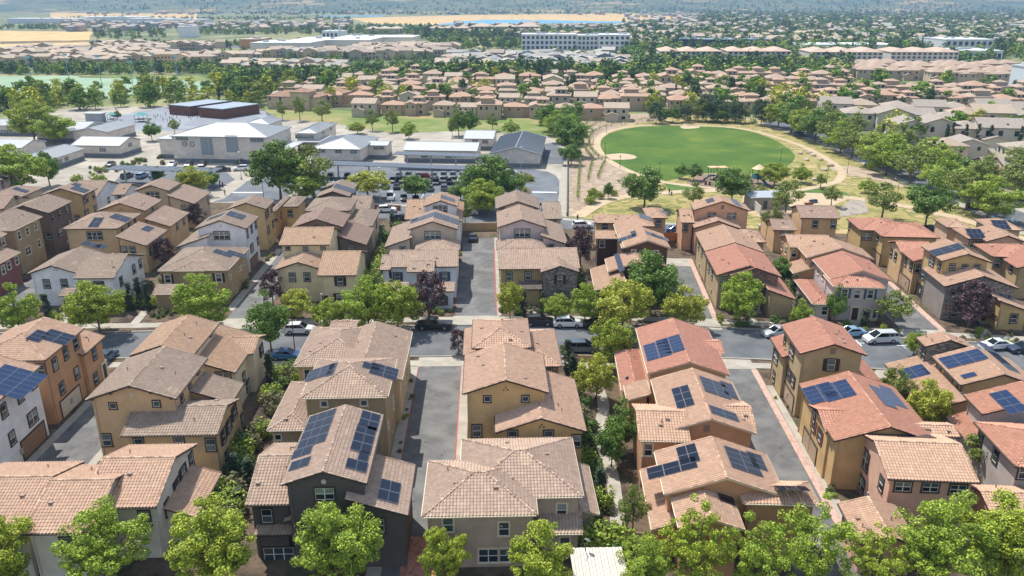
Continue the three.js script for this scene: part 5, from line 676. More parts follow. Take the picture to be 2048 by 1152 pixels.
["olive",113.9,-224.9,11.2,1.39,"leafy tree by the park side of the boulevard, near part, first from the left","boulevard trees"],
["plane",116.5,-211.3,12.5,1.39,"leafy tree by the park side of the boulevard, near part, second from the left","boulevard trees"],
["olive",114.8,-196.1,12.4,1.39,"leafy tree by the park side of the boulevard, near part, fourth from the left","boulevard trees"],
["plane",114.6,-186.3,11.1,1.39,"leafy tree by the park side of the boulevard, near part, sixth from the left","boulevard trees"],
["olive",126.7,-327.5,12.0,1.39,"leafy tree by the park side of the boulevard, far part, fifth from the left","boulevard trees"],
["olive",128.8,-301.7,10.9,1.39,"leafy tree by the park side of the boulevard, far part, sixth from the left","boulevard trees"],
["olive",127.8,-263.7,12.1,1.39,"leafy tree by the house side of the boulevard, sixth from the left","boulevard trees"],
["plane",127.0,-241.8,11.1,1.39,"leafy tree by the house side of the boulevard, seventh from the left","boulevard trees"],
["green",126.1,-223.6,11.3,1.39,"leafy tree by the park side of the boulevard, near part, third from the left","boulevard trees"],
["olive",129.0,-214.9,10.8,1.39,"leafy tree by the park side of the boulevard, near part, fifth from the left","boulevard trees"],
["olive",133.6,-205.6,11.9,1.39,"leafy tree by the park side of the boulevard, near part, eighth from the left","boulevard trees"],
["olive",145.0,-223.6,12.5,1.39,"leafy tree by the park side of the boulevard, near part, seventh from the left","boulevard trees"],
["plane",114.2,-250.3,11.6,1.39,"leafy tree by the house side of the boulevard, fourth from the left","boulevard trees"],
["dark",61.8,-345.7,9.3,1.10,"dark evergreen tree in the clump behind the park lawn, first from the left","trees behind the lawn"],
["green",69.2,-347.1,8.5,1.10,"mid-green tree in the clump behind the park lawn, second from the left","trees behind the lawn"],
["dark",74.8,-350.1,7.6,1.10,"dark evergreen tree in the clump behind the park lawn, second from the left","trees behind the lawn"],
["olive",81.2,-351.6,9.3,1.10,"grey-green tree in the clump behind the park lawn, second from the left","trees behind the lawn"],
["dark",85.0,-353.2,11.9,1.10,"dark evergreen tree in the clump behind the park lawn, third from the left","trees behind the lawn"],
["green",89.0,-347.1,7.6,1.10,"mid-green tree in the clump behind the park lawn, third from the left","trees behind the lawn"],
["dark",96.1,-347.1,9.3,1.10,"dark evergreen tree in the clump behind the park lawn, sixth from the left","trees behind the lawn"],
["olive",100.9,-348.6,7.6,1.10,"grey-green tree in the clump behind the park lawn, third from the left","trees behind the lawn"],
["dark",105.6,-341.3,11.0,1.10,"dark evergreen tree in the clump behind the park lawn, seventh from the left","trees behind the lawn"],
["green",66.8,-351.6,6.8,1.10,"mid-green tree in the clump behind the park lawn, first from the left","trees behind the lawn"],
["dark",94.1,-351.6,8.5,1.10,"dark evergreen tree in the clump behind the park lawn, fifth from the left","trees behind the lawn"],
["olive",78.7,-356.2,10.2,1.10,"grey-green tree in the clump behind the park lawn, first from the left","trees behind the lawn"],
["dark",87.2,-350.1,10.2,1.10,"dark evergreen tree in the clump behind the park lawn, fourth from the left","trees behind the lawn"],
["cypress",-77.4,-123.4,4.2,1.00,"slim dark column cypress by the white house at the left, first from the left","house-side cypresses"],
["cypress",-72.8,-123.4,4.4,1.00,"slim dark column cypress by the white house at the left, second from the left","house-side cypresses"],
["cypress",-65.0,-126.6,5.0,1.00,"slim dark column cypress by the olive house, first from the left","house-side cypresses"],
["cypress",-64.5,-128.9,5.2,1.00,"slim dark column cypress by the olive house, second from the left","house-side cypresses"],
["cypress",-62.0,-126.6,5.0,1.00,"slim dark column cypress by the olive house, third from the left","house-side cypresses"],
["cypress",-33.5,-99.6,4.5,1.00,"slim dark column cypress by the pale yellow house","house-side cypresses"],
["cypress",7.9,-102.7,5.0,1.00,"slim dark column cypress by the orange hip-roofed house, first from the left","house-side cypresses"],
["cypress",8.5,-100.3,4.0,1.00,"slim dark column cypress by the orange hip-roofed house, second from the left","house-side cypresses"],
["cypress",9.3,-72.4,3.6,1.00,"slim dark column cypress by the garden walk","house-side cypresses"],
["cypress",-30.7,-75.7,3.4,1.00,"slim dark column cypress by the tan gabled house, first from the left","house-side cypresses"],
["cypress",-28.3,-70.2,2.6,1.00,"slim dark column cypress by the tan gabled house, second from the left","house-side cypresses"],
["cypress",-28.9,-75.2,3.0,1.00,"slim dark column cypress by the tan gabled house, third from the left","house-side cypresses"],
["cypress",50.4,-133.9,4.0,1.00,"slim dark column cypress by the lavender house, first from the left","house-side cypresses"],
["cypress",48.9,-127.0,3.0,1.00,"slim dark column cypress by the lavender house, second from the left","house-side cypresses"],
["cypress",57.0,-119.3,3.2,1.00,"slim dark column cypress by the lavender house, third from the left","house-side cypresses"],
["cypress",-77.3,-193.5,2.6,1.00,"slim dark column cypress by the beige school-side house","house-side cypresses"],
["cypress",-28.1,-180.9,3.2,1.00,"slim dark column cypress by the back street","house-side cypresses"],
["cypress",14.5,-124.7,3.0,1.00,"slim dark column cypress by the stone-front house","house-side cypresses"],
["cypress",2.0,-123.8,4.6,0.80,"narrow trimmed cypress flanking the door of the stone-front house","door cypresses"],
["cypress",5.1,-123.8,4.6,0.80,"narrow trimmed cypress flanking the door of the stone-front house","door cypresses"],
["cypress",-147.4,-409.5,9.0,1.00,"tall thin cypress among the rows of houses beyond the school and park","far cypresses"],
["cypress",-143.6,-409.5,9.0,1.00,"tall thin cypress among the rows of houses beyond the school and park","far cypresses"],
["cypress",-140.5,-411.6,9.0,1.00,"tall thin cypress among the rows of houses beyond the school and park","far cypresses"],
["cypress",-136.7,-411.6,9.0,1.00,"tall thin cypress among the rows of houses beyond the school and park","far cypresses"],
["cypress",-133.5,-413.6,9.0,1.00,"tall thin cypress among the rows of houses beyond the school and park","far cypresses"],
["cypress",-131.0,-417.8,9.0,1.00,"tall thin cypress among the rows of houses beyond the school and park","far cypresses"],
["cypress",137.6,-276.6,9.0,1.00,"tall thin cypress among the rows of houses beyond the school and park","far cypresses"],
["cypress",134.4,-254.3,9.0,1.00,"tall thin cypress among the rows of houses beyond the school and park","far cypresses"],
["cypress",132.8,-246.4,9.0,1.00,"tall thin cypress among the rows of houses beyond the school and park","far cypresses"],
["cypress",152.8,-281.5,9.0,1.00,"tall thin cypress among the rows of houses beyond the school and park","far cypresses"],
["cypress",157.0,-285.6,9.0,1.00,"tall thin cypress among the rows of houses beyond the school and park","far cypresses"],
["cypress",159.4,-281.5,9.0,1.00,"tall thin cypress among the rows of houses beyond the school and park","far cypresses"],
["cypress",163.8,-281.5,9.0,1.00,"tall thin cypress among the rows of houses beyond the school and park","far cypresses"],
["cypress",167.1,-279.6,9.0,1.00,"tall thin cypress among the rows of houses beyond the school and park","far cypresses"],
["cypress",173.5,-281.5,9.0,1.00,"tall thin cypress among the rows of houses beyond the school and park","far cypresses"],
["cypress",175.9,-276.6,9.0,1.00,"tall thin cypress among the rows of houses beyond the school and park","far cypresses"],
["cypress",84.3,-419.9,9.0,1.00,"tall thin cypress among the rows of houses beyond the school and park","far cypresses"],
["cypress",94.3,-424.2,9.0,1.00,"tall thin cypress among the rows of houses beyond the school and park","far cypresses"],
["cypress",96.9,-424.2,9.0,1.00,"tall thin cypress among the rows of houses beyond the school and park","far cypresses"],
["cypress",119.6,-426.4,9.0,1.00,"tall thin cypress among the rows of houses beyond the school and park","far cypresses"],
["cypress",130.1,-430.9,9.0,1.00,"tall thin cypress among the rows of houses beyond the school and park","far cypresses"],
["cypress",131.4,-430.9,9.0,1.00,"tall thin cypress among the rows of houses beyond the school and park","far cypresses"],
["cypress",51.9,-454.4,9.0,1.00,"tall thin cypress among the rows of houses beyond the school and park","far cypresses"],
["cypress",10.6,-480.6,9.0,1.00,"tall thin cypress among the rows of houses beyond the school and park","far cypresses"],
["cypress",-21.5,-475.1,9.0,1.00,"tall thin cypress among the rows of houses beyond the school and park","far cypresses"],
["cypress",-41.5,-469.8,9.0,1.00,"tall thin cypress among the rows of houses beyond the school and park","far cypresses"],
["cypress",-121.9,-480.6,9.0,1.00,"tall thin cypress among the rows of houses beyond the school and park","far cypresses"],
["cypress",-118.8,-486.1,9.0,1.00,"tall thin cypress among the rows of houses beyond the school and park","far cypresses"],
["cypress",-115.6,-491.9,9.0,1.00,"tall thin cypress among the rows of houses beyond the school and park","far cypresses"],
["cypress",-112.3,-497.7,9.0,1.00,"tall thin cypress among the rows of houses beyond the school and park","far cypresses"],
["cypress",-249.5,-399.6,9.0,1.00,"tall thin cypress among the rows of houses beyond the school and park","far cypresses"],
["cypress",-221.8,-356.2,9.0,1.00,"tall thin cypress among the rows of houses beyond the school and park","far cypresses"],
["cypress",130.2,-281.5,9.0,1.00,"tall thin cypress among the rows of houses beyond the school and park","far cypresses"]];
const SHRUB_SITES = ["in the planted strip left of the olive and pale yellow houses","in the tall planted strip left of the white grey-shuttered house","along the garden walk right of the yellow house","beside the low tan wall on the street","in front of the white house at the left","in front of the olive house on the street","in front of the pale cream house","in front of the white grey-shuttered house","in front of the stone-front house","in front of the brick-front house","in front of the lavender house","before the stone front at the right","between the white house and the olive house","between the stone-front and chocolate houses","between the brick-front and lavender houses","along the right lower alley","between the mustard and ochre houses","beside the left upper alley","along the right edge of the upper alley","along the left edge of the lower alley","along the left edge of the upper alley","standing alone by a path or lot","on the bank below the school classrooms"];
const SHRUBS = [[-30.0,-76.8,1.5,"c",0],[-31.6,-82.2,3.0,"a",0],[-31.2,-100.4,2.6,"c",0],[-30.7,-90.6,2.1,"c",0],[-29.9,-68.2,1.3,"a",0],[-30.6,-99.9,2.4,"c",0],[-30.8,-92.4,1.4,"b",0],[-30.6,-70.5,2.8,"a",0],[-29.8,-99.4,2.0,"b",0],[-28.8,-69.5,3.0,"b",0],[-31.3,-77.0,2.2,"a",0],[-31.2,-92.0,2.9,"c",0],[-31.9,-93.1,1.6,"a",0],[-31.1,-98.6,1.5,"a",0],[-30.2,-85.2,2.3,"a",0],[-30.2,-77.8,2.5,"a",0],[-29.0,-67.2,3.1,"c",0],[-28.1,-63.4,2.3,"c",0],[-29.4,-92.4,2.7,"c",0],[-28.1,-66.2,2.6,"a",0],[-31.1,-82.3,2.7,"c",0],[-30.1,-84.8,2.6,"b",0],[-31.8,-98.1,1.9,"a",0],[-31.0,-102.5,2.3,"a",0],[-30.6,-86.6,1.2,"a",0],[-30.9,-79.7,1.8,"a",0],[-30.4,-73.0,2.2,"a",0],[-31.9,-93.8,2.8,"b",0],[-30.9,-93.7,2.3,"a",0],[-30.0,-70.8,3.1,"b",0],[-30.7,-101.2,2.3,"a",0],[-29.2,-68.3,2.9,"b",0],[-32.1,-100.5,2.8,"b",0],[-29.4,-102.5,2.4,"a",0],[-31.4,-80.0,2.8,"b",0],[-30.4,-101.7,1.9,"a",0],[-29.9,-72.8,3.1,"c",0],[-30.2,-90.3,1.3,"b",0],[-31.2,-84.7,2.8,"c",0],[-28.5,-68.2,2.6,"c",0],[-24.4,-152.0,1.6,"a",1],[-25.7,-133.7,3.3,"a",1],[-27.1,-166.7,3.5,"a",1],[-26.5,-150.1,2.7,"b",1],[-26.9,-154.7,2.8,"b",1],[-26.2,-174.3,1.5,"c",1],[-24.5,-154.5,2.7,"c",1],[-25.6,-167.1,3.5,"c",1],[-25.2,-142.3,3.1,"c",1],[-26.1,-132.2,2.6,"a",1],[-25.8,-159.1,1.5,"c",1],[-26.6,-139.4,2.5,"b",1],[-25.0,-163.8,2.9,"a",1],[-27.1,-157.1,2.9,"c",1],[-26.0,-156.7,1.6,"a",1],[-24.8,-136.4,1.6,"b",1],[-25.3,-154.6,2.5,"c",1],[-24.5,-144.0,3.3,"a",1],[-25.6,-149.7,1.8,"b",1],[-24.7,-168.9,1.7,"b",1],[-25.0,-149.9,1.7,"a",1],[-26.1,-129.9,1.6,"c",1],[-24.0,-145.9,3.2,"b",1],[-24.7,-137.3,3.5,"a",1],[-26.0,-140.1,2.6,"a",1],[-26.7,-139.9,2.9,"a",1],[-25.4,-148.1,3.6,"b",1],[-24.7,-157.6,1.9,"a",1],[-24.5,-133.9,1.5,"a",1],[-24.6,-166.6,3.6,"a",1],[-25.1,-173.3,3.7,"a",1],[-26.9,-149.2,2.4,"b",1],[-25.4,-144.6,3.4,"b",1],[-25.1,-131.2,2.1,"b",1],[-25.4,-155.7,2.5,"a",1],[-25.4,-130.2,1.6,"b",1],[-25.0,-136.7,3.1,"c",1],[-25.1,-174.5,1.6,"b",1],[-24.4,-157.3,3.7,"c",1],[-24.4,-137.9,2.7,"b",1],[-27.1,-160.7,2.4,"a",1],[-24.2,-143.5,3.4,"c",1],[-25.5,-150.4,1.4,"c",1],[-26.0,-138.4,3.8,"b",1],[8.5,-68.6,1.3,"a",2],[8.5,-95.5,1.7,"b",2],[8.6,-86.9,2.6,"c",2],[9.4,-77.4,1.5,"b",2],[9.5,-86.2,2.4,"a",2],[9.7,-62.7,2.2,"a",2],[8.5,-84.3,2.4,"b",2],[9.3,-94.0,1.5,"a",2],[8.9,-82.4,2.8,"a",2],[8.3,-93.7,1.6,"c",2],[8.4,-74.0,1.6,"c",2],[8.0,-95.0,2.2,"a",2],[9.0,-76.6,2.3,"a",2],[10.0,-71.4,1.4,"c",2],[9.7,-62.8,2.0,"a",2],[9.4,-92.4,1.9,"a",2],[8.3,-95.9,2.6,"b",2],[8.5,-102.8,2.0,"a",2],[10.3,-65.9,1.6,"a",2],[8.7,-103.0,1.3,"c",2],[7.8,-90.1,1.6,"a",2],[10.2,-69.6,1.1,"c",2],[9.4,-70.7,2.5,"b",2],[9.5,-76.2,1.7,"a",2],[8.3,-95.1,1.8,"c",2],[8.5,-69.6,1.3,"c",2],[9.1,-89.1,2.4,"c",2],[8.3,-94.1,2.6,"c",2],[8.4,-78.2,2.7,"b",2],[8.4,-79.8,2.3,"c",2],[8.1,-108.5,1.0,"c",3],[6.6,-109.2,0.9,"b",3],[7.7,-110.8,0.9,"c",3],[7.7,-109.1,0.9,"a",3],[-69.8,-122.9,1.2,"b",4],[-77.5,-122.7,0.7,"c",4],[-76.1,-122.9,1.4,"b",4],[-77.4,-124.4,1.0,"a",4],[-80.1,-124.5,0.7,"a",4],[-81.7,-124.1,1.2,"b",4],[-77.0,-124.1,1.3,"a",4],[-72.1,-124.1,1.4,"a",4],[-78.5,-122.5,1.1,"b",4],[-76.8,-123.8,1.3,"b",4],[-71.8,-123.6,0.9,"a",4],[-68.3,-123.2,1.0,"b",4],[-56.2,-126.2,0.9,"a",5],[-60.3,-124.2,1.1,"c",5],[-58.5,-124.0,0.9,"a",5],[-50.0,-125.9,1.0,"c",5],[-58.9,-125.2,1.2,"c",5],[-57.4,-124.7,0.8,"a",5],[-56.7,-126.1,1.3,"b",5],[-59.0,-123.3,0.8,"a",5],[-55.3,-125.1,0.6,"b",5],[-54.2,-124.5,0.8,"a",5],[-50.2,-123.7,1.0,"b",5],[-59.4,-125.4,1.2,"a",5],[-37.0,-124.3,1.2,"c",6],[-32.6,-124.5,1.1,"b",6],[-40.2,-124.9,1.2,"a",6],[-39.9,-125.6,1.3,"b",6],[-40.0,-124.7,1.1,"c",6],[-33.1,-126.5,1.0,"b",6],[-34.0,-126.3,1.1,"a",6],[-31.8,-124.9,1.1,"c",6],[-31.9,-125.9,0.7,"a",6],[-30.0,-124.6,1.2,"c",6],[-28.6,-126.7,0.9,"a",6],[-38.9,-126.3,1.2,"b",6],[-36.6,-123.7,1.2,"c",6],[-37.2,-123.7,1.1,"b",6],[-12.8,-125.7,1.2,"a",7],[-18.4,-124.6,0.8,"b",7],[-16.7,-124.1,0.8,"c",7],[-11.8,-125.6,0.7,"c",7],[-12.0,-124.9,1.0,"b",7],[-13.0,-125.3,0.7,"a",7],[-18.9,-126.4,0.7,"a",7],[-19.0,-124.9,0.8,"c",7],[-14.0,-125.8,0.8,"c",7],[-15.8,-125.1,1.2,"b",7],[-16.6,-125.0,0.7,"b",7],[-10.6,-126.0,0.7,"a",7],[6.1,-125.9,1.0,"a",8],[6.0,-127.2,0.9,"c",8],[9.9,-125.9,0.8,"a",8],[3.0,-127.4,0.7,"a",8],[-1.5,-126.2,1.5,"c",8],[1.3,-125.9,1.4,"a",8],[6.4,-125.5,1.1,"a",8],[3.2,-125.5,0.8,"c",8],[0.5,-127.0,0.7,"a",8],[5.6,-127.2,0.6,"c",8],[0.8,-124.8,1.4,"a",8],[3.8,-126.8,0.9,"c",8],[4.5,-126.0,0.9,"c",8],[4.9,-125.1,1.1,"a",8],[39.2,-122.9,1.1,"c",9],[37.8,-119.9,0.8,"b",9],[46.0,-121.8,1.1,"b",9],[46.8,-119.8,0.7,"b",9],[43.2,-122.0,1.4,"a",9],[34.2,-121.3,0.6,"b",9],[34.5,-123.1,1.2,"c",9],[43.9,-119.7,1.3,"c",9],[38.1,-119.7,1.1,"a",9],[43.2,-121.0,0.7,"a",9],[36.9,-119.6,1.3,"a",9],[43.9,-121.6,1.1,"a",9],[44.7,-121.1,0.8,"c",9],[37.5,-119.7,0.9,"a",9],[59.7,-118.2,1.2,"b",10],[60.5,-117.4,0.7,"c",10],[49.9,-116.0,1.1,"c",10],[50.2,-116.7,0.7,"c",10],[56.2,-117.3,1.0,"c",10],[56.6,-117.8,0.8,"b",10],[61.3,-116.8,1.0,"a",10],[51.0,-116.5,0.7,"b",10],[58.3,-116.6,1.1,"c",10],[49.7,-116.2,0.9,"b",10],[55.5,-116.5,1.0,"b",10],[54.5,-119.4,1.4,"a",10],[52.9,-117.3,1.4,"b",10],[53.5,-116.5,1.3,"a",10],[74.4,-116.9,1.3,"b",11],[83.0,-113.3,0.9,"c",11],[78.8,-115.6,0.7,"c",11],[82.3,-112.4,1.4,"b",11],[75.7,-111.6,1.4,"b",11],[70.4,-114.4,0.9,"c",11],[75.2,-114.0,0.7,"c",11],[73.6,-113.1,1.2,"a",11],[75.1,-111.8,0.9,"b",11],[74.6,-114.8,1.2,"c",11],[79.5,-116.8,0.9,"c",11],[82.3,-111.0,0.8,"a",11],[82.9,-116.8,1.2,"c",11],[78.2,-113.3,1.0,"c",11],[82.6,-112.0,1.3,"b",11],[73.1,-115.0,0.9,"a",11],[-62.4,-128.6,2.2,"b",12],[-65.8,-160.9,1.8,"c",12],[-64.1,-142.0,1.7,"b",12],[-66.2,-128.2,2.5,"b",12],[-65.5,-133.4,1.2,"c",12],[-66.0,-131.1,1.7,"a",12],[-64.8,-148.0,2.8,"a",12],[-66.3,-130.5,1.3,"a",12],[-68.0,-161.1,1.4,"a",12],[-64.0,-150.6,2.3,"b",12],[-66.0,-128.3,2.7,"b",12],[-67.6,-155.1,2.6,"c",12],[-63.3,-134.5,1.7,"b",12],[-63.3,-127.8,1.6,"a",12],[-64.5,-149.6,1.0,"a",12],[-66.8,-137.5,2.3,"c",12],[-67.8,-156.6,1.9,"c",12],[-64.3,-142.9,3.0,"b",12],[-66.4,-145.0,2.1,"c",12],[-67.0,-128.7,2.2,"c",12],[-64.9,-144.6,2.2,"a",12],[-63.6,-138.7,1.7,"a",12],[-67.9,-162.2,1.3,"c",12],[-64.7,-140.6,2.5,"c",12],[-64.9,-153.4,2.4,"c",12],[-62.9,-152.8,1.5,"a",12],[12.1,-144.0,2.4,"a",13],[12.9,-157.2,1.9,"b",13],[12.0,-138.9,1.0,"a",13],[12.0,-138.0,2.0,"b",13],[11.9,-152.6,2.6,"a",13],[13.1,-134.0,1.7,"a",13],[11.6,-152.4,2.4,"a",13],[12.0,-137.8,2.5,"a",13],[13.6,-132.7,1.8,"c",13],[13.5,-136.9,1.6,"b",13],[12.2,-145.3,2.7,"b",13],[13.7,-133.2,2.8,"b",13],[12.5,-155.8,1.5,"c",13],[12.7,-144.2,1.9,"c",13],[12.5,-136.9,2.6,"a",13],[12.6,-131.1,2.7,"a",13],[50.6,-130.8,1.1,"a",14],[49.9,-127.5,1.4,"a",14],[51.2,-140.6,1.9,"a",14],[49.3,-135.7,1.6,"c",14],[49.7,-125.2,2.9,"c",14],[49.3,-133.9,2.3,"b",14],[50.2,-136.1,2.9,"c",14],[50.6,-134.7,1.7,"b",14],[50.8,-135.3,2.5,"c",14],[50.1,-133.1,1.4,"c",14],[51.1,-145.0,1.1,"c",14],[50.3,-125.4,2.5,"a",14],[51.4,-139.6,2.6,"a",14],[50.4,-146.0,2.1,"c",14],[50.5,-125.8,1.3,"b",14],[49.8,-135.9,2.3,"a",14],[34.1,-60.9,0.7,"c",15],[34.1,-73.3,0.6,"a",15],[35.4,-86.2,0.5,"a",15],[36.0,-92.3,0.5,"c",15],[34.4,-72.4,0.7,"b",15],[34.8,-64.0,0.9,"b",15],[35.1,-94.8,0.5,"b",15],[34.4,-65.3,0.8,"b",15],[34.5,-73.5,0.7,"c",15],[34.7,-74.0,0.9,"c",15],[48.4,-77.6,2.2,"b",16],[48.7,-87.5,1.4,"c",16],[48.5,-76.9,1.4,"a",16],[48.0,-82.6,1.6,"b",16],[48.4,-74.7,1.6,"a",16],[48.5,-81.8,1.4,"a",16],[48.7,-85.0,1.9,"c",16],[49.0,-88.1,1.0,"a",16],[-49.5,-157.5,1.1,"c",17],[-49.4,-139.3,1.2,"c",17],[-49.7,-129.5,1.1,"b",17],[-48.9,-137.7,1.0,"c",17],[-49.8,-141.2,0.8,"b",17],[-49.8,-156.4,0.7,"b",17],[-49.2,-138.9,0.6,"b",17],[-49.8,-154.4,0.9,"c",17],[-2.5,-170.5,0.9,"c",18],[-2.8,-171.1,0.7,"b",18],[-2.1,-156.7,0.9,"b",18],[-2.1,-164.7,1.0,"a",18],[-2.5,-164.6,0.9,"b",18],[-2.4,-159.5,0.9,"a",18],[-13.3,-83.4,0.4,"c",19],[-13.1,-78.8,0.7,"a",19],[-13.2,-81.4,0.6,"c",19],[-13.4,-90.0,0.5,"b",19],[-13.3,-95.1,0.7,"c",19],[-13.7,-89.3,0.7,"b",19],[-13.0,-78.2,0.6,"a",19],[-14.0,-99.7,0.6,"a",19],[-13.6,-91.5,0.4,"a",19],[-13.6,-94.5,0.4,"b",19],[-10.6,-154.0,0.7,"a",20],[-10.9,-161.9,0.9,"c",20],[-10.9,-158.2,0.7,"c",20],[-11.0,-164.3,0.7,"c",20],[-10.8,-158.2,0.9,"b",20],[-10.6,-153.8,0.8,"c",20],[-11.4,-164.0,0.7,"b",20],[-11.1,-159.7,0.8,"c",20],[-125.3,-226.3,3.2,"b",21],[-117.6,-223.6,4.0,"b",21],[9.1,-63.7,3.4,"b",21],[7.8,-64.1,3.0,"b",21],[10.5,-64.1,2.6,"b",21],[3.7,-230.3,2.2,"b",21],[5.6,-230.3,2.0,"b",21],[1.8,-230.3,2.0,"b",21],[3.6,-216.7,1.4,"b",21],[5.1,-207.9,1.2,"b",21],[20.3,-202.3,2.6,"b",21],[23.6,-207.9,2.4,"b",21],[27.6,-211.3,2.0,"b",21],[34.5,-122.5,1.2,"b",21],[48.7,-120.4,1.0,"b",21],[-129.2,-241.2,0.8,"a",22],[-127.6,-243.7,1.3,"a",22],[-132.6,-248.2,1.2,"a",22],[-123.0,-259.2,0.8,"c",22],[-112.3,-255.2,1.0,"c",22],[-119.9,-249.4,1.6,"a",22],[-117.9,-247.9,1.2,"b",22],[-126.3,-244.5,1.8,"c",22],[-122.8,-245.9,0.9,"a",22],[-122.7,-259.5,1.4,"a",22],[-120.0,-259.0,1.6,"c",22],[-125.1,-253.8,1.7,"a",22],[-116.0,-250.0,1.4,"b",22],[-119.5,-246.4,1.2,"a",22],[-128.4,-244.5,1.7,"b",22],[-123.0,-259.8,1.8,"b",22],[-123.3,-251.4,1.0,"a",22],[-122.4,-246.1,1.6,"b",22],[-121.5,-259.9,1.7,"a",22],[-128.8,-251.2,0.9,"a",22],[-122.1,-255.7,1.7,"c",22],[-120.4,-255.6,1.1,"b",22],[-121.9,-252.2,1.0,"b",22],[-126.1,-245.4,1.6,"a",22],[-112.5,-254.7,1.6,"c",22],[-122.0,-248.4,1.0,"b",22],[-125.2,-243.0,1.6,"b",22],[-120.4,-250.3,1.6,"a",22],[-123.6,-257.8,1.1,"b",22],[-126.4,-241.5,1.6,"c",22],[-126.2,-237.4,1.2,"b",22],[-122.0,-243.7,1.6,"c",22],[-114.1,-258.6,1.2,"c",22],[-123.8,-246.5,0.8,"b",22],[-121.1,-260.5,1.4,"b",22],[-117.9,-265.7,1.6,"a",22],[-128.5,-250.5,1.1,"a",22],[-122.1,-250.7,1.7,"a",22],[-129.3,-245.5,1.6,"a",22],[-118.0,-264.8,1.2,"c",22]];
const VINES = [[[17.4,-205.9],[17.6,-208.9],[18.0,-213.2],[18.5,-218.1],[18.9,-223.1],[19.4,-228.2],[19.9,-233.6],[20.4,-239.1],[21.0,-244.6],[21.5,-250.3],[22.0,-256.2],[22.6,-261.8],[23.0,-266.9],[23.3,-271.4],[23.5,-275.5],[23.7,-278.9],[23.8,-281.3]],
[[22.3,-230.1],[22.5,-232.2],[22.9,-235.3],[23.4,-238.6],[23.8,-241.7],[24.2,-244.5],[24.6,-247.2],[25.0,-249.8],[25.4,-252.2],[25.7,-254.3],[26.0,-256.4],[26.3,-258.1],[26.5,-259.3]],
[[25.5,-233.4],[25.8,-235.2],[26.3,-237.7],[26.8,-240.5],[27.3,-243.2],[27.7,-245.8],[28.2,-248.4],[28.7,-250.9],[29.1,-252.9],[29.5,-254.4],[29.9,-255.5],[30.2,-256.3],[30.5,-256.9]],
[[24.2,-285.2],[24.4,-288.0],[24.6,-292.1],[24.9,-296.8],[25.3,-301.6],[25.8,-306.5],[26.3,-311.7],[27.0,-317.1],[27.7,-322.4],[28.6,-327.7],[29.7,-333.1],[30.8,-338.4],[32.1,-343.3],[33.6,-347.9],[35.4,-352.5],[37.0,-356.4],[38.2,-359.1]],
[[26.9,-263.4],[26.8,-264.9],[26.6,-267.0],[26.4,-269.4],[26.3,-272.1],[26.1,-275.0],[26.0,-278.2],[25.9,-281.6],[25.9,-285.2],[26.0,-289.0],[26.1,-293.1],[26.4,-297.3],[26.8,-301.6],[27.2,-306.0],[27.8,-310.5],[28.5,-315.2],[29.4,-319.9],[30.6,-325.1],[32.0,-330.7],[33.6,-336.0],[35.1,-340.5],[36.6,-344.1],[38.1,-347.0],[39.6,-349.4],[41.2,-351.8],[42.8,-354.0],[44.5,-356.2],[46.0,-357.9],[47.1,-359.1]],
[[30.7,-260.1],[30.4,-261.2],[30.0,-262.8],[29.5,-264.7],[29.1,-266.9],[28.8,-269.2],[28.5,-271.8],[28.3,-274.6],[28.1,-277.6],[28.0,-280.7],[27.9,-284.0],[28.0,-287.4],[28.1,-291.1],[28.5,-295.3],[28.9,-299.7],[29.5,-304.2],[30.1,-308.3],[30.7,-311.8],[31.4,-315.1],[32.2,-318.1],[33.2,-321.2],[34.4,-324.2],[35.7,-327.1],[37.2,-329.8],[38.6,-332.5],[40.1,-335.0],[41.7,-337.5],[43.3,-339.7],[44.9,-341.9],[46.6,-343.8],[48.4,-345.5],[50.2,-347.2],[52.0,-348.9],[54.2,-350.8],[56.6,-353.0],[58.7,-354.8],[60.2,-356.2]]];
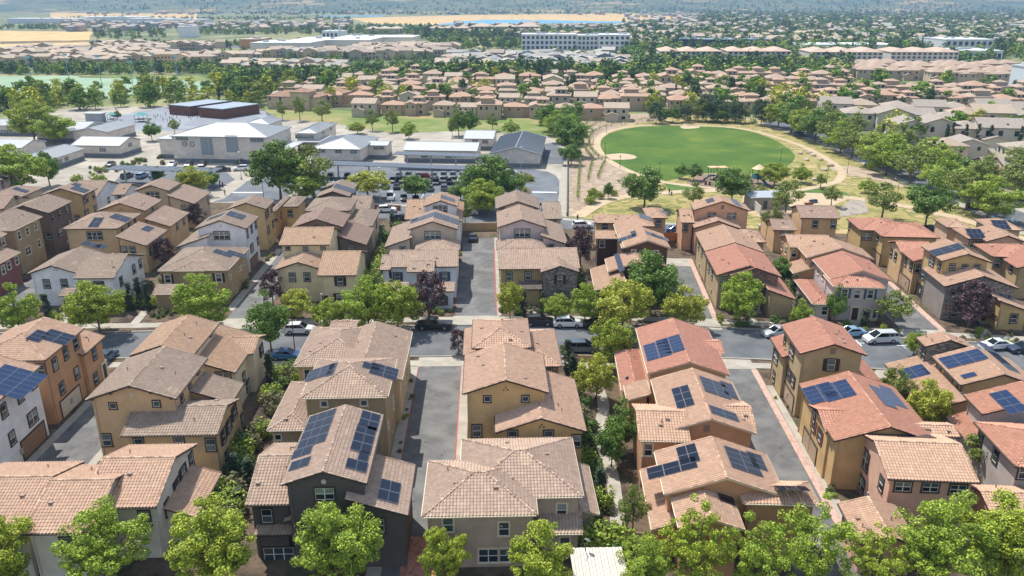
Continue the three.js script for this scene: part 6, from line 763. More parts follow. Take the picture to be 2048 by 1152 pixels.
// ---------- things beyond the park and school
const FAR_HOUSES = [   // kind, x, z, turn, size, district
["c",-67,-373,-0.1,1.04,"r1",1],
["d",-55,-376,1.5,0.90,"r1",1],
["b",-44,-376,-0.1,0.89,"r1",1],
["a",-31,-371,-0.1,0.87,"r1",1],
["c",-20,-370,-0.1,0.86,"r1",1],
["b",-10,-364,3.1,1.03,"r1",1],
["d",1,-369,1.5,0.91,"r1",1],
["b",13,-367,-0.1,0.96,"r1",1],
["a",24,-361,3.1,0.98,"r1",1],
["d",35,-360,-1.6,0.99,"r1",1],
["c",46,-357,-0.1,1.02,"r1",1],
["c",-115,-411,-0.1,0.97,"r1",2],
["e",-102,-415,1.5,0.94,"r1",2],
["d",-89,-407,-0.1,0.94,"r1",2],
["d",-76,-407,1.5,0.92,"r1",2],
["b",-63,-405,-0.1,0.91,"r1",2],
["c",-51,-407,-1.6,0.91,"r1",2],
["b",-38,-404,3.1,1.00,"r1",2],
["d",-25,-401,-0.1,0.99,"r1",2],
["b",-13,-400,-1.6,0.94,"r1",2],
["c",-1,-404,-0.1,0.94,"r1",2],
["e",11,-396,1.5,0.92,"r1",2],
["e",23,-398,-0.1,1.09,"r1",2],
["c",36,-398,-0.1,1.06,"r1",2],
["d",47,-396,-0.1,1.04,"r1",2],
["b",58,-393,1.5,1.07,"r1",2],
["e",-119,-441,3.1,1.04,"r1",3],
["c",-106,-439,-0.1,1.04,"r1",3],
["b",-92,-438,-0.1,0.98,"r1",3],
["d",-80,-436,-0.1,1.01,"r1",3],
["c",-66,-437,3.1,0.99,"r1",3],
["d",-54,-436,1.5,1.01,"r1",3],
["d",-39,-433,-0.1,1.04,"r1",3],
["a",-28,-434,-0.1,1.08,"r1",3],
["d",-14,-432,-1.6,0.97,"r1",3],
["e",-2,-429,1.5,0.92,"r1",3],
["d",11,-428,-0.1,0.98,"r1",3],
["c",23,-424,-0.1,1.04,"r1",3],
["b",35,-427,-1.6,1.03,"r1",3],
["b",48,-420,3.1,1.02,"r1",3],
["a",61,-424,-0.1,0.99,"r1",3],
["a",74,-425,-0.1,1.09,"r1",3],
["b",-114,-466,-0.1,0.94,"r1",4],
["e",-98,-467,-0.1,0.93,"r1",4],
["e",-86,-463,-1.6,0.95,"r1",4],
["a",-72,-464,-0.1,0.98,"r1",4],
["d",-57,-460,3.1,1.03,"r1",4],
["e",-43,-460,-0.1,0.97,"r1",4],
["c",-30,-460,-0.1,1.03,"r1",4],
["d",-17,-454,1.5,0.93,"r1",4],
["d",-3,-458,-0.1,0.98,"r1",4],
["c",11,-453,1.5,0.96,"r1",4],
["a",23,-456,1.5,1.06,"r1",4],
["d",37,-453,-0.1,0.97,"r1",4],
["d",52,-450,3.1,1.06,"r1",4],
["b",63,-452,-0.1,1.09,"r1",4],
["a",77,-452,-1.6,1.07,"r1",4],
["c",-101,-493,-0.1,1.05,"r1",5],
["c",-86,-491,-0.1,1.05,"r1",5],
["e",-72,-486,-0.1,1.06,"r1",5],
["b",-60,-488,-0.1,1.09,"r1",5],
["c",-44,-486,-0.1,1.02,"r1",5],
["d",-32,-485,3.1,0.92,"r1",5],
["b",-18,-486,1.5,1.00,"r1",5],
["c",-4,-484,3.1,1.07,"r1",5],
["a",12,-483,-0.1,0.90,"r1",5],
["c",24,-482,-1.6,1.06,"r1",5],
["e",39,-479,-0.1,1.07,"r1",5],
["a",51,-476,3.1,0.92,"r1",5],
["a",64,-481,-0.1,0.92,"r1",5],
["e",80,-480,-1.6,1.09,"r1",5],
["a",-94,-517,1.5,1.09,"r1",6],
["b",-80,-515,-0.1,0.98,"r1",6],
["c",-65,-517,3.1,0.92,"r1",6],
["a",-50,-518,-1.6,1.09,"r1",6],
["c",-36,-510,3.1,1.02,"r1",6],
["a",-20,-509,-0.1,1.00,"r1",6],
["d",-5,-513,-0.1,1.02,"r1",6],
["d",10,-509,1.5,1.03,"r1",6],
["a",24,-507,3.1,0.95,"r1",6],
["e",38,-509,3.1,1.05,"r1",6],
["d",51,-511,-0.1,1.05,"r1",6],
["b",67,-505,-0.1,1.02,"r1",6],
["d",81,-504,-0.1,0.97,"r1",6],
["c",-89,-547,1.5,0.99,"r1",7],
["d",-79,-546,-0.1,1.02,"r1",7],
["b",-64,-540,-0.1,1.10,"r1",7],
["a",-51,-542,-1.6,1.01,"r1",7],
["e",-38,-538,-0.1,0.93,"r1",7],
["a",-26,-542,-0.1,1.06,"r1",7],
["a",-14,-542,-0.1,0.94,"r1",7],
["a",-1,-540,1.5,0.94,"r1",7],
["c",13,-538,3.1,0.98,"r1",7],
["c",25,-536,-0.1,0.95,"r1",7],
["d",38,-537,-1.6,1.04,"r1",7],
["d",79,-388,-0.1,0.93,"r2",8],
["d",86,-387,-0.1,1.08,"r2",8],
["e",95,-387,-0.1,0.95,"r2",8],
["a",105,-382,3.0,0.92,"r2",8],
["b",113,-382,1.4,0.98,"r2",8],
["a",123,-387,-0.1,1.07,"r2",8],
["d",131,-385,1.4,1.06,"r2",8],
["b",141,-384,1.4,0.92,"r2",8],
["a",50,-414,3.0,0.92,"r2",9],
["b",61,-417,1.4,1.07,"r2",9],
["e",72,-410,3.0,0.98,"r2",9],
["a",84,-408,1.4,0.99,"r2",9],
["e",94,-410,1.4,0.97,"r2",9],
["a",105,-408,-0.1,1.01,"r2",9],
["d",115,-406,3.0,0.96,"r2",9],
["e",125,-407,-1.7,1.04,"r2",9],
["d",137,-408,-0.1,0.92,"r2",9],
["a",145,-402,-0.1,0.91,"r2",9],
["b",156,-401,-0.1,1.10,"r2",9],
["e",167,-399,-0.1,0.96,"r2",9],
["d",48,-438,-0.1,1.05,"r2",10],
["e",59,-433,-0.1,1.09,"r2",10],
["d",72,-431,3.0,0.97,"r2",10],
["a",84,-434,1.4,1.07,"r2",10],
["a",96,-430,1.4,0.96,"r2",10],
["a",109,-434,-0.1,1.09,"r2",10],
["b",120,-433,-0.1,1.09,"r2",10],
["b",130,-431,-1.7,0.97,"r2",10],
["a",143,-428,-0.1,0.96,"r2",10],
["d",154,-429,3.0,1.08,"r2",10],
["a",167,-429,-1.7,1.00,"r2",10],
["b",179,-426,-1.7,1.08,"r2",10],
["e",190,-426,-0.1,1.07,"r2",10],
["b",202,-424,-1.7,0.99,"r2",10],
["b",212,-424,-0.1,0.94,"r2",10],
["d",224,-422,-1.7,0.99,"r2",10],
["e",234,-424,-0.1,1.09,"r2",10],
["b",248,-421,-0.1,0.92,"r2",10],
["d",258,-420,-1.7,0.93,"r2",10],
["e",111,-462,-0.1,0.93,"r2",11],
["e",123,-460,-1.7,1.01,"r2",11],
["e",136,-460,-0.1,1.08,"r2",11],
["b",148,-457,-1.7,0.95,"r2",11],
["b",159,-456,1.4,1.08,"r2",11],
["e",173,-456,3.0,1.07,"r2",11],
["b",183,-455,1.4,0.94,"r2",11],
["a",195,-449,-1.7,1.01,"r2",11],
["b",207,-449,-1.7,1.08,"r2",11],
["a",220,-451,-0.1,0.91,"r2",11],
["e",230,-446,-0.1,1.10,"r2",11],
["a",241,-446,-0.1,1.05,"r2",11],
["d",254,-450,-0.1,1.08,"r2",11],
["e",266,-448,-1.7,0.92,"r2",11],
["e",278,-445,-0.1,1.08,"r2",11],
["b",174,-400,-0.1,1.04,"r2",12],
["d",184,-402,3.0,1.00,"r2",12],
["b",192,-397,-0.1,0.95,"r2",12],
["e",204,-396,3.0,1.08,"r2",12],
["d",214,-395,-0.1,1.08,"r2",12],
["e",224,-392,-1.7,1.10,"r2",12],
["d",234,-389,-0.1,1.09,"r2",12],
["b",242,-391,-0.1,1.00,"r2",12],
["h",143,-360,-0.2,1.23,"r3",13],
["i",154,-359,-0.2,1.20,"r3",13],
["g",167,-352,-0.2,1.13,"r3",13],
["h",180,-351,-0.2,1.23,"r3",13],
["g",192,-353,-0.2,1.20,"r3",13],
["h",204,-346,-0.2,1.26,"r3",13],
["h",216,-346,3.0,1.28,"r3",13],
["g",143,-334,1.4,1.26,"r3",14],
["h",154,-329,-1.7,1.30,"r3",14],
["h",163,-328,-0.2,1.29,"r3",14],
["g",172,-321,-0.2,1.18,"r3",14],
["i",182,-324,-0.2,1.21,"r3",14],
["c",191,-324,-0.2,1.39,"r3",14],
["g",200,-323,-0.2,1.29,"r3",14],
["h",147,-299,1.4,1.30,"r3",15],
["h",156,-297,1.4,1.28,"r3",15],
["g",165,-293,1.4,1.22,"r3",15],
["h",173,-287,-0.2,1.43,"r3",15],
["i",181,-290,-0.2,1.27,"r3",15],
["i",142,-261,3.0,1.01,"r3",16],
["h",151,-266,1.4,1.04,"r3",16],
["g",162,-252,-1.7,1.08,"r3",17],
["b",94,-491,-0.1,1.25,"r4",18],
["a",106,-494,1.5,1.06,"r4",18],
["b",119,-493,3.0,1.16,"r4",18],
["b",129,-488,-0.1,1.19,"r4",18],
["a",140,-487,1.5,1.04,"r4",18],
["a",155,-482,-0.1,1.13,"r4",18],
["a",166,-486,3.0,1.04,"r4",18],
["a",178,-487,-0.1,1.10,"r4",18],
["b",192,-481,-0.1,1.19,"r4",18],
["a",104,-523,-0.1,1.08,"r4",19],
["b",118,-528,-0.1,1.21,"r4",19],
["a",131,-521,1.5,1.07,"r4",19],
["b",145,-522,1.5,1.12,"r4",19],
["b",157,-523,3.0,1.05,"r4",19],
["b",168,-523,3.0,1.06,"r4",19],
["b",183,-518,-0.1,1.09,"r4",19],
["a",194,-515,3.0,1.23,"r4",19],
["b",207,-516,-0.1,1.05,"r4",19],
["a",219,-559,1.5,1.14,"r4",20],
["a",228,-557,-0.1,1.08,"r4",20],
["a",236,-551,3.0,1.12,"r4",20],
["a",245,-556,-0.1,1.23,"r4",20],
["a",253,-549,1.5,1.13,"r4",20],
["a",263,-546,-0.1,1.14,"r4",20],
["a",271,-551,-1.7,1.20,"r4",20],
["a",228,-577,-0.1,1.05,"r4",21],
["a",236,-580,1.5,1.13,"r4",21],
["a",245,-578,-0.1,1.10,"r4",21],
["a",255,-576,-0.1,1.26,"r4",21],
["a",263,-571,-1.7,1.08,"r4",21],
["a",273,-570,-0.1,1.24,"r4",21],
["a",281,-567,-0.1,1.24,"r4",21],
["a",236,-601,-0.1,1.08,"r4",22],
["a",245,-595,1.5,1.15,"r4",22],
["a",254,-597,-0.1,1.12,"r4",22],
["a",264,-594,-0.1,1.22,"r4",22],
["a",272,-593,1.5,1.12,"r4",22],
["a",282,-593,-1.7,1.18,"r4",22],
["a",291,-589,-0.1,1.17,"r4",22],
["a",242,-619,1.5,1.20,"r4",23],
["a",252,-621,-0.1,1.26,"r4",23],
["a",262,-619,1.5,1.17,"r4",23],
["a",271,-616,-0.1,1.15,"r4",23],
["a",280,-615,3.0,1.19,"r4",23],
["a",291,-608,-1.7,1.12,"r4",23],
["a",300,-608,-1.7,1.09,"r4",23],
["a",272,-526,-0.1,1.14,"r4",24],
["a",279,-525,1.5,1.07,"r4",24],
["a",288,-523,3.0,1.09,"r4",24],
["a",295,-523,3.0,1.10,"r4",24],
["a",303,-521,-0.1,1.17,"r4",24],
["a",311,-521,-1.7,1.13,"r4",24],
["a",284,-553,-1.7,1.08,"r4",25],
["a",292,-545,-1.7,1.09,"r4",25],
["a",300,-543,3.0,1.24,"r4",25],
["a",308,-546,1.5,1.04,"r4",25],
["a",317,-545,-0.1,1.17,"r4",25],
["a",324,-543,-0.1,1.05,"r4",25],
["a",296,-574,3.0,1.14,"r4",26],
["a",303,-574,3.0,1.16,"r4",26],
["a",312,-565,-0.1,1.16,"r4",26],
["a",320,-569,3.0,1.15,"r4",26],
["a",328,-568,-0.1,1.16,"r4",26],
["a",336,-563,-0.1,1.12,"r4",26],
["a",305,-592,-0.1,1.06,"r4",27],
["a",314,-589,1.5,1.17,"r4",27],
["a",322,-584,3.0,1.12,"r4",27],
["a",331,-589,-0.1,1.23,"r4",27],
["a",339,-585,1.5,1.22,"r4",27],
["a",347,-581,1.5,1.07,"r4",27],
["a",317,-610,-1.7,1.20,"r4",28],
["a",325,-611,-0.1,1.18,"r4",28],
["a",333,-610,-0.1,1.11,"r4",28],
["a",342,-605,-1.7,1.09,"r4",28],
["a",351,-604,3.0,1.23,"r4",28],
["a",359,-599,-0.1,1.16,"r4",28]];
const MID_TREES = [["g",-215,-455,10,0],["g",-188,-456,10,0],["o",-134,-448,11,0],["g",-209,-391,11,0],["y",-203,-421,12,0],["g",-194,-402,8,0],["y",-246,-382,11,0],["y",-237,-419,8,0],["g",-233,-432,11,0],["y",-238,-428,12,0],["y",-142,-409,8,0],["o",-132,-428,9,0],["y",-162,-413,8,0],["y",-249,-429,9,0],["o",-246,-388,8,0],["g",-157,-456,12,0],["o",-207,-430,10,0],["y",-151,-404,10,0],["y",-163,-459,12,0],["y",-131,-403,8,0],["y",-197,-431,8,0],["o",-265,-440,9,0],["y",-226,-390,8,0],["g",-199,-443,10,0],["y",-134,-448,8,0],["o",-128,-412,11,0],["o",-193,-451,11,0],["g",-238,-387,11,0],["y",-227,-428,9,0],["o",-198,-442,12,0],["g",-142,-447,8,0],["g",-180,-402,12,0],["o",-127,-402,8,0],["g",-202,-393,10,0],["g",-259,-401,8,0],["y",-189,-444,11,0],["g",-223,-439,9,0],["o",-243,-390,11,0],["y",-279,-431,9,0],["g",-180,-403,10,0],["y",-221,-431,8,0],["o",-235,-435,8,0],["y",-216,-404,8,0],["g",-170,-455,8,0],["g",-171,-414,11,0],["o",-136,-425,10,0],["y",-231,-380,11,0],["g",-260,-440,12,0],["y",-226,-399,8,0],["o",-250,-431,11,0],["y",-222,-379,9,0],["g",-247,-384,8,0],["y",-137,-440,9,0],["y",-233,-392,11,0],["g",-224,-391,8,0],["g",-139,-444,12,0],["o",-249,-394,12,0],["o",-252,-390,8,0],["g",-160,-392,8,0],["y",-231,-414,9,0],["y",-237,-387,11,0],["g",-236,-437,9,0],["o",-164,-462,10,0],["y",-169,-464,12,0],["y",-148,-449,10,0],["o",-145,-440,12,0],["o",-227,-408,8,0],["o",-193,-435,12,0],["g",-201,-451,12,0],["g",-144,-430,9,0],["o",-209,-392,11,0],["g",-156,-460,9,0],["y",-134,-446,11,0],["o",-142,-433,9,0],["y",-230,-392,11,0],["y",-180,-458,10,0],["o",-168,-403,12,0],["g",-149,-441,9,0],["y",-186,-454,9,0],["g",-143,-422,8,0],["g",-239,-414,11,0],["o",-237,-412,11,0],["y",-276,-428,11,0],["y",-264,-416,8,0],["y",-85,-432,12,1],["g",-92,-470,9,1],["y",-120,-438,9,1],["y",-127,-472,9,1],["o",-126,-442,8,1],["y",-89,-421,8,1],["y",-86,-440,12,1],["g",-108,-459,10,1],["o",-130,-477,12,1],["o",-121,-466,8,1],["y",-133,-483,10,1],["y",-109,-485,12,1],["y",-141,-471,10,0],["g",-106,-475,12,1],["g",70,-465,8,2],["y",-15,-438,11,2],["y",13,-525,8,2],["d",25,-483,7,2],["g",55,-431,9,2],["g",58,-486,7,2],["d",-26,-431,11,2],["g",-102,-484,10,1],["g",-90,-514,10,2],["g",25,-430,7,2],["d",-98,-502,7,1],["g",-40,-407,11,2],["g",-68,-513,8,2],["g",72,-426,11,2],["g",-42,-436,7,2],["d",35,-472,10,2],["d",25,-425,9,2],["g",74,-546,9,2],["d",29,-490,7,2],["d",50,-459,10,2],["g",-28,-498,9,2],["y",-11,-530,10,2],["g",66,-545,7,2],["g",12,-441,11,2],["g",47,-426,11,2],["y",-64,-416,10,2],["g",-101,-463,7,1],["d",13,-547,10,2],["g",-105,-474,7,1],["g",-35,-473,7,2],["g",-92,-545,7,2],["y",-106,-479,9,1],["d",68,-401,9,2],["d",-81,-451,7,2],["g",-86,-416,7,1],["d",-65,-535,7,2],["g",40,-405,8,2],["g",-94,-478,8,1],["y",70,-405,9,2],["g",-91,-413,9,1],["y",-11,-485,6,2],["d",88,-525,7,2],["d",64,-423,7,2],["g",59,-524,10,2],["y",-77,-456,9,2],["d",-51,-408,10,2],["d",3,-476,7,2],["y",-82,-491,8,2],["y",82,-475,11,2],["g",29,-422,8,2],["y",19,-440,7,2],["g",46,-517,10,2],["g",6,-416,10,2],["g",65,-418,7,2],["d",-61,-463,7,2],["g",-35,-408,11,2],["y",-130,-543,7,1],["g",71,-465,6,2],["y",-55,-416,10,2],["d",33,-486,6,2],["g",31,-524,6,2],["g",64,-478,11,2],["g",-71,-437,10,2],["g",-19,-403,9,2],["g",50,-441,7,2],["y",-21,-457,8,2],["g",-35,-410,10,2],["d",-19,-498,8,2],["g",-73,-541,7,2],["d",82,-437,7,2],["g",-18,-496,10,2],["y",-90,-405,10,1],["g",-58,-427,7,2],["y",6,-532,8,2],["y",20,-405,6,2],["g",-59,-540,11,2],["g",-71,-414,6,2],["g",60,-413,8,2],["y",-105,-424,7,1],["y",-32,-448,9,2],["g",151,-425,12,3],["y",145,-379,10,3],["g",103,-487,8,3],["g",120,-407,12,3],["g",130,-437,9,3],["d",106,-421,9,3],["g",177,-396,9,3],["y",94,-463,11,3],["g",264,-497,10,3],["d",165,-390,8,3],["d",88,-390,12,3],["d",243,-403,8,3],["y",128,-398,10,3],["y",142,-437,8,3],["y",160,-464,8,3],["y",67,-385,9,2],["g",248,-469,9,3],["y",124,-378,10,3],["y",228,-392,9,3],["y",170,-480,11,3],["g",103,-487,11,3],["g",283,-485,9,3],["g",129,-434,12,3],["g",198,-395,11,3],["g",163,-393,9,3],["g",156,-383,12,3],["g",231,-407,8,3],["g",130,-366,10,3],["d",137,-452,11,3],["y",212,-413,10,3],["g",98,-386,11,3],["g",152,-482,8,3],["g",127,-375,10,3],["y",196,-457,9,3],["y",84,-377,10,3],["g",125,-414,8,3],["y",130,-429,12,3],["g",129,-458,11,3],["g",204,-406,12,3],["g",209,-464,10,3],["d",116,-433,12,3],["g",219,-489,12,3],["y",261,-495,9,3],["d",281,-457,8,3],["y",115,-505,8,3],["y",116,-472,9,3],["d",92,-415,12,3],["y",138,-413,11,3],["y",199,-480,8,3],["g",186,-431,11,3],["g",226,-392,9,3],["g",115,-444,12,3],["g",187,-423,9,3],["d",180,-375,8,3],["g",153,-365,8,3],["g",262,-462,8,3],["g",209,-391,9,3],["g",112,-482,10,3],["d",119,-502,11,3],["y",86,-391,10,3],["d",199,-387,11,3],["g",165,-400,12,3],["g",211,-464,11,3],["d",119,-390,12,3],["g",239,-392,10,3],["g",107,-408,8,3],["y",135,-381,12,3],["g",214,-452,9,3],["g",189,-476,12,3],["g",98,-370,12,3],["y",174,-312,9,4],["g",147,-294,10,4],["g",167,-303,11,4],["y",189,-309,8,4],["y",153,-302,8,4],["g",184,-289,9,4],["g",213,-335,8,4],["y",150,-313,10,4],["y",184,-318,10,4],["y",179,-284,8,4],["g",198,-307,10,4],["g",197,-332,11,4],["g",183,-295,10,4],["y",133,-284,11,4],["y",143,-333,9,4],["y",205,-341,8,4],["g",201,-316,8,4],["g",131,-322,8,4]];
const FAR_ROWS = [["pq",-410,-661,-313,-666,12,1.05],["pq",-427,-688,-249,-693,22,1.05],["pq",-448,-722,-240,-729,25,1.05],["pq",-467,-754,-305,-761,22,1.05],["pq",-478,-789,-329,-796,21,1.05],["pq",-488,-823,-363,-831,17,1.05],["pq",-436,-868,-319,-877,20,1.05],["pq",-443,-904,-316,-914,20,1.05],["pqr",-212,-596,-119,-588,15,1.05],["pqr",-211,-627,-125,-618,14,1.05],["pqr",-264,-722,-217,-710,7,1.05],["pqr",-234,-768,-148,-754,13,1.05],["pqr",-233,-796,-153,-782,11,1.05],["p",-147,-729,-56,-748,15,1.15],["p",-154,-761,-54,-782,16,1.15],["p",-156,-796,-54,-819,16,1.15],["p",-154,-827,-56,-851,15,1.15],["p",-150,-859,-88,-886,9,1.15],["rrsp",-33,-572,85,-568,16,1.10],["rrsp",-45,-596,92,-592,19,1.10],["rrsp",-54,-622,100,-618,20,1.10],["rrsp",-57,-651,89,-646,19,1.10],["rrsp",-55,-682,93,-677,19,1.10],["rrsp",-54,-716,93,-710,16,1.10],["rrsp",-47,-748,92,-741,15,1.10]];
const WOODS = [   // bearing slopes, near, far, count, heights
[0.129,0.639,895,1833,3200,7,13],[0.224,0.634,1833,3361,2300,8,14],[0.128,0.632,3361,7099,1500,9,15],[0.131,0.644,661,914,420,8,13],[-0.530,0.140,3635,7709,1500,9,15],[-0.370,0.140,2920,3635,260,9,14],[-0.532,-0.193,2144,2374,260,6,10],[-0.534,-0.229,1544,1726,200,4,6],[-0.373,-0.098,1257,1630,520,6,10],[-0.098,0.129,1397,1544,300,5,8],[-0.116,0.010,1127,1420,300,8,13],[0.010,0.135,1157,1518,500,7,11],[-0.508,-0.195,914,976,240,5,8],[-0.099,0.010,877,1046,120,7,11],[-0.622,-0.331,580,641,300,5,8],[-0.362,-0.076,522,580,400,6,9],[-0.088,0.180,532,568,330,7,13],[-0.281,-0.172,622,811,70,4,7],[0.150,0.411,543,682,330,7,12],[-0.611,-0.531,1467,1693,120,5,8],[-0.499,-0.416,1099,1420,60,7,10],[-0.619,-0.196,656,877,260,3,6],[-0.202,0.161,580,843,330,4,8]];
const SUBURBS = [[0.135,0.631,914,3635,1000],[-0.530,0.134,2920,5735,260],[-0.074,0.135,1157,1693,90],[-0.534,-0.193,1375,1913,160]];
const FAR_BUILDINGS = [   // label, category, x, z, width, depth, height, turn, wall, roof, storeys, bays, glass, roof kind
["long white office block with dark window bays, left end","building",39,-877,58,40,15,-0.03,"#d6d8dc","#b9bcc0",3,12,"#3c4a58",""],
["white office block with dark recessed centre, right of the long one","building",82,-877,34,36,14,-0.03,"#c9ccd0","#b9bcc0",3,8,"#3c4a58",""],
["white office end block with two bright square wings","building",107,-868,32,40,15,-0.07,"#d9dbde","#c2c5c9",3,6,"#3c4a58",""],
["four-storey pale apartment block behind the condominiums, first from the left","building",144,-666,49,36,11,-0.07,"#c9c3bb","#b9a18e",4,12,"#4a4f58","hip"],
["four-storey pale apartment block behind the condominiums, second from the left","building",199,-666,50,36,11,-0.07,"#cdc6bd","#b89f8c",4,12,"#4a4f58","hip"],
["four-storey pale apartment block behind the condominiums, third from the left","building",265,-656,56,36,11,-0.07,"#c8c4c0","#b7a090",4,14,"#4a4f58","hip"],
["four-storey pale apartment block behind the condominiums, rightmost","building",327,-656,52,36,11,-0.07,"#cbc6c0","#b49d8d",4,13,"#4a4f58","hip"],
["low dark blue glass pavilion behind the apartments, left of three","building",193,-914,21,20,9,-0.05,"#27384a","#7f95a8",0,0,"#3c4a58",""],
["low dark blue glass pavilion behind the apartments, widest of three","building",225,-904,33,20,9,-0.05,"#27384a","#8aa0b2",0,0,"#3c4a58",""],
["low dark blue glass pavilion behind the apartments, right of three","building",267,-904,23,20,9,-0.05,"#2b3a4b","#7f95a8",0,0,"#3c4a58",""],
["white medical building with a blue roof sign at the right","building",446,-811,45,50,13,-0.05,"#c6c9cd","#cfd3d7",2,8,"#3c4a58",""],
["low white clinic building right of the medical building","building",404,-716,39,40,8,-0.05,"#d9dce0","#c9cdd1",1,8,"#3c4a58",""],
["row of white flat-roofed shops behind the right apartments","building",340,-835,91,40,7,-0.03,"#d5d6d6","#d8dadb",0,0,"#3c4a58",""],
["pale grey-sided building cut by the right edge","building",297,-465,13,14,14,0.00,"#c9d2da","#b0b8be",4,4,"#3c4a58",""],
["white flat-roofed shopping mall wing, left of three","building",-231,-827,60,60,9,-0.05,"#d2cfc8","#c3c4c4",0,0,"#3c4a58",""],
["white flat-roofed shopping mall wing, middle of three","building",-194,-886,85,70,9,-0.05,"#cfccc6","#c6c7c7",0,0,"#3c4a58",""],
["white flat-roofed shopping mall wing, right of three","building",-157,-954,86,60,9,-0.05,"#d2cfc8","#c2c4c5",0,0,"#3c4a58",""],
["low ribbed brick shop at the end of the mall","building",-285,-904,22,40,9,-0.05,"#b98e62","#b3a08a",0,0,"#3c4a58",""],
["white dealership showroom with an arched front","building",-240,-1113,27,30,10,-0.05,"#dfe2e8","#d9dde2",1,5,"#3c4a58",""],
["slender white tower by the mall","tower",-227,-1099,2,4,22,0.00,"#d8dbe0","#c9ccd0",0,0,"#3c4a58",""],
["sloped white tent-like building in the dry valley","building",-460,-1173,18,30,14,-0.05,"#e2e3e3","#cacbcb",0,0,"#3c4a58",""],
["long white warehouse at the far left, upper","building",-973,-2045,158,50,10,0.00,"#d8dadc","#e0e2e4",0,0,"#3c4a58",""],
["long white warehouse at the far left, middle","building",-808,-1872,100,50,10,0.00,"#d8dadc","#dcdfe1",0,0,"#3c4a58",""],
["long white warehouse at the far left, lower","building",-1042,-1872,167,50,10,0.00,"#cfd2d4","#e0e2e4",0,0,"#3c4a58",""],
["long white warehouse right of the others in the valley","building",-700,-1796,86,40,10,0.00,"#d2d4d6","#dadde0",0,0,"#3c4a58",""],
["tan hotel block by the lake, left","building",-94,-1222,59,40,11,-0.03,"#b9a58e","#b09c8c",2,10,"#5a5550","hip"],
["tan hotel block by the lake, right","building",-11,-1257,105,40,12,-0.03,"#bda98f","#b4a08e",3,14,"#5a5550","hip"],
["long low tan office roof left of the hotels","building",-201,-1294,54,40,8,-0.03,"#b8a894","#b6a695",0,0,"","hip"]];
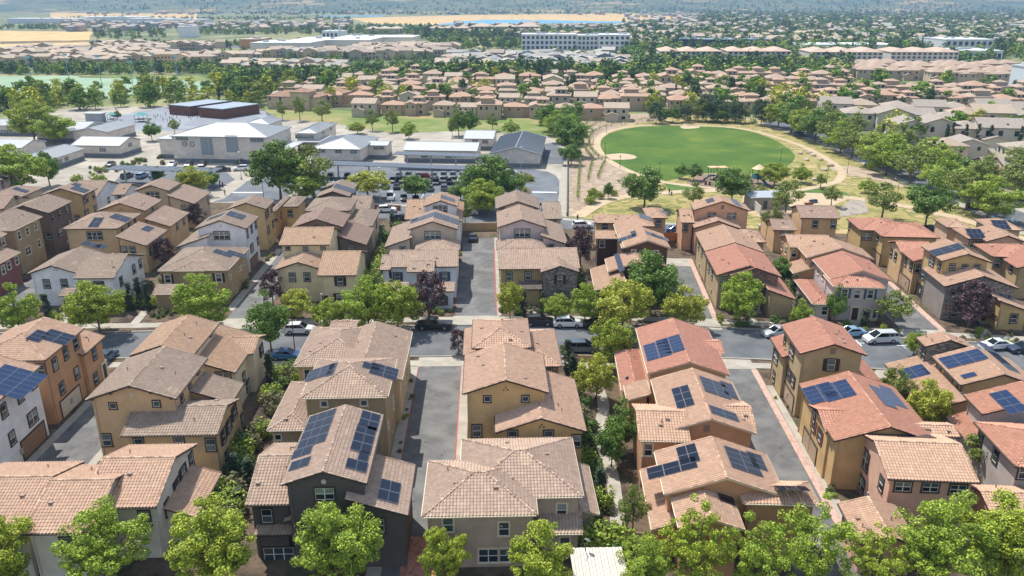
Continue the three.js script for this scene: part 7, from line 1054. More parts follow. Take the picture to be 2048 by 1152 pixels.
// ---------- cars, people, lamps and other furniture
const CARS = [
["suv","#e4e6e8",9.1,-119.7,0.00,"white SUV parked on the street before the stone-front house","cars parked on the street"],
["pickup","#14161a",-12.6,-118.7,3.14,"black pickup truck parked beside the two tall street trees","cars parked on the street"],
["suv","#17191c",4.4,-120.4,0.00,"black SUV parked left of the white SUV","cars parked on the street"],
["sedan","#15171b",14.0,-119.3,0.00,"black sedan under the street tree right of the white SUV","cars parked on the street"],
["van","#4d5866",10.5,-109.9,0.00,"blue-grey minivan parked on the near side of the street","cars parked on the street"],
["sedan","#20252b",16.8,-110.5,0.00,"dark sedan half hidden under the sparse street tree","cars parked on the street"],
["suv","#d7dadd",-33.8,-117.0,0.00,"silver SUV parked before the pale cream house","cars parked on the street"],
["sedan","#2f6aa0",-33.3,-107.4,0.00,"bright blue sedan beside the dark street tree","cars parked on the street"],
["sedan","#b9bdc1",41.9,-116.0,3.40,"silver sedan nose-out at the left of the khaki house","cars parked on the street"],
["van","#d0d3d8",57.2,-113.5,3.26,"silver minivan parked before the lavender house","cars parked on the street"],
["sedan","#8fb0cc",53.4,-115.8,3.26,"pale blue sedan behind the silver minivan","cars parked on the street"],
["sedan","#dfe2e5",73.6,-111.0,3.26,"white sedan parked at the right of the street","cars parked on the street"],
["sedan","#1d2a44",77.2,-109.9,3.26,"dark blue sedan cut by the right edge","cars parked on the street"],
["sedan","#2b4a66",-59.7,-106.6,1.57,"blue sedan parked beside the orange house","cars parked on the street"],
["sedan","#191c22",-8.6,-169.3,1.61,"black sedan at the end of the upper alley","cars behind the houses"],
["suv","#c9cdd1",-10.7,-191.1,0.05,"silver SUV with a pale roof box on the back street","cars behind the houses"],
["suv","#eceeef",-31.3,-194.0,0.05,"white SUV on the back street by the school lot","cars behind the houses"],
["sedan","#1f2430",-26.9,-186.3,0.05,"dark sedan just below the white SUV on the back street","cars behind the houses"],
["suv","#e2e5e8",16.4,-179.2,0.09,"white SUV on the back street near the park path","cars behind the houses"],
["sedan","#31568c",37.5,-175.8,0.09,"blue sedan between the tan and pink houses","cars behind the houses"],
["suv","#1c2b45",96.2,-174.9,0.09,"dark blue SUV behind the tan townhouse roofs","cars behind the houses"],
["pickup","#c7cfd2",59.1,-179.6,1.05,"pale pickup behind the peach house","cars behind the houses"],
["sedan","#cfdde4",117.3,-185.0,-0.44,"pale blue-white sedan on the boulevard","cars along the boulevard"],
["suv","#1b2026",117.7,-196.6,-0.44,"black SUV on the boulevard below two trees","cars along the boulevard"],
["sedan","#23304a",125.5,-233.8,-0.49,"dark blue sedan parked by the boulevard trees","cars along the boulevard"],
["suv","#2c4d88",112.3,-312.3,-0.49,"blue SUV at the far end of the boulevard","cars along the boulevard"],
["sedan","#3a5c96",114.9,-251.9,-0.49,"blue sedan by the brown paved corner","cars along the boulevard"],
["suv","#2a3038",134.6,-206.7,-0.44,"dark SUV across the boulevard at the right edge","cars along the boulevard"],
["sedan","#2b3037",-33.7,-234.5,-1.54,"charcoal sedan in the shaded row under the front solar carport","cars in the school lots"],
["suv","#4a525b",-30.9,-234.5,-1.54,"slate grey SUV in the shaded row under the front solar carport","cars in the school lots"],
["sedan","#39414a",-28.0,-234.5,-1.54,"dark grey sedan in the shaded row under the front solar carport","cars in the school lots"],
["sedan","#1b1e23",-23.3,-234.5,-1.54,"jet black sedan in the shaded row under the front solar carport","cars in the school lots"],
["suv","#4a525b",-20.4,-234.5,-1.54,"slate grey SUV in the shaded row under the front solar carport","cars in the school lots"],
["suv","#4a525b",-17.6,-234.5,-1.54,"slate grey SUV in the shaded row under the front solar carport","cars in the school lots"],
["suv","#5d666f",-14.8,-234.5,-1.54,"grey SUV in the shaded row under the front solar carport","cars in the school lots"],
["sedan","#39414a",-11.9,-234.5,-1.54,"dark grey sedan in the shaded row under the front solar carport","cars in the school lots"],
["suv","#2b3037",-9.4,-234.5,-1.54,"charcoal SUV in the shaded row under the front solar carport","cars in the school lots"],
["sedan","#9a3326",-25.8,-234.5,0.00,"red sedan driving between the rows of the school lot","cars in the school lots"],
["suv","#2e3b4c",-38.1,-228.9,-1.54,"navy SUV in the sunlit middle row of the school lot","cars in the school lots"],
["sedan","#4a525b",-34.7,-228.9,-1.54,"slate grey sedan in the sunlit middle row of the school lot","cars in the school lots"],
["suv","#1b1e23",-31.6,-228.3,-1.54,"jet black SUV in the sunlit middle row of the school lot","cars in the school lots"],
["suv","#2e3b4c",-28.2,-228.3,-1.54,"navy SUV in the sunlit middle row of the school lot","cars in the school lots"],
["sedan","#2b3037",-25.0,-226.9,-1.54,"charcoal sedan in the sunlit middle row of the school lot","cars in the school lots"],
["sedan","#2b3037",-21.9,-226.3,-1.54,"charcoal sedan in the sunlit middle row of the school lot","cars in the school lots"],
["sedan","#1b1e23",-18.2,-226.9,-1.54,"jet black sedan in the sunlit middle row of the school lot","cars in the school lots"],
["sedan","#23272d",-11.4,-226.3,-1.54,"black sedan in the sunlit middle row of the school lot","cars in the school lots"],
["suv","#5d666f",-35.7,-221.1,1.61,"grey SUV in the lower row of the school lot","cars in the school lots"],
["sedan","#2b3037",-32.4,-220.4,1.61,"charcoal sedan in the lower row of the school lot","cars in the school lots"],
["suv","#23272d",-29.4,-219.8,1.61,"black SUV in the lower row of the school lot","cars in the school lots"],
["suv","#5d666f",-22.8,-217.9,1.61,"grey SUV in the lower row of the school lot","cars in the school lots"],
["suv","#5d666f",-18.9,-218.6,1.61,"grey SUV in the lower row of the school lot","cars in the school lots"],
["sedan","#1b1e23",-12.4,-218.6,1.61,"jet black sedan in the lower row of the school lot","cars in the school lots"],
["van","#e6e8ea",-32.5,-207.9,-1.40,"white van in the nearest row of the school lot","cars in the school lots"],
["sedan","#1b1e23",-28.7,-206.7,-1.40,"jet black sedan in the nearest row of the school lot","cars in the school lots"],
["sedan","#2b3037",-25.4,-205.6,-1.40,"charcoal sedan in the nearest row of the school lot","cars in the school lots"],
["suv","#2e3b4c",-53.8,-233.1,-1.48,"navy SUV left of the lot beneath the carport end","cars in the school lots"],
["suv","#2e3b4c",-48.8,-233.1,-1.48,"navy SUV left of the lot beneath the carport end","cars in the school lots"],
["suv","#1b1e23",-44.7,-232.4,-1.48,"jet black SUV left of the lot beneath the carport end","cars in the school lots"],
["suv","#23272d",-89.4,-244.0,0.35,"black SUV at the right end of the left carport","cars in the school lots"],
["suv","#e6e8ea",-84.4,-245.6,-2.79,"white SUV turning by the school kerb","cars in the school lots"],
["suv","#2e3b4c",-114.7,-234.5,1.48,"navy SUV under the left solar carport","cars in the school lots"],
["suv","#6f8fb0",-110.2,-234.5,1.48,"blue SUV under the left solar carport","cars in the school lots"],
["sedan","#2e3b4c",-106.2,-234.5,1.48,"navy sedan under the left solar carport","cars in the school lots"],
["suv","#1b1e23",-98.3,-234.5,1.48,"jet black SUV under the left solar carport","cars in the school lots"],
["suv","#39414a",-93.0,-234.5,1.48,"dark grey SUV under the left solar carport","cars in the school lots"],
["sedan","#23272d",-128.2,-252.7,-1.48,"black sedan along the gymnasium kerb","cars in the school lots"],
["sedan","#e6e8ea",-108.5,-252.7,-1.48,"white sedan along the gymnasium kerb","cars in the school lots"],
["sedan","#2b3037",-103.3,-252.7,-1.48,"charcoal sedan along the gymnasium kerb","cars in the school lots"],
["sedan","#1b1e23",-98.9,-252.7,-1.48,"jet black sedan along the gymnasium kerb","cars in the school lots"],
["sedan","#5d666f",-87.6,-256.8,0.00,"grey sedan by the gymnasium corner","cars in the school lots"],
["sedan","#4a525b",-82.3,-256.8,0.00,"slate grey sedan near the school entrance trees","cars in the school lots"],
["sedan","#e6e8ea",-0.8,-240.3,0.09,"white sedan at the drop-off loop island","cars in the school lots"]];
const PEOPLE = [
[-159.5,-372.4,0,"child standing on the school playground asphalt","children on the playground"],
[-155.2,-371.4,1,"child standing on the school playground asphalt","children on the playground"],
[-152.7,-369.4,2,"child standing on the school playground asphalt","children on the playground"],
[-150.7,-362.7,3,"child standing on the school playground asphalt","children on the playground"],
[-152.5,-359.6,0,"child standing on the school playground asphalt","children on the playground"],
[-151.0,-358.1,1,"child standing on the school playground asphalt","children on the playground"],
[-146.8,-366.9,2,"child standing on the school playground asphalt","children on the playground"],
[-142.0,-356.5,3,"child standing on the school playground asphalt","children on the playground"],
[-140.7,-361.2,0,"child standing on the school playground asphalt","children on the playground"],
[-139.8,-362.7,1,"child standing on the school playground asphalt","children on the playground"],
[-143.6,-348.5,2,"child standing on the school playground asphalt","children on the playground"],
[-162.2,-365.9,3,"child standing on the school playground asphalt","children on the playground"],
[-161.1,-366.9,0,"child standing on the school playground asphalt","children on the playground"],
[-158.2,-363.7,1,"child standing on the school playground asphalt","children on the playground"],
[-153.0,-353.5,2,"child standing on the school playground asphalt","children on the playground"],
[-150.5,-352.0,3,"child standing on the school playground asphalt","children on the playground"],
[-151.3,-372.4,0,"child standing on the school playground asphalt","children on the playground"],
[-148.3,-377.4,1,"child standing on the school playground asphalt","children on the playground"],
[-152.6,-363.7,2,"child standing on the school playground asphalt","children on the playground"],
[-158.8,-359.6,3,"child standing on the school playground asphalt","children on the playground"],
[-144.8,-361.2,0,"child standing on the school playground asphalt","children on the playground"],
[-149.5,-365.9,1,"child standing on the school playground asphalt","children on the playground"],
[-78.5,-276.4,0,"person in the crowd at the school entrance","people at the school entrance"],
[-77.5,-274.5,1,"person in the crowd at the school entrance","people at the school entrance"],
[-77.4,-276.0,2,"person in the crowd at the school entrance","people at the school entrance"],
[-76.2,-273.6,3,"person in the crowd at the school entrance","people at the school entrance"],
[-76.6,-276.8,0,"person in the crowd at the school entrance","people at the school entrance"],
[-75.6,-274.9,1,"person in the crowd at the school entrance","people at the school entrance"],
[-75.3,-276.0,2,"person in the crowd at the school entrance","people at the school entrance"],
[-74.2,-273.4,3,"person in the crowd at the school entrance","people at the school entrance"],
[-73.9,-274.9,0,"person in the crowd at the school entrance","people at the school entrance"],
[-73.6,-276.4,1,"person in the crowd at the school entrance","people at the school entrance"],
[-76.4,-271.8,2,"person in the crowd at the school entrance","people at the school entrance"],
[-75.2,-272.3,3,"person in the crowd at the school entrance","people at the school entrance"],
[-82.8,-248.3,1,"adult in black by the white SUV at the school kerb","people at the school kerb"],
[-82.3,-250.7,2,"adult in a grey top at the school kerb","people at the school kerb"],
[-81.3,-250.4,3,"adult in a blue top at the school kerb","people at the school kerb"],
[-77.9,-245.3,0,"lone adult on the school kerb corner","people at the school kerb"],
[-77.9,-211.9,4,"person in a green vest standing on the school pavement","people at the school kerb"],
[15.7,-185.0,0,"person in dark clothes walking by the park path start","people in the park"],
[42.9,-213.1,0,"person in dark clothes standing on the lower park path","people in the park"],
[43.3,-211.9,2,"person crouched by the lower park path","people in the park"],
[-83.3,-223.6,0,"adult in dark clothes beneath the left carport trees","people at the school kerb"],
[-81.8,-221.7,0,"adult in dark clothes beneath the left carport trees","people at the school kerb"],
[-100.9,-375.9,0,"child far out on the school field","children on the field"],
[-100.4,-379.4,1,"child far out on the school field","children on the field"],
[-97.2,-374.2,2,"child far out on the school field","children on the field"]];
const LAMPS = [[31.0,-264.6,5.0,"p"],[43.2,-231.0,5.0,"p"],[37.7,-319.7,5.0,"p"],[29.5,-290.8,5.0,"p"],[90.7,-226.3,5.0,"p"],[102.5,-241.0,5.0,"p"],[66.1,-219.2,5.0,"p"],[102.6,-207.9,5.0,"p"],[75.7,-205.6,5.0,"p"],[86.2,-254.3,5.0,"p"],[115.6,-305.2,5.0,"p"],[34.2,-250.3,3.5,"p"],[-97.7,-256.8,7.5,"s"],[-80.0,-232.4,8.0,"s"],[-34.6,-204.5,9.0,"s"],[2.8,-241.8,8.0,"s"],[-32.7,-109.6,7.0,"t"],[-70.8,-120.8,5.0,"t"],[14.9,-92.8,4.0,"t"],[-66.2,-207.9,6.0,"t"]];
const CARPORTS = [[-32.7,-230.9,-0.18,48.1,5.8,"long solar carport over the front parking rows"],[-21.5,-248.4,-0.17,31.7,5.5,"shorter solar carport before the long classroom block"],[-99.7,-226.0,-0.12,32.5,6.3,"solar carport in the left school lot"]];
const FIELD_POLES = [[-296.8,-506.7],[-287.6,-532.4],[-217.7,-469.8],[-258.8,-516.0],[-236.3,-542.6],[-210.3,-516.0]], ROCKS = [[97.3,-261.9],[102.6,-274.3],[102.1,-262.6],[97.1,-245.6],[89.5,-230.8],[99.5,-273.9],[101.7,-252.5],[102.4,-270.3]];
const SPOT = { tower: [71.0,-226.9], shadeA: [59.1,-232.4], shadeB: [61.9,-232.4], binA: [55.5,-224.9], binB: [56.5,-224.3], tableA: [76.6,-200.7], tableB: [79.0,-204.0], shelter: [65.2,-200.2], flag: [-62.8,-261.1], patio: [7.7,-58.3], dish: [6.5,-59.5], roofA: [-174.4,-351.6], roofB: [-161.7,-351.6] };
const WALLS = [[-11.3,-176.6,-3.5,-177.0,1.9,"tan garden wall closing the end of the upper alley","#b39c78"],
[33.5,-168.5,36.2,-168.5,1.9,"orange garden wall beside the peach wing","#b9804f"],
[-121.7,-209.0,-107.8,-207.9,2.2,"grey panel fence along the left school lot","#9aa0a8"],
[19.8,-281.5,13.5,-190.1,1.0,"low dark wall between the school walk and the vineyard","#6b6862"],
[10.1,-64.5,12.9,-64.3,1.6,"tan garden wall right of the round shrub","#b99a76"],
[-12.5,-65.7,-11.2,-66.8,1.7,"brown wooden fence at the end of the lower alley","#6b4b35"],
[61.3,-200.2,61.0,-190.1,2.4,"pale grey wall beside the plaza shelter","#b5b0a8"],
[-39.2,-197.1,-28.2,-195.6,1.3,"low red brick wall along the school lot","#8f5b50"],
[8.9,-106.6,15.5,-106.2,1.0,"low tan wall beside the garden walk entrance","#b39c78"],
[-117.1,-409.5,53.0,-362.6,1.6,"long tan fence at the back of the school field","#a08c74"],
[-25.1,-324.9,16.6,-308.7,1.8,"dark wire fence along the school field edge","#4a4f52"]];
// surfaces: colour, grain and patches of the material itself
function patchy(cols, f, thr, fine, rep, size = 512) {                   // blend of material colours in patches with grain
  const cs = cols.map((c) => { const q = new THREE.Color(c).convertLinearToSRGB(); return [q.r * 255, q.g * 255, q.b * 255]; });
  const t = noiseTex(size, (u, v) => {
    const a = fbm(u, v, f, 5), b = fbm(u + 0.31, v + 0.73, f * 3, 4), n = cs.length, k = Math.max(0, Math.min(n - 1.001, (a - 0.5) * thr * n + n / 2 - 0.5 + (b - 0.5) * 1.2)), i = Math.floor(k), m = k - i, g = 1 + fine * (R() - 0.5);
    return [0, 1, 2].map((j) => clamp8((cs[i][j] * (1 - m) + cs[Math.min(n - 1, i + 1)][j] * m) * g));
  });
  t.repeat.set(1 / rep, 1 / rep); return t;
}
function cracked(t) {                                                     // hairline cracks and tar seams in the asphalt
  const d = t.image.data, n = t.image.width; reseed(19);
  for (let k = 0; k < 26; k++) { let x = R() * n, y = R() * n, a = R() * 6.28, tar = R() < 0.4, L = rr(60, 220); for (let i = 0; i < L; i++) { a += rr(-0.35, 0.35); x += Math.cos(a); y += Math.sin(a); const q = ((((y | 0) % n + n) % n) * n + (((x | 0) % n + n) % n)) * 4; for (let c = 0; c < 3; c++) { d[q + c] *= tar ? 0.55 : 0.72; } } }
  for (let k = 0; k < 16; k++) { const cx = R() * n, cy = R() * n, r = rr(4, 16); for (let y = -r; y < r; y++) for (let x = -r; x < r; x++) { const e = Math.hypot(x, y) / r + 0.6 * (fbm((cx + x) / n, (cy + y) / n, 24, 3) - 0.5); if (e < 0.8) { const q = ((((cy + y | 0) % n + n) % n) * n + (((cx + x | 0) % n + n) % n)) * 4; for (let c = 0; c < 3; c++) d[q + c] *= 0.86; } } }   // oil stains
  return t;
}
reseed(21);
const gm = (map, rough = 0.95, bs = 0.02) => std({ map, roughness: rough, bumpMap: bumpTex, bumpScale: bs });
const SURF = {
  mulch: gm(patchy(['#3f342c', '#57493d', '#6b5a4a', '#4a4a32'], 8, 1.8, 0.35, 16), 1, 0.05),
  paving: gm(patchy(['#8f897f', '#a19a8f', '#b0a89b'], 5, 1.5, 0.08, 40)),
  dry: gm(patchy(['#7c7a45', '#8f8853', '#a3945f', '#6c7038', '#b09a70'], 9, 1.9, 0.3, 45), 1, 0.06),
  drygrass: gm(patchy(['#b8975f', '#c4a56d', '#cdb07c', '#ae8f5c'], 6, 1.6, 0.12, 160)),
  drymeadow: gm(patchy(['#8f8f5c', '#a39a68', '#b0a070'], 6, 1.6, 0.12, 120)),
  asphalt: gm(patchy(['#54575b', '#5e6165', '#67696d'], 6, 1.5, 0.16, 14), 0.9, 0.01),
  alley: gm(cracked(patchy(['#5d5d5e', '#696969', '#757472'], 5, 1.8, 0.16, 12)), 0.9, 0.01),
  lot: gm(patchy(['#595e66', '#646970', '#6e7379'], 5, 1.6, 0.1, 26), 0.9, 0.01),
  lotlight: gm(patchy(['#7b808a', '#868b94', '#90959c'], 5, 1.6, 0.08, 40)),
  concrete: gm(patchy(['#979186', '#a29c91', '#aca599'], 5, 1.5, 0.08, 8), 0.9, 0.006),
  kerb: gm(patchy(['#8f897f', '#9b958a'], 5, 1.5, 0.1, 6), 0.9, 0.006),
  pinkpave: gm(patchy(['#b39588', '#bfa296', '#a98a7e'], 8, 1.7, 0.2, 5), 0.9, 0.01),
  brickpave: gm(patchy(['#a5705f', '#b58471', '#96604f'], 8, 1.7, 0.25, 4), 0.9, 0.01),
  redpaint: std({ color: '#a3524c', roughness: 0.8 }), whitepaint: std({ color: '#d5d6d6', roughness: 0.8 }),
  field: gm(patchy(['#5c7230', '#6b7b3a', '#828450', '#98895c', '#576d2c'], 5, 1.7, 0.16, 110), 1, 0.04),
  lawn: gm(patchy(['#3a5a0e', '#426110', '#4d6816', '#607122'], 7, 1.3, 0.3, 70), 1, 0.05),
  lawn2: gm(patchy(['#3f5f22', '#4a682a', '#566f31'], 6, 1.7, 0.2, 30), 1, 0.05),
  turf: gm(patchy(['#7d9a7c', '#879f84', '#8fa58b'], 6, 1.5, 0.08, 90)),
  soil: gm(patchy(['#9a8877', '#a89683', '#8b7a6a', '#b3a18c'], 8, 1.7, 0.25, 20), 1, 0.05),
  path: gm(patchy(['#b09c80', '#b9a68b', '#a69276'], 5, 1.5, 0.1, 12), 0.92, 0.006),
  brownpave: gm(patchy(['#a2907e', '#ae9d8b', '#978574'], 6, 1.6, 0.15, 12)),
  greypave: gm(patchy(['#92897f', '#9f968b', '#877e75'], 6, 1.6, 0.2, 10)),
  playmulch: gm(patchy(['#7d6a5e', '#8b776a', '#6f5d52'], 8, 1.7, 0.25, 12), 1, 0.03),
  water: std({ color: '#4f93bb', roughness: 0.6, metalness: 0.0 }),
};
const LAYER = (l) => l * 0.012;
for (const [n, s, l, pts] of GROUND) {
  const sh = new THREE.Shape(pts.map(([x, z]) => new THREE.Vector2(x, -z)));
  let g;
  if (s === 'kerb') { g = new THREE.ExtrudeGeometry(sh, { depth: 0.15, bevelEnabled: false }); } else g = new THREE.ShapeGeometry(sh);
  g.rotateX(-Math.PI / 2); g.translate(0, s === 'kerb' ? 0.005 : LAYER(l), 0);
  solo(n, g, SURF[s], null, null, null, 'structure');
}
// ground sheet to the horizon and the hills behind the valley
{
  const m = gm(patchy(['#5d6b40', '#737a4e', '#8f8a60', '#4f603a', '#6a704a'], 8, 1.8, 0.15, 700));
  const g = new THREE.PlaneGeometry(16000, 12000).rotateX(-Math.PI / 2); g.translate(0, 0, -4500);
  const uv = g.attributes.uv; for (let i = 0; i < uv.count; i++) uv.setXY(i, uv.getX(i) * 16000, uv.getY(i) * 12000);
  solo('ground', g, m, null, null, null, 'structure');
}
const hillH = (x, z) => { const d = -z; let h = 0; const s = THREE.MathUtils.smoothstep(d, 3300, 6800); h += s * (190 + 240 * fbm(x / 9000 + 0.5, z / 9000, 6, 4)); return h; };
{
  const nx = 150, nz = 46, m = new MB(), P = (i, j) => { const z = -3200 - j * 90, x = (i / nx - 0.5) * 11000; return V(x, hillH(x, z) - 1.0 + (j ? 0 : -3) + 30 * THREE.MathUtils.smoothstep(-z, 3300, 4500) * (fbm(x / 2600 + 1, z / 2600, 8, 4) - 0.5), z); };
  const grid = []; for (let j = 0; j <= nz; j++) { grid.push([]); for (let i = 0; i <= nx; i++) grid[j].push(P(i, j)); }
  for (let j = 0; j < nz; j++) for (let i = 0; i < nx; i++) m.quad(grid[j][i], grid[j][i + 1], grid[j + 1][i + 1], grid[j + 1][i]);
  const g = m.geo(); g.deleteAttribute('normal'); g.computeVertexNormals();
  solo('hills', g, gm(patchy(['#3d4f31', '#475a38', '#536440', '#6f7048', '#3a4a2e', '#a08c5e'], 9, 2.0, 0.12, 1500)), null, null, null, 'structure');
}
// ---------- trees: tapered trunk with limbs, crown of leaf faces in clumps through the crown's volume
const LEAF = { plane: ['#97a91b', '#a9b828', '#80961a', '#b6c138', '#6c831a'], fg2: ['#97b024', '#a8bd32', '#819d22', '#b8c642', '#6d891e'], fg: ['#a0b11e', '#b2c02c', '#899d1c', '#c0c93e', '#72871b'], green: ['#6f9128', '#618325', '#81a133', '#527222'], yellow: ['#a6ae28', '#b7ba38', '#8f9d24', '#c1c148'], olive: ['#869634', '#788830', '#97a545', '#69782c'], dark: ['#516b3a', '#466033', '#5f7a45', '#3c532d'], plum: ['#4f3238', '#5d3d40', '#402a30', '#6d4b4c'], cypress: ['#354a29', '#405830', '#2c4024'], conifer: ['#3d5633', '#344c2d', '#49643c'], shrub_a: ['#5d7a2c', '#506d25', '#6c8937'], shrub_b: ['#91a52a', '#7f9425', '#a0af3a'], shrub_c: ['#77744a', '#65633f', '#878355'] };
const leafMat = new THREE.MeshPhysicalMaterial({ vertexColors: true, roughness: 0.75, transmission: 0.22, thickness: 0, side: THREE.DoubleSide });
const farLeafMat = std({ vertexColors: true, roughness: 0.9, side: THREE.DoubleSide });
const barkMat = std({ map: mottle('#6f6151', 0.2, 8, 0.2, 1.2), roughness: 0.95, bumpMap: bumpTex, bumpScale: 0.02 });
function leaves(p, c, nrm, cx, cy, cz, r, n, size, pal, flat = 1, ox = 0, oy = 0, oz = 0) {   // n leaf faces scattered in one clump
  for (let i = 0; i < n; i++) {
    const u = R() * 2 - 1, a = R() * 6.2832, q = Math.sqrt(1 - u * u), k = r * Math.cbrt(0.15 + 0.85 * R());
    const dx = q * Math.cos(a), dy = u * flat, dz = q * Math.sin(a), x = cx + dx * k, y = cy + dy * k, z = cz + dz * k;
    let nx = dx + rr(-0.9, 0.9), ny = dy + rr(-0.5, 1.1), nz = dz + rr(-0.9, 0.9); let l = Math.hypot(nx, ny, nz) || 1; nx /= l; ny /= l; nz /= l;
    let tx = rr(-1, 1), ty = rr(-1, 1), tz = rr(-1, 1); const d = tx * nx + ty * ny + tz * nz; tx -= d * nx; ty -= d * ny; tz -= d * nz; l = Math.hypot(tx, ty, tz) || 1; tx /= l; ty /= l; tz /= l;
    const bx = ny * tz - nz * ty, by = nz * tx - nx * tz, bz = nx * ty - ny * tx, s = size * rr(0.65, 1.3), w = s * 0.62, f = s * 0.18;
    const A = [x - tx * s, y - ty * s, z - tz * s], B = [x + bx * w - nx * f, y + by * w - ny * f, z + bz * w - nz * f], C = [x + tx * s, y + ty * s, z + tz * s], D = [x - bx * w - nx * f, y - by * w - ny * f, z - bz * w - nz * f];
    p.push(...A, ...B, ...C, ...A, ...C, ...D);
    const col = pick(pal), g = rr(0.62, 1.3); for (let j = 0; j < 6; j++) { c.push(col.r * g, col.g * g, col.b * g); }
  }
}
function leafGeo(p, c) { const g = new THREE.BufferGeometry(); g.setAttribute('position', new THREE.Float32BufferAttribute(p, 3)); g.setAttribute('color', new THREE.Float32BufferAttribute(c, 3)); g.computeVertexNormals(); return g; }
function makeTree(base, pal, { h = 8, rw = 2.6, y0 = 2, clumps = 70, per = 70, leaf = 0.16, cr = 0.75, shape = 'oval', trunk = 0.14, mat: lm = leafMat, limbs = 9, leaders = 0 }) {
  const g = new THREE.Group(); g.userData.base = base; pal = pal.map(lin);
  const p = [], c = [], cs = [], tm = new MB();
  const lead = leaders ? [...Array(leaders)].map((_, i) => { const a = (i + rr(-0.3, 0.3)) / leaders * 6.2832, q = rw * (i ? rr(0.45, 0.85) : 0.15); return [Math.cos(a) * q, Math.sin(a) * q, rr(0.8, 1) * (i ? 1 - 0.46 * q / rw : 1), rr(0.8, 1.2)]; }) : null;
  if (lead) for (let i = 0; i < clumps; i++) {                             // several leading stems, each with its own foliage: lobes and gaps
    const [lx, lz, lh, lr] = pick(lead), t = Math.pow(R(), 0.75), f = 0.18 + 0.82 * t, y = y0 + (h - y0 - cr * 0.5) * lh * f, s = (0.34 + 0.3 * Math.sin(Math.PI * Math.min(1, t * 1.1))) * rw * lr * Math.sqrt(R()) * 0.75, a = R() * 6.2832, x = lx * Math.pow(f, 0.4) + Math.cos(a) * s, z = lz * Math.pow(f, 0.4) + Math.sin(a) * s;
    cs.push(V(x, y, z)); leaves(p, c, null, x, y, z, cr * rr(0.55, 1.2), Math.round(per * rr(0.5, 1.3)), leaf, pal, 0.75);
  } else for (let i = 0; i < clumps; i++) {
    const t = Math.pow(R(), 0.85), y = y0 + (h - y0 - cr * 0.6) * t; let e;
    if (shape === 'oval') e = Math.sqrt(Math.max(0, 1 - Math.pow(Math.abs(t - 0.4) / (t > 0.4 ? 0.66 : 0.52), 2))); else if (shape === 'cone') e = (1 - t) * 0.95 + 0.05; else if (shape === 'column') e = Math.min(1, 6 * t + 0.55) * Math.sqrt(1 - 0.9 * t * t); else e = Math.sqrt(Math.max(0, 1 - Math.pow(t * 1.06 - 0.32, 2) * 1.7));
    const a = R() * 6.2832, rad = rw * e * Math.sqrt(rr(0.12, 1)) * rr(0.85, 1.12), x = Math.cos(a) * rad, z = Math.sin(a) * rad;
    cs.push(V(x, y, z)); leaves(p, c, null, x, y, z, cr * rr(0.7, 1.25), Math.round(per * rr(0.7, 1.2)), leaf, pal, 0.8);
  }
  const top = V(rr(-0.1, 0.1), y0 + (h - y0) * 0.55, rr(-0.1, 0.1)); tm.bar(V(0, -0.05, 0), V(top.x * 0.4, y0 * 0.9, top.z * 0.4), trunk, null, 8, trunk * 0.75); tm.bar(V(top.x * 0.4, y0 * 0.88, top.z * 0.4), top, trunk * 0.75, null, 7, trunk * 0.25);
  for (let i = 0; i < limbs; i++) { const q = pick(cs), f = rr(0.55, 0.95), s = V(0, y0 * 0.9, 0).lerp(top, rr(0, 0.7)); tm.bar(s, s.clone().lerp(q, f), trunk * 0.4, null, 5, trunk * 0.12); }
  part('trunk', tm.geo(), barkMat, g); part('crown', leafGeo(p, c), lm, g);
  let top_ = 0; for (let i = 1; i < p.length; i += 3) top_ = Math.max(top_, p[i]); g.userData.category = 'tree'; g.userData.h = top_ - 0.15; return g;
}
reseed(41);
const PROTO = {
  fg: [0, 1, 2, 3, 4].map((i) => makeTree('street_tree', i % 2 ? LEAF.fg2 : LEAF.fg, { h: 10, rw: 3.0, y0: 1.0, clumps: 125, per: 210, leaf: 0.09, cr: 0.6, trunk: 0.16, limbs: 22, leaders: 7 })),
  airy: [0, 1, 2].map((i) => makeTree('street_tree', i % 2 ? LEAF.fg : LEAF.fg2, { h: 10, rw: 3.0, y0: 1.4, clumps: 105, per: 150, leaf: 0.088, cr: 0.5, trunk: 0.13, limbs: 26, leaders: 9 })),
  plane: [0, 1, 2, 3].map((i) => makeTree('street_tree', i % 2 ? LEAF.fg2 : LEAF.plane, { h: 8, rw: 2.9, y0: 0.7, clumps: 150, per: 120, leaf: 0.11, cr: 0.6, limbs: 14, leaders: 8 })),
  green: [0, 1].map(() => makeTree('broadleaf_tree', LEAF.green, { h: 8, rw: 2.8, y0: 1.2, clumps: 130, per: 95, leaf: 0.13, cr: 0.66, leaders: 8 })),
  yellow: [0, 1].map(() => makeTree('broadleaf_tree', LEAF.yellow, { h: 8, rw: 2.6, y0: 0.8, clumps: 115, per: 85, leaf: 0.13, cr: 0.62, leaders: 7 })),
  olive: [0, 1].map(() => makeTree('broadleaf_tree', LEAF.olive, { h: 8, rw: 2.6, y0: 1.8, clumps: 66, per: 70, leaf: 0.13, cr: 0.65, leaders: 6 })),
  dark: [0, 1].map(() => makeTree('evergreen_tree', LEAF.dark, { h: 8, rw: 3, y0: 1, clumps: 80, per: 70, leaf: 0.17, cr: 0.9, shape: 'round' })),
  plum: [0, 1].map(() => makeTree('plum_tree', LEAF.plum, { h: 6, rw: 2.2, y0: 1.4, clumps: 60, per: 70, leaf: 0.13, cr: 0.55, shape: 'round' })),
  cypress: [0, 1].map(() => makeTree('cypress', LEAF.cypress, { h: 5, rw: 0.42, y0: 0.15, clumps: 70, per: 45, leaf: 0.08, cr: 0.22, shape: 'column', trunk: 0.06, limbs: 2 })),
};
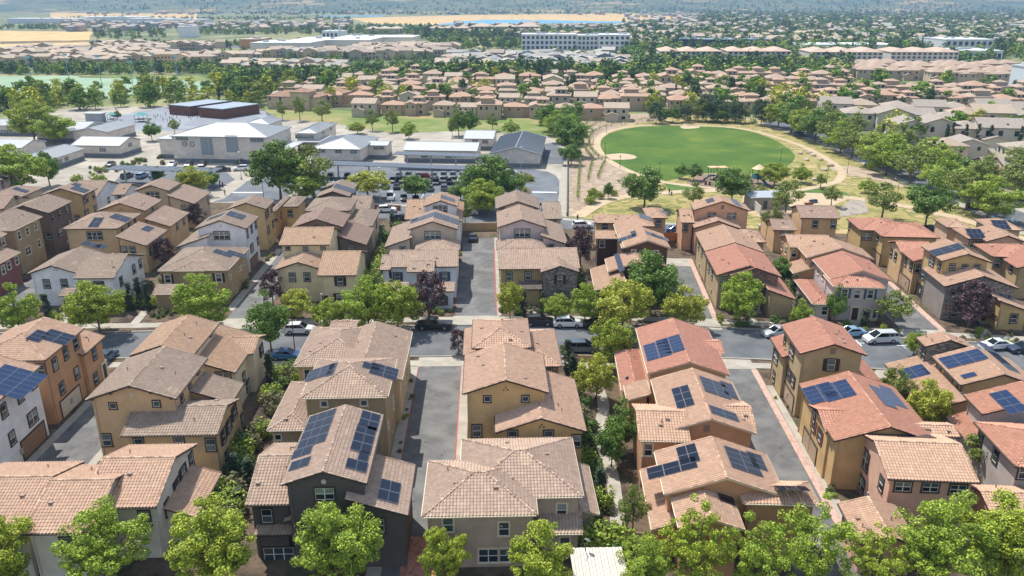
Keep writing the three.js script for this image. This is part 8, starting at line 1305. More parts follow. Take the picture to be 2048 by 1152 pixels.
TREES.forEach(([k, x, z, h, w, label, group], i) => { reseed(500 + i); const p = PROTO[k][i % PROTO[k].length], s = h / p.userData.h, o = place(p, x, z, R() * 6.28, [s * w * (k === 'cypress' ? Math.max(1, 1.6 / s) * rr(0.8, 1) : 1), s, s * w * (k === 'cypress' ? Math.max(1, 1.6 / s) * 0.9 : 1)], label, group); delete o.userData.h; if (k === 'cypress') o.userData.category = 'cypress'; });
// shrubs
reseed(61);
function makeShrub(pal) { const g = new THREE.Group(); g.userData.base = 'shrub'; g.userData.category = 'shrub'; const p = [], c = [], q = pal.map(lin); for (let i = 0; i < 16; i++) { const a = R() * 6.28, r = 0.42 * Math.sqrt(R()); leaves(p, c, null, Math.cos(a) * r, rr(0.18, 0.75), Math.sin(a) * r, 0.3, 46, 0.07, q, 0.9); } part('foliage', leafGeo(p, c), leafMat, g); const s = new MB(); for (let i = 0; i < 4; i++) s.bar(V(0, -0.02, 0), V(rr(-0.3, 0.3), 0.5, rr(-0.3, 0.3)), 0.02, null, 4, 0.008); part('stem', s.geo(), barkMat, g); return g; }
const SHR = { a: makeShrub(LEAF.shrub_a), b: makeShrub(LEAF.shrub_b), c: makeShrub(LEAF.shrub_c) };
SHRUBS.forEach(([x, z, h, k, s]) => place(SHR[k], x, z, R() * 6.28, [h * rr(0.8, 1.1), h, h * rr(0.8, 1.1)], { a: 'green shrub ', b: 'yellow-green shrub ', c: 'dull brownish shrub ' }[k] + SHRUB_SITES[s], 'garden shrubs'));
// vine rows on posts
VINES.forEach((row, i) => {
  const g = thing('vine_row', 0, 0, 0, ['straight vine row nearest the school walk', 'second short vine row from the school walk', 'third short vine row below the lawn corner', 'outermost curved vine row at the upper left', 'middle curved vine row around the lawn', 'innermost curved vine row next to the ring path'][i], 'vine row', 'vine rows'), p = [], c = [], pal = LEAF.shrub_a.concat(LEAF.yellow).map(lin);
  for (let j = 0; j + 1 < row.length; j++) { const [ax, az] = row[j], [bx, bz] = row[j + 1], n = Math.max(1, Math.round(Math.hypot(bx - ax, bz - az) / 0.7)); for (let k = 0; k < n; k++) { const f = k / n; leaves(p, c, null, ax + (bx - ax) * f, rr(0.7, 1.25), az + (bz - az) * f, 0.5, 26, 0.11, pal, 1.1); } if (j % 2 === 0) part('post', new MB().box(ax - 0.06, ax + 0.06, 0, 1.7, az - 0.06, az + 0.06).geo(), barkMat, g); }
  part('vine_foliage', leafGeo(p, c), leafMat, g);
});
const far = {};
const FWALL = { a: '#b5a590', b: '#b09d88', c: '#bdb2a0', d: '#ab967e', e: '#a89c90', g: '#cdc4b4', h: '#c2bab0', i: '#c9b698' };
const FROOF = { a: ['#b09a88', '#9f8a79'], b: ['#b59a85', '#a58a76'], c: ['#b0a090', '#a0907f'], d: ['#b5947f', '#a58570'], e: ['#ad9a89', '#9d8a79'], g: ['#a79c90', '#978c80'], h: ['#a0968c', '#90867c'], i: ['#ad9b89', '#9d8b79'] };
reseed(71);
for (const k in FWALL) far['r' + k] = std({ map: patchy([FROOF[k][0], FROOF[k][1], FROOF[k][0]], 12, 1.5, 0.16, 9, 256), roughness: 0.9, bumpMap: bumpTex, bumpScale: 0.03 });
for (const k in FWALL) far['w' + k] = std({ color: FWALL[k], roughness: 0.95 });
const simpleWin = {};
function farWindow(H, x, y, z, rot, w, h) { const key = w + '/' + h; simpleWin[key] ??= [new MB().box(-w / 2 - 0.1, w / 2 + 0.1, -h / 2 - 0.1, h / 2 + 0.1, -0.02, 0.05).geo(), new MB().box(-w / 2, w / 2, -h / 2, h / 2, 0, 0.08).geo()]; const o = part('window', simpleWin[key][0], sashMat, H); o.position.set(x, y, z); o.rotation.y = rot; part('pane', simpleWin[key][1], pick(glassMats.slice(0, 2)), o); }
function farRoof(H, b, m) { const mb = new MB(); for (const [O, S, T, L, tm, a, c] of roofPlanes(b).pl) { const C = [O.clone(), O.clone().addScaledVector(S, L), O.clone().addScaledVector(S, L - c).addScaledVector(T, tm), O.clone().addScaledVector(S, a).addScaledVector(T, tm)]; slab(mb, L - a - c < 0.05 ? C.slice(0, 3) : C, 0.2); } return part('roof', mb.geo(), m, H); }
const FPROTO = {};
for (const k in FWALL) {
  const g = new THREE.Group(), w = new MB(); g.userData.base = 'tract_house'; g.userData.category = 'house';
  const A = [-5.5, 5.5, 5.5, -5.5, 5.8, k === 'c' || k === 'h' ? 'gu' : 'hv', 0.34], B = [-5, 1.2, 8, 3, k === 'b' || k === 'd' ? 5.7 : 3.1, k === 'd' ? 'hv' : 'gv', 0.34], C = [1, 6.5, 3, -8, 3.2, 'hv', 0.34];
  for (const b of k === 'e' || k === 'g' ? [A, C] : [A, B]) { wallsOf(w, b, 0); farRoof(g, b, far['r' + k]); }
  if (k === 'e' || k === 'b') { const D = [-2, 4, 3, -4, 8.2, 'hv', 0.34]; wallsOf(w, D, 0); farRoof(g, D, far['r' + k]); farWindow(g, 0, 7.3, 2.62, 0, 1.2, 1.1); farWindow(g, 2, 7.3, 2.62, 0, 1.2, 1.1); }
  part('wall', w.geo(), far['w' + k], g);
  for (const x of [-3.4, -0.6, 3]) farWindow(g, x, 4.4, B[4] > 4 && x < 1 ? 7.62 : 5.12, 0, 1.1, 1.4); farWindow(g, 3, 1.6, 5.12, 0, 1.6, 1.4);
  for (const z of [2.5, -2]) farWindow(g, -5.12, 4.4, z, -Math.PI / 2, 1.1, 1.4); farWindow(g, 5.12, 4.4, 0, Math.PI / 2, 1.1, 1.4);
  for (const x of [-3, 1, 3.4]) farWindow(g, x, 4.4, -5.12, Math.PI, 1.1, 1.4);
  FPROTO[k] = g;
}
const FLAB = { r1: ['hip-roofed house beyond the school field', 'houses beyond the school field'], r2: ['terracotta-roofed house behind the park', 'houses behind the park'], r3: ['grey-roofed house right of the tree-lined boulevard', 'houses right of the boulevard'], r4: ['condominium house before the apartment blocks', 'condominium houses'] };
const FCOL = { a: 'beige', b: 'tan', c: 'cream', d: 'ochre', e: 'greyish', g: 'pale', h: 'stone grey', i: 'sandy' };
const ORD = ['nearest', 'second', 'third', 'fourth', 'fifth', 'sixth', 'seventh', 'eighth', 'ninth', 'tenth', 'eleventh', 'farthest'], first = {};
FAR_HOUSES.forEach(([k, x, z, t, s, d, r]) => { first[d] ??= r; place(FPROTO[k], x, z, t, [s, s * rr(0.9, 1.1), s], FCOL[k] + ' ' + FLAB[d][0] + ', ' + ORD[Math.min(11, r - first[d])] + ' row', FLAB[d][1]); });
// joined masses of houses too far to tell apart
{
  reseed(77); const w = new MB(), r = new MB(), wc = { p: ['#b3a592', '#a59a8c', '#bdb09c'], q: ['#a89a88', '#b8a68c'], r: ['#9aa0a4', '#8b9296', '#b0aca4'], s: ['#4f6674', '#6f7d84'] }, rc = { p: ['#a8988a', '#b3a190', '#9b8d80'], q: ['#a89886', '#b3a18c'], r: ['#9a9892', '#8f9090', '#a8a49c'], s: ['#8d9296', '#a09c96'] };
  const put = (x, z, t, s, k) => {
    const b = [-6, 6, 5, -5, rr(4.8, 6.6), pick(['hv', 'gu', 'gv']), 0.34], M = new THREE.Matrix4().makeRotationY(t).scale(V(s, s, s)).setPosition(x, 0, z);
    const A = new MB(), B = new MB(), ca = lin(pick(wc[k])), cb = lin(pick(rc[k])); wallsOf(A, b, 0); for (const [O, S, T, L, tm, a, c] of roofPlanes(b).pl) { const C = [O.clone(), O.clone().addScaledVector(S, L), O.clone().addScaledVector(S, L - c).addScaledVector(T, tm), O.clone().addScaledVector(S, a).addScaledVector(T, tm)]; B.quad(...C); }
    for (const f of [-4, -1.3, 1.3, 4]) for (const y of [1.6, 4.2]) { const cc = lin('#39424c'); A.c.length = 0; w.quad(...[[f - 0.6, y - 0.6], [f + 0.6, y - 0.6], [f + 0.6, y + 0.7], [f - 0.6, y + 0.7]].map(([a, q]) => V(a, q, 4.68).applyMatrix4(M)), cc); }
    for (const [m, o, col] of [[A, w, ca], [B, r, cb]]) for (let i = 0; i < m.p.length; i += 3) { const q = V(m.p[i], m.p[i + 1], m.p[i + 2]).applyMatrix4(M); o.p.push(q.x, q.y, q.z); o.c.push(col.r, col.g, col.b); o.u.push(m.u[i / 3 * 2], m.u[i / 3 * 2 + 1]); }
  };
  for (const [cols, x0, z0, x1, z1, n, s] of FAR_ROWS) for (let i = 0; i < n; i++) { const f = (i + rr(0.3, 0.7)) / n; put(x0 + (x1 - x0) * f, z0 + (z1 - z0) * f, rr(-0.3, 0.3) + pick([0, Math.PI / 2]), s * rr(0.9, 1.15), pick([...cols])); }
  for (const [s0, s1, d0, d1, n] of SUBURBS) for (let i = 0; i < n; i++) { const d = 1 / (1 / d1 + (1 / d0 - 1 / d1) * R()), b = s0 + (s1 - s0) * R(); if (d < 3300) put(b * d, -d, R() * 6, rr(0.9, 1.5), pick(['p', 'q', 'r'])); }
  const o = solo('distant_houses', mergeGeometries([w.geo(), r.geo()]), std({ vertexColors: true, roughness: 0.9 }), 'mass of distant houses and roofs across the valley', 'houses', null, 'stuff');
}
// far individual buildings
FAR_BUILDINGS.forEach(([label, cat, x, z, w, d, h, t, wc, rc, rows, cols, gc, kind], i) => {
  reseed(900 + i); const H = thing(cat === 'tower' ? 'slender_tower' : 'far_building', x, z, t, label, cat, 'far buildings');
  part('wall', new MB().box(-w / 2, w / 2, 0, h, -d, 0).geo(), garageMat(wc), H);
  if (kind === 'hip') for (let k = 0; k < 3; k++) { const a = -w / 2 - 0.5 + k * (w + 1) / 3; farRoof(H, [a, a + (w + 1) / 3 + 0.1, 0.8, -d, h + 0.02 + 0.05 * k, 'hv', 0.3], garageMat(rc)); }
  else { part('roof', new MB().box(-w / 2 - 0.3, w / 2 + 0.3, h, h + 0.8, -d - 0.3, 0.3).geo(), garageMat(rc), H); for (let k = 0; k < 3; k++) { const a = rr(-w * 0.4, w * 0.3), b = rr(-d * 0.8, -d * 0.3); part('roof_unit', new MB().box(a, a + rr(3, 6), h + 0.8, h + rr(2, 3), b, b + 4).geo(), garageMat('#b6babd'), H); } }
  if (cols) { const ww = w / cols, wh = h / rows, g = new MB().box(-ww * 0.28, ww * 0.28, -wh * 0.28, wh * 0.3, -0.1, 0.08).geo(), gm_ = garageMat(gc); for (let r = 0; r < rows; r++) for (let c = 0; c < cols; c++) { const o = part('window', g, gm_, H); o.position.set(-w / 2 + (c + 0.5) * ww, (r + 0.5) * wh, 0.02); } }
});
// mid-distance trees, each its own, and the woods beyond
reseed(83);
const lowTree = (base, pal, o) => makeTree(base, pal, { h: 8, rw: 2.9, y0: 1.2, clumps: 26, per: 34, leaf: 0.34, cr: 1.0, shape: 'round', mat: farLeafMat, limbs: 3, ...o });
const MP = { g: [lowTree('broadleaf_tree', LEAF.green, {}), lowTree('broadleaf_tree', LEAF.green, {})], y: [lowTree('broadleaf_tree', LEAF.yellow, {})], o: [lowTree('broadleaf_tree', LEAF.olive, {})], d: [lowTree('evergreen_tree', LEAF.dark, { rw: 2.2, shape: 'cone' })] };
const MSITE = ['in the tree belt between playground and sports turf', 'left of the rows beyond the school field', 'among the rows beyond the school field', 'among the rows behind the park', 'among the houses right of the boulevard'], MKIND = { g: 'green tree ', y: 'yellow-green tree ', o: 'grey-green tree ', d: 'dark pointed evergreen ' };
MID_TREES.forEach(([k, x, z, h, q], i) => { const p = MP[k][i % MP[k].length], o = place(p, x, z, R() * 6.28, [h / 8 * rr(1, 1.4), h / 8, h / 8 * rr(1, 1.4)], MKIND[k] + MSITE[q], 'middle-distance trees'); delete o.userData.h; });
{
  reseed(91);
  const clump = (pal, cone) => { const p = [], c = [], q = pal.map(lin); for (let i = 0; i < 9; i++) { const t = R(), a = R() * 6.28, r = (cone ? 0.26 * (1 - t) : 0.3 * Math.sqrt(Math.max(0.05, 1 - Math.pow(t * 1.5 - 0.6, 2)))) * Math.sqrt(R()); leaves(p, c, null, Math.cos(a) * r, 0.2 + t * 0.66, Math.sin(a) * r, 0.19, 11, 0.085, q, 1); } return leafGeo(p, c); };
  const kinds = [[clump(LEAF.green), 0.34], [clump(LEAF.olive), 0.3], [clump(LEAF.dark), 0.24], [clump(LEAF.dark, 1), 0.12]], lists = kinds.map(() => []), M = new THREE.Matrix4(), Q = new THREE.Quaternion();
  for (const [s0, s1, d0, d1, n, h0, h1] of WOODS) for (let i = 0; i < n; i++) {
    const d = 1 / (1 / d1 + (1 / d0 - 1 / d1) * R()), b = s0 + (s1 - s0) * R(), x = b * d, z = -d; let r = R(), k = 0; while (k < 3 && r > kinds[k][1]) { r -= kinds[k][1]; k++; }
    const h = rr(h0, h1) * (k === 3 ? 1.25 : 1), y = d > 3250 ? hillH(x, z) - 4 : -0.2; Q.setFromAxisAngle(V(0, 1, 0), R() * 6.28); lists[k].push(M.clone().compose(V(x, y, z), Q, V(h * rr(1, 1.35), h, h * rr(1, 1.35))));
  }
  kinds.forEach(([g], k) => { const im = new THREE.InstancedMesh(g, farLeafMat, lists[k].length); lists[k].forEach((m, i) => im.setMatrixAt(i, m)); im.name = numbered('distant_wood'); im.castShadow = im.receiveShadow = true; scene.add(tag(im, ['mid-green trees of the wooded valley reading as one mass', 'grey-green trees of the wooded valley reading as one mass', 'dark round trees of the wooded valley reading as one mass', 'dark pointed trees of the wooded valley reading as one mass'][k], 'wood', null, 'stuff')); });
}
scene.fog = new THREE.FogExp2(new THREE.Color(0.4, 0.62, 0.98), 0.00015);
// cars: bevelled body, glazed cabin, wheels, lamps
const paint = (c) => mat('paint' + c, () => new THREE.MeshPhysicalMaterial({ color: c, roughness: 0.35, metalness: 0.25, clearcoat: 0.8, clearcoatRoughness: 0.08 }));
const carGlass = std({ color: '#141a20', roughness: 0.06, metalness: 0.3 }), tyreMat = std({ color: '#1b1b1c', roughness: 0.9 }), rimMat = std({ color: '#9a9da0', roughness: 0.35, metalness: 0.8 }), lampGlass = std({ color: '#d8dbd8', roughness: 0.2 }), tailMat = std({ color: '#7a1512', roughness: 0.3 });
const CAR = {
  sedan: { L: 4.7, W: 1.82, low: [[-2.33, 0.32], [-2.35, 0.75], [-2.2, 0.92], [-1.35, 0.98], [1.0, 0.92], [1.95, 0.78], [2.3, 0.62], [2.34, 0.32]], cab: [[-1.75, 0.96], [-1.0, 1.38], [0.25, 1.42], [1.15, 0.93]], wx: 1.42, r: 0.33 },
  suv: { L: 4.7, W: 1.88, low: [[-2.3, 0.36], [-2.34, 0.85], [-2.22, 1.05], [1.0, 1.04], [1.95, 0.94], [2.28, 0.78], [2.32, 0.36]], cab: [[-2.2, 1.04], [-1.95, 1.58], [0.3, 1.66], [1.2, 1.04]], wx: 1.38, r: 0.37 },
  van: { L: 5.1, W: 2.0, low: [[-2.5, 0.34], [-2.53, 0.9], [-2.45, 1.1], [1.35, 1.06], [2.2, 0.88], [2.5, 0.68], [2.53, 0.34]], cab: [[-2.45, 1.08], [-2.25, 1.68], [0.6, 1.74], [1.65, 1.04]], wx: 1.55, r: 0.35 },
  pickup: { L: 5.8, W: 2.0, low: [[-2.88, 0.45], [-2.9, 1.0], [-2.8, 1.12], [1.2, 1.14], [2.5, 1.1], [2.85, 0.9], [2.88, 0.45]], cab: [[-0.75, 1.12], [-0.6, 1.78], [0.8, 1.84], [1.55, 1.13]], wx: 1.8, r: 0.42 },
};
const carGeo = {};
function carParts(k) {
  if (carGeo[k]) return carGeo[k];
  const { W, low, cab, wx, r } = CAR[k], sh = (pts) => new THREE.Shape(pts.map(([x, y]) => new THREE.Vector2(x, y)));
  const ext = (pts, w, b) => { const g = new THREE.ExtrudeGeometry(sh(pts), { depth: w - 2 * b, bevelEnabled: true, bevelThickness: b, bevelSize: b * 0.8, bevelSegments: 3, steps: 1 }); g.translate(0, 0, -w / 2 + b); return g; };
  const body = ext(low, W, 0.1), bp = body.attributes.position; for (let i = 0; i < bp.count; i++) { const x = bp.getX(i); if (Math.abs(x) > 1.7) bp.setZ(i, bp.getZ(i) * (1 - 0.05 * (Math.abs(x) - 1.7))); } body.computeVertexNormals();
  const taper = (g, y0, y1) => { const p = g.attributes.position; for (let i = 0; i < p.count; i++) { const t = THREE.MathUtils.clamp((p.getY(i) - y0) / (y1 - y0), 0, 1); p.setZ(i, p.getZ(i) * (1 - 0.17 * t)); } g.computeVertexNormals(); return g; };
  const yT = Math.max(...cab.map((q) => q[1])), y0 = cab[0][1];
  const glass = taper(ext(cab, W - 0.14, 0.05), y0, yT);
  const rf = cab.slice(1, 3), roof = taper(ext([[rf[0][0] + 0.02, rf[0][1] - 0.03], [rf[1][0] - 0.02, rf[1][1] - 0.03], [rf[1][0] - 0.12, rf[1][1] + 0.055], [rf[0][0] + 0.12, rf[0][1] + 0.055]], W - 0.13, 0.04), y0, yT);
  const pil = new MB(), zs = W / 2 - 0.09; for (const s of [-1, 1]) { const z0 = s * zs, z1 = s * zs * 0.84; for (const [a, b] of [[cab[0], cab[1]], [cab[3], cab[2]]]) pil.bar(V(a[0], a[1], z0), V(b[0], b[1], z1), 0.05, null, 5); const xm = (cab[1][0] + cab[2][0]) / 2; for (const f of [xm, k === 'van' || k === 'suv' ? cab[1][0] + 0.55 : xm]) pil.bar(V(f, y0, z0), V(f, rf[0][1], z1), 0.04, null, 5); }
  const wheel = new THREE.CylinderGeometry(r, r, 0.22, 18).rotateX(Math.PI / 2), rim = new THREE.CylinderGeometry(r * 0.62, r * 0.62, 0.24, 10).rotateX(Math.PI / 2);
  const lamp = new THREE.BoxGeometry(0.12, 0.14, 0.36), bed = k === 'pickup' ? new MB().box(-2.78, -0.85, 0.8, 1.16, -0.85, 0.85).geo() : null;
  return (carGeo[k] = { body, glass, roof, pil: pil.geo(), wheel, rim, lamp, bed, W, wx, r, low });
}
CARS.forEach(([k, col, x, z, a, label, group]) => {
  const g = carParts(k), o = thing('parked_' + (k === 'suv' ? 'suv' : k === 'van' ? 'minivan' : k === 'pickup' ? 'pickup' : 'sedan'), x, z, a, label, k === 'pickup' ? 'pickup' : k === 'van' ? 'van' : 'car', group, 0.05), m = paint(col);
  part('body', g.body, m, o); const c = part('cabin_glass', g.glass, carGlass, o); part('roof', g.roof, m, c); part('pillars', g.pil, m, c);
  for (const sx of [-1, 1]) for (const sz of [-1, 1]) { const w = part('wheel', g.wheel, tyreMat, o); w.position.set(sx * g.wx, g.r, sz * (g.W / 2 - 0.1)); part('rim', g.rim, rimMat, w); }
  for (const s of [-1, 1]) { const xf = g.low[g.low.length - 1][0], h = part('headlight', g.lamp, lampGlass, o); h.position.set(xf - 0.02, g.low[g.low.length - 2][1] - 0.02, s * (g.W / 2 - 0.3)); const t = part('taillight', g.lamp, tailMat, o); t.position.set(-xf - 0.01, g.low[1][1], s * (g.W / 2 - 0.28)); }
  if (g.bed) part('bed_liner', g.bed, tyreMat, o).position.y = 0.02;
});
// people: one continuous figure meshed from joined limbs
function figure(top, leg) {
  const J = [[[0, 1.66, 0.02], [0, 1.58, 0.02], 0.105, 0.1], [[0, 1.5, 0], [0, 1.4, 0], 0.06, 0.07], [[-0.17, 1.38, 0], [0.17, 1.38, 0], 0.075, 0.075], [[0, 1.34, 0], [0, 1.0, 0], 0.155, 0.13], [[0, 1.0, 0], [0, 0.9, 0], 0.14, 0.15], [[-0.09, 0.9, 0], [-0.11, 0.48, 0.02], 0.09, 0.062], [[0.09, 0.9, 0], [0.13, 0.48, -0.04], 0.09, 0.062], [[-0.11, 0.48, 0.02], [-0.11, 0.07, 0], 0.06, 0.045], [[0.13, 0.48, -0.04], [0.13, 0.07, -0.08], 0.06, 0.045], [[-0.11, 0.05, 0], [-0.12, 0.04, 0.15], 0.045, 0.04], [[0.13, 0.05, -0.08], [0.15, 0.04, 0.07], 0.045, 0.04], [[-0.2, 1.38, 0], [-0.26, 1.12, 0], 0.055, 0.045], [[-0.26, 1.12, 0], [-0.25, 0.88, 0.07], 0.042, 0.035], [[0.2, 1.38, 0], [0.27, 1.13, 0], 0.055, 0.045], [[0.27, 1.13, 0], [0.22, 0.92, 0.12], 0.042, 0.035]];
  const sd = (x, y, z) => { let d = 9; for (const [a, b, ra, rb] of J) { const bx = b[0] - a[0], by = b[1] - a[1], bz = b[2] - a[2], px = x - a[0], py = y - a[1], pz = z - a[2], t = Math.max(0, Math.min(1, (px * bx + py * by + pz * bz) / (bx * bx + by * by + bz * bz))), q = Math.hypot(px - bx * t, py - by * t, pz - bz * t) - (ra + (rb - ra) * t), h = Math.max(0, 0.05 - Math.abs(d - q)) / 0.05; d = Math.min(d, q) - h * h * 0.0125; } return d; };
  const n = 56, mc = new MarchingCubes(n, new THREE.MeshStandardMaterial(), false, false, 60000); mc.isolation = 0; const f = mc.field;
  for (let k = 0; k < n; k++) for (let j = 0; j < n; j++) for (let i = 0; i < n; i++) f[k * n * n + j * n + i] = -sd((i / n * 2 - 1) * 0.9, (j / n * 2 - 1) * 0.9 + 0.88, (k / n * 2 - 1) * 0.9);
  mc.update(); const p = mc.positionArray.slice(0, mc.count * 3), nn = mc.normalArray.slice(0, mc.count * 3), c = [], T = lin(top), B = lin(leg), S = lin('#b98a6c'), Hc = lin('#2c221c'), K = lin('#26221f');
  for (let i = 0; i < p.length; i += 3) { p[i] *= 0.9; p[i + 1] = p[i + 1] * 0.9 + 0.88; p[i + 2] *= 0.9; const y = p[i + 1], q = y > 1.62 || (y > 1.52 && p[i + 2] < 0) ? Hc : y > 1.43 ? S : y < 0.09 ? K : Math.abs(p[i]) > 0.19 && y < 1.2 ? S : y > 0.94 ? T : B; c.push(q.r, q.g, q.b); }
  const g = new THREE.BufferGeometry(); g.setAttribute('position', new THREE.Float32BufferAttribute(p, 3)); g.setAttribute('normal', new THREE.Float32BufferAttribute(nn, 3)); g.setAttribute('color', new THREE.Float32BufferAttribute(c, 3)); return g;
}
const FIG = [['#22252b', '#1c1e24'], ['#8d9096', '#2a3348'], ['#33578f', '#2b2b2f'], ['#c9c4bb', '#333a4a'], ['#2f8a3e', '#24402c']].map((q) => figure(...q)), clothMat = std({ vertexColors: true, roughness: 0.9 });
reseed(121);
PEOPLE.forEach(([x, z, k, label, group]) => { const o = solo('person', FIG[k], clothMat, label, 'person', group); o.position.set(x, 0.03, z); o.rotation.y = R() * 6.28; const s = /child/.test(label) ? 0.8 : 1; o.scale.setScalar(s); if (/crouched/.test(label)) o.scale.set(1, 0.68, 1); });
// lamps, poles
const poleMat = std({ color: '#2f3a38', roughness: 0.5, metalness: 0.3 }), paleMat = std({ color: '#b9bfc2', roughness: 0.45, metalness: 0.4 });
const LLAB = { p: 'dark green lamp post on the park path', s: 'tall pale parking-lot light pole', t: 'dark street lantern post' };
LAMPS.forEach(([x, z, h, k]) => {
  const o = thing('lamp_post', x, z, rr(0, 6), LLAB[k], 'lamp post', 'lamp posts'), m = k === 's' ? paleMat : poleMat;
  part('base', new MB().bar(V(0, 0, 0), V(0, k === 's' ? 0.7 : 0.5, 0), k === 's' ? 0.25 : 0.14, null, 10, k === 's' ? 0.25 : 0.1).geo(), k === 's' ? concreteMat : m, o); part('pole', new MB().bar(V(0, 0.4, 0), V(0, h, 0), 0.075, null, 8, 0.05).geo(), m, o);
  if (k === 's') part('lamp_head', new MB().box(-0.15, 1.0, h - 0.08, h + 0.1, -0.2, 0.2).geo(), m, o); else { part('lamp_head', new THREE.CylinderGeometry(0.12, 0.3, 0.28, 10).translate(0, h + 0.1, 0), m, o); part('lens', new THREE.CylinderGeometry(0.16, 0.13, 0.22, 10).translate(0, h - 0.12, 0), lampGlass, o); }
});
FIELD_POLES.forEach(([x, z]) => { const o = thing('sports_light_pole', x, z, 0, 'tall pale blue light pole at the sports turf', 'light pole', 'sports field poles'); part('pole', new MB().bar(V(0, 0, 0), V(0, 17, 0), 0.22, null, 8, 0.14).geo(), garageMat('#6fa3b8'), o); part('lamp_bank', new MB().box(-1.4, 1.4, 16.2, 17.4, -0.2, 0.2).geo(), garageMat('#7fb0c2'), o); });
{ const [x, z] = SPOT.flag, o = thing('flag_pole', x, z, 0, 'tall white flag pole before the school entrance', 'flag pole'); part('pole', new MB().bar(V(0, 0, 0), V(0, 13, 0), 0.1, null, 8, 0.06).geo(), paleMat, o); part('ball', new THREE.SphereGeometry(0.14, 10, 8).translate(0, 13.1, 0), paleMat, o); }
// solar carports
const blueDeck = std({ color: '#4b545f', roughness: 0.2, metalness: 0.2 });
const wallTone = (c) => mat('wt' + c, () => std({ map: mottle(c, 0.08, 6, 0.08, 5), roughness: 0.9 }));
CARPORTS.forEach(([x, z, t, L, W, label]) => {
  const o = thing('solar_carport', x, z, t, label, 'carport', 'solar carports'), n = Math.max(2, Math.round(L / 9)), tilt = 0.09;
  part('steel_frame', new MB().box(-L / 2, L / 2, 4.42, 4.5, -W / 2, W / 2).geo(), paleMat, o).rotation.x = 0;
  const cols = Math.floor(L / 2.05), g = new THREE.BoxGeometry(2.0, 0.05, W / 3 - 0.05);
  for (let i = 0; i < cols; i++) for (let j = 0; j < 3; j++) { const q = part('solar_panel', g, blueDeck, o); q.position.set(-L / 2 + (i + 0.5) * L / cols, 4.56, -W / 2 + (j + 0.5) * W / 3); }
  for (let i = 0; i < n; i++) { const px = -L / 2 + (i + 0.5) * L / n; part('post', new MB().box(px - 0.2, px + 0.2, 0, 4.3, -0.2, 0.2).geo(), paleMat, o); part('beam', new MB().box(px - 0.14, px + 0.14, 4.12, 4.42, -W / 2 + 0.3, W / 2 - 0.3).geo(), paleMat, o); }
});
// walls and fences
WALLS.forEach(([ax, az, bx, bz, h, label, col]) => {
  const L = Math.hypot(bx - ax, bz - az), o = thing(/fence/.test(label) ? 'fence' : 'garden_wall', (ax + bx) / 2, (az + bz) / 2, -Math.atan2(bz - az, bx - ax), label, /fence/.test(label) ? 'fence' : 'wall'), wire = /wire/.test(label);
  const n = Math.max(2, Math.round(L / (/panel|wooden/.test(label) ? 2.2 : 5))); for (let i = 0; i <= n; i++) { const x = -L / 2 + i * L / n, r = wire ? 0.04 : 0.14; part('post', new MB().box(x - r, x + r, 0, h + 0.06, -r, r).geo(), garageMat(col), o); }
  for (let i = 0; i < n; i++) { const a = -L / 2 + i * L / n, b = a + L / n; if (wire) for (const y of [0.3, 1, 1.7]) part('rail', new MB().box(a, b, y - 0.03, y + 0.03, -0.02, 0.02).geo(), garageMat(col), o); else part('panel', new MB().box(a + 0.02, b - 0.02, 0, h, -0.09, 0.09).geo(), wallTone(col), o); }
});
// playground, shelter, tables, bins, rocks
{
  const [x, z] = SPOT.tower, o = thing('play_tower', x, z, 0.4, 'play tower with a pale pointed roof and a teal slide', 'playground', null), dk = garageMat('#26303c'), teal = garageMat('#3f7f88');
  for (const [a, b] of [[-1.2, -1.2], [1.2, -1.2], [-1.2, 1.2], [1.2, 1.2]]) part('post', new MB().bar(V(a, 0, b), V(a, 4.4, b), 0.08, null, 8).geo(), dk, o);
  part('platform', new MB().box(-1.3, 1.3, 1.5, 1.65, -1.3, 1.3).geo(), dk, o); for (const s of [-1, 1]) part('side_panel', new MB().box(s * 1.25 - 0.04, s * 1.25 + 0.04, 1.65, 2.7, -1.2, 1.2).geo(), teal, o); part('back_panel', new MB().box(-1.2, 1.2, 1.65, 2.6, -1.28, -1.2).geo(), dk, o);
  part('roof', new THREE.ConeGeometry(2.1, 1.3, 6).translate(0, 5.0, 0), garageMat('#cdb795'), o); const sl = new MB(); sl.quad(V(-0.4, 1.6, 1.3), V(0.4, 1.6, 1.3), V(0.4, 0.3, 4.2), V(-0.4, 0.3, 4.2)); for (const s of [-0.4, 0.4]) sl.bar(V(s, 1.75, 1.3), V(s, 0.42, 4.2), 0.09, null, 6); part('slide', sl.geo(), teal, o); part('ladder', new MB().bar(V(-2.3, 0, 0.3), V(-1.3, 1.6, 0.3), 0.05).bar(V(-2.3, 0, -0.3), V(-1.3, 1.6, -0.3), 0.05).geo(), dk, o);
}
for (const k of ['shadeA', 'shadeB']) { const [x, z] = SPOT[k], o = thing('playground_unit', x, z, 0.2, k === 'shadeA' ? 'play frame with a square tan roof, left of the pair' : 'play frame with a square tan roof, right of the pair', 'playground', 'roofed play frames'); for (const [a, b] of [[-0.9, -0.9], [0.9, -0.9], [-0.9, 0.9], [0.9, 0.9]]) part('post', new MB().bar(V(a, 0, b), V(a, 3.6, b), 0.07).geo(), garageMat('#2b3644'), o); part('platform', new MB().box(-1, 1, 1.2, 1.35, -1, 1).geo(), garageMat('#2b3a5c'), o); part('roof', new MB().box(-1.3, 1.3, 3.6, 3.8, -1.3, 1.3).geo(), garageMat('#c9a783'), o); part('slide', new MB().bar(V(-1, 1.3, 0.5), V(-3, 0.3, 0.9), 0.28, null, 8).geo(), garageMat('#3b4a55'), o); }
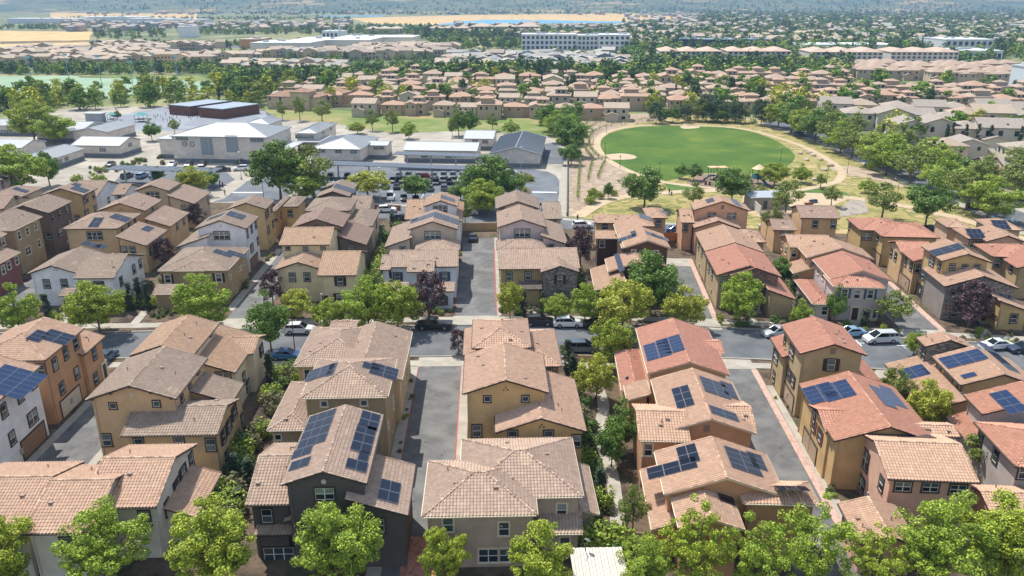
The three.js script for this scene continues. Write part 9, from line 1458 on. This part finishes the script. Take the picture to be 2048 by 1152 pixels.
for (const k of ['roofA', 'roofB']) { const [x, z] = SPOT[k], o = thing('play_canopy', x, z, 0, k === 'roofA' ? 'small teal-roofed play structure on the school playground' : 'larger teal-roofed play structure on the school playground', 'playground', 'school play structures'), s = k === 'roofA' ? 1.6 : 2.4; for (const [a, b] of [[-1, -1], [1, -1], [-1, 1], [1, 1]]) part('post', new MB().bar(V(a * s * 0.8, 0, b * s * 0.8), V(a * s * 0.8, 3, b * s * 0.8), 0.08).geo(), poleMat, o); part('roof', new THREE.ConeGeometry(s * 1.5, 1.1, 4).rotateY(Math.PI / 4).translate(0, 3.5, 0), garageMat('#2f7f86'), o); part('deck', new MB().box(-s * 0.8, s * 0.8, 1, 1.15, -s * 0.8, s * 0.8).geo(), poleMat, o); }
for (const k of ['binA', 'binB']) { const [x, z] = SPOT[k], o = thing('waste_bin', x, z, 0, k === 'binA' ? 'brown waste bin at the play surface, left of two' : 'brown waste bin at the play surface, right of two', 'bin', 'park bins'); part('drum', new THREE.CylinderGeometry(0.36, 0.32, 1, 12).translate(0, 0.5, 0), garageMat('#5a3a30'), o); part('lid', new THREE.CylinderGeometry(0.2, 0.4, 0.2, 12).translate(0, 1.1, 0), garageMat('#2f2723'), o); }
for (const k of ['tableA', 'tableB']) { const [x, z] = SPOT[k], o = thing('picnic_table', x, z, 0.5, k === 'tableA' ? 'red-brown picnic table on the plaza' : 'dark blue picnic table on the plaza', 'table', 'picnic tables'), m = garageMat(k === 'tableA' ? '#7a4038' : '#27405a'); part('tabletop', new MB().box(-1, 1, 0.72, 0.78, -0.4, 0.4).geo(), m, o); for (const s of [-1, 1]) { part('bench', new MB().box(-1, 1, 0.42, 0.48, s * 0.75 - 0.15, s * 0.75 + 0.15).geo(), m, o); part('leg', new MB().box(s * 0.7 - 0.05, s * 0.7 + 0.05, 0, 0.72, -0.7, 0.7).geo(), m, o); } }
{ const [x, z] = SPOT.shelter, o = thing('park_shelter', x, z, 0.05, 'low park shelter with a flat grey-blue roof on the plaza', 'shelter'); part('wall', new MB().box(-4.6, 4.6, 0, 2.9, -3, 3).geo(), garageMat('#b3aca2'), o); part('roof', new MB().box(-5.3, 5.3, 2.9, 3.15, -3.8, 3.8).geo(), garageMat('#9aa2ad'), o); part('door', new MB().box(-1.6, -0.6, 0, 2.1, 3, 3.05).geo(), garageMat('#5b6068'), o); }
reseed(133); ROCKS.forEach(([x, z]) => { const g = new THREE.IcosahedronGeometry(0.8, 2), p = g.attributes.position; for (let i = 0; i < p.count; i++) { const a = p.getX(i), b = p.getY(i), c = p.getZ(i), k = 0.7 + 0.6 * fbm(a * 0.2 + 0.5 + x * 0.01, c * 0.2 + b * 0.15 + 0.5, 8, 3); p.setXYZ(i, a * k * 1.5, b * k * 0.8, c * k); } g.computeVertexNormals(); const o = solo('boulder', g, mat('rock', () => std({ map: mottle('#b3a48f', 0.15, 6, 0.15, 1.5), roughness: 0.95 })), 'pale boulder on the dry slope beside the lawn', 'boulder', 'boulders on the slope'); o.position.set(x, 0.3, z); o.rotation.y = R() * 6; });
// patio cover and satellite dish at the taupe house
{ const [x, z] = SPOT.patio, o = thing('patio_cover', x, z, 0.03, 'white corrugated patio cover right of the taupe house', 'patio cover'), n = 16; part('beam', new MB().box(-2.4, 2.4, 2.55, 2.75, 2.0, 2.15).geo(), sashMat, o); part('ledger_beam', new MB().box(-2.4, 2.4, 2.62, 2.78, -1.9, -1.75).geo(), sashMat, o); for (let i = 0; i < n; i++) { const a = -2.4 + i * 4.8 / n; part('roof_panel', new MB().box(a + 0.015, a + 4.8 / n - 0.015, 2.78, 2.83 + (i % 2) * 0.03, -2.2, 2.5).geo(), garageMat('#c4beb2'), o); } for (const s of [-2.3, 2.3]) part('post', new MB().box(s - 0.07, s + 0.07, 0, 2.6, 2.0, 2.14).geo(), sashMat, o); }
{ const [x, z] = SPOT.dish, o = thing('satellite_dish', x, z, -0.6, 'grey satellite dish on the corner of the taupe house', 'satellite dish', null, 3.6); const g = new THREE.SphereGeometry(0.55, 18, 8, 0, 6.2832, 0, 0.62).rotateX(-1.0).translate(0, 0.2, -0.2); part('dish', g, std({ color: '#b4b8bc', roughness: 0.5, side: THREE.DoubleSide }), o); part('arm', new MB().bar(V(0, 0.1, 0.1), V(0, 0.5, 0.5), 0.025).geo(), poleMat, o); part('mount', new MB().bar(V(0, -0.6, -0.3), V(0, 0.4, 0), 0.04).geo(), poleMat, o); }

renderer.render(scene, camera);
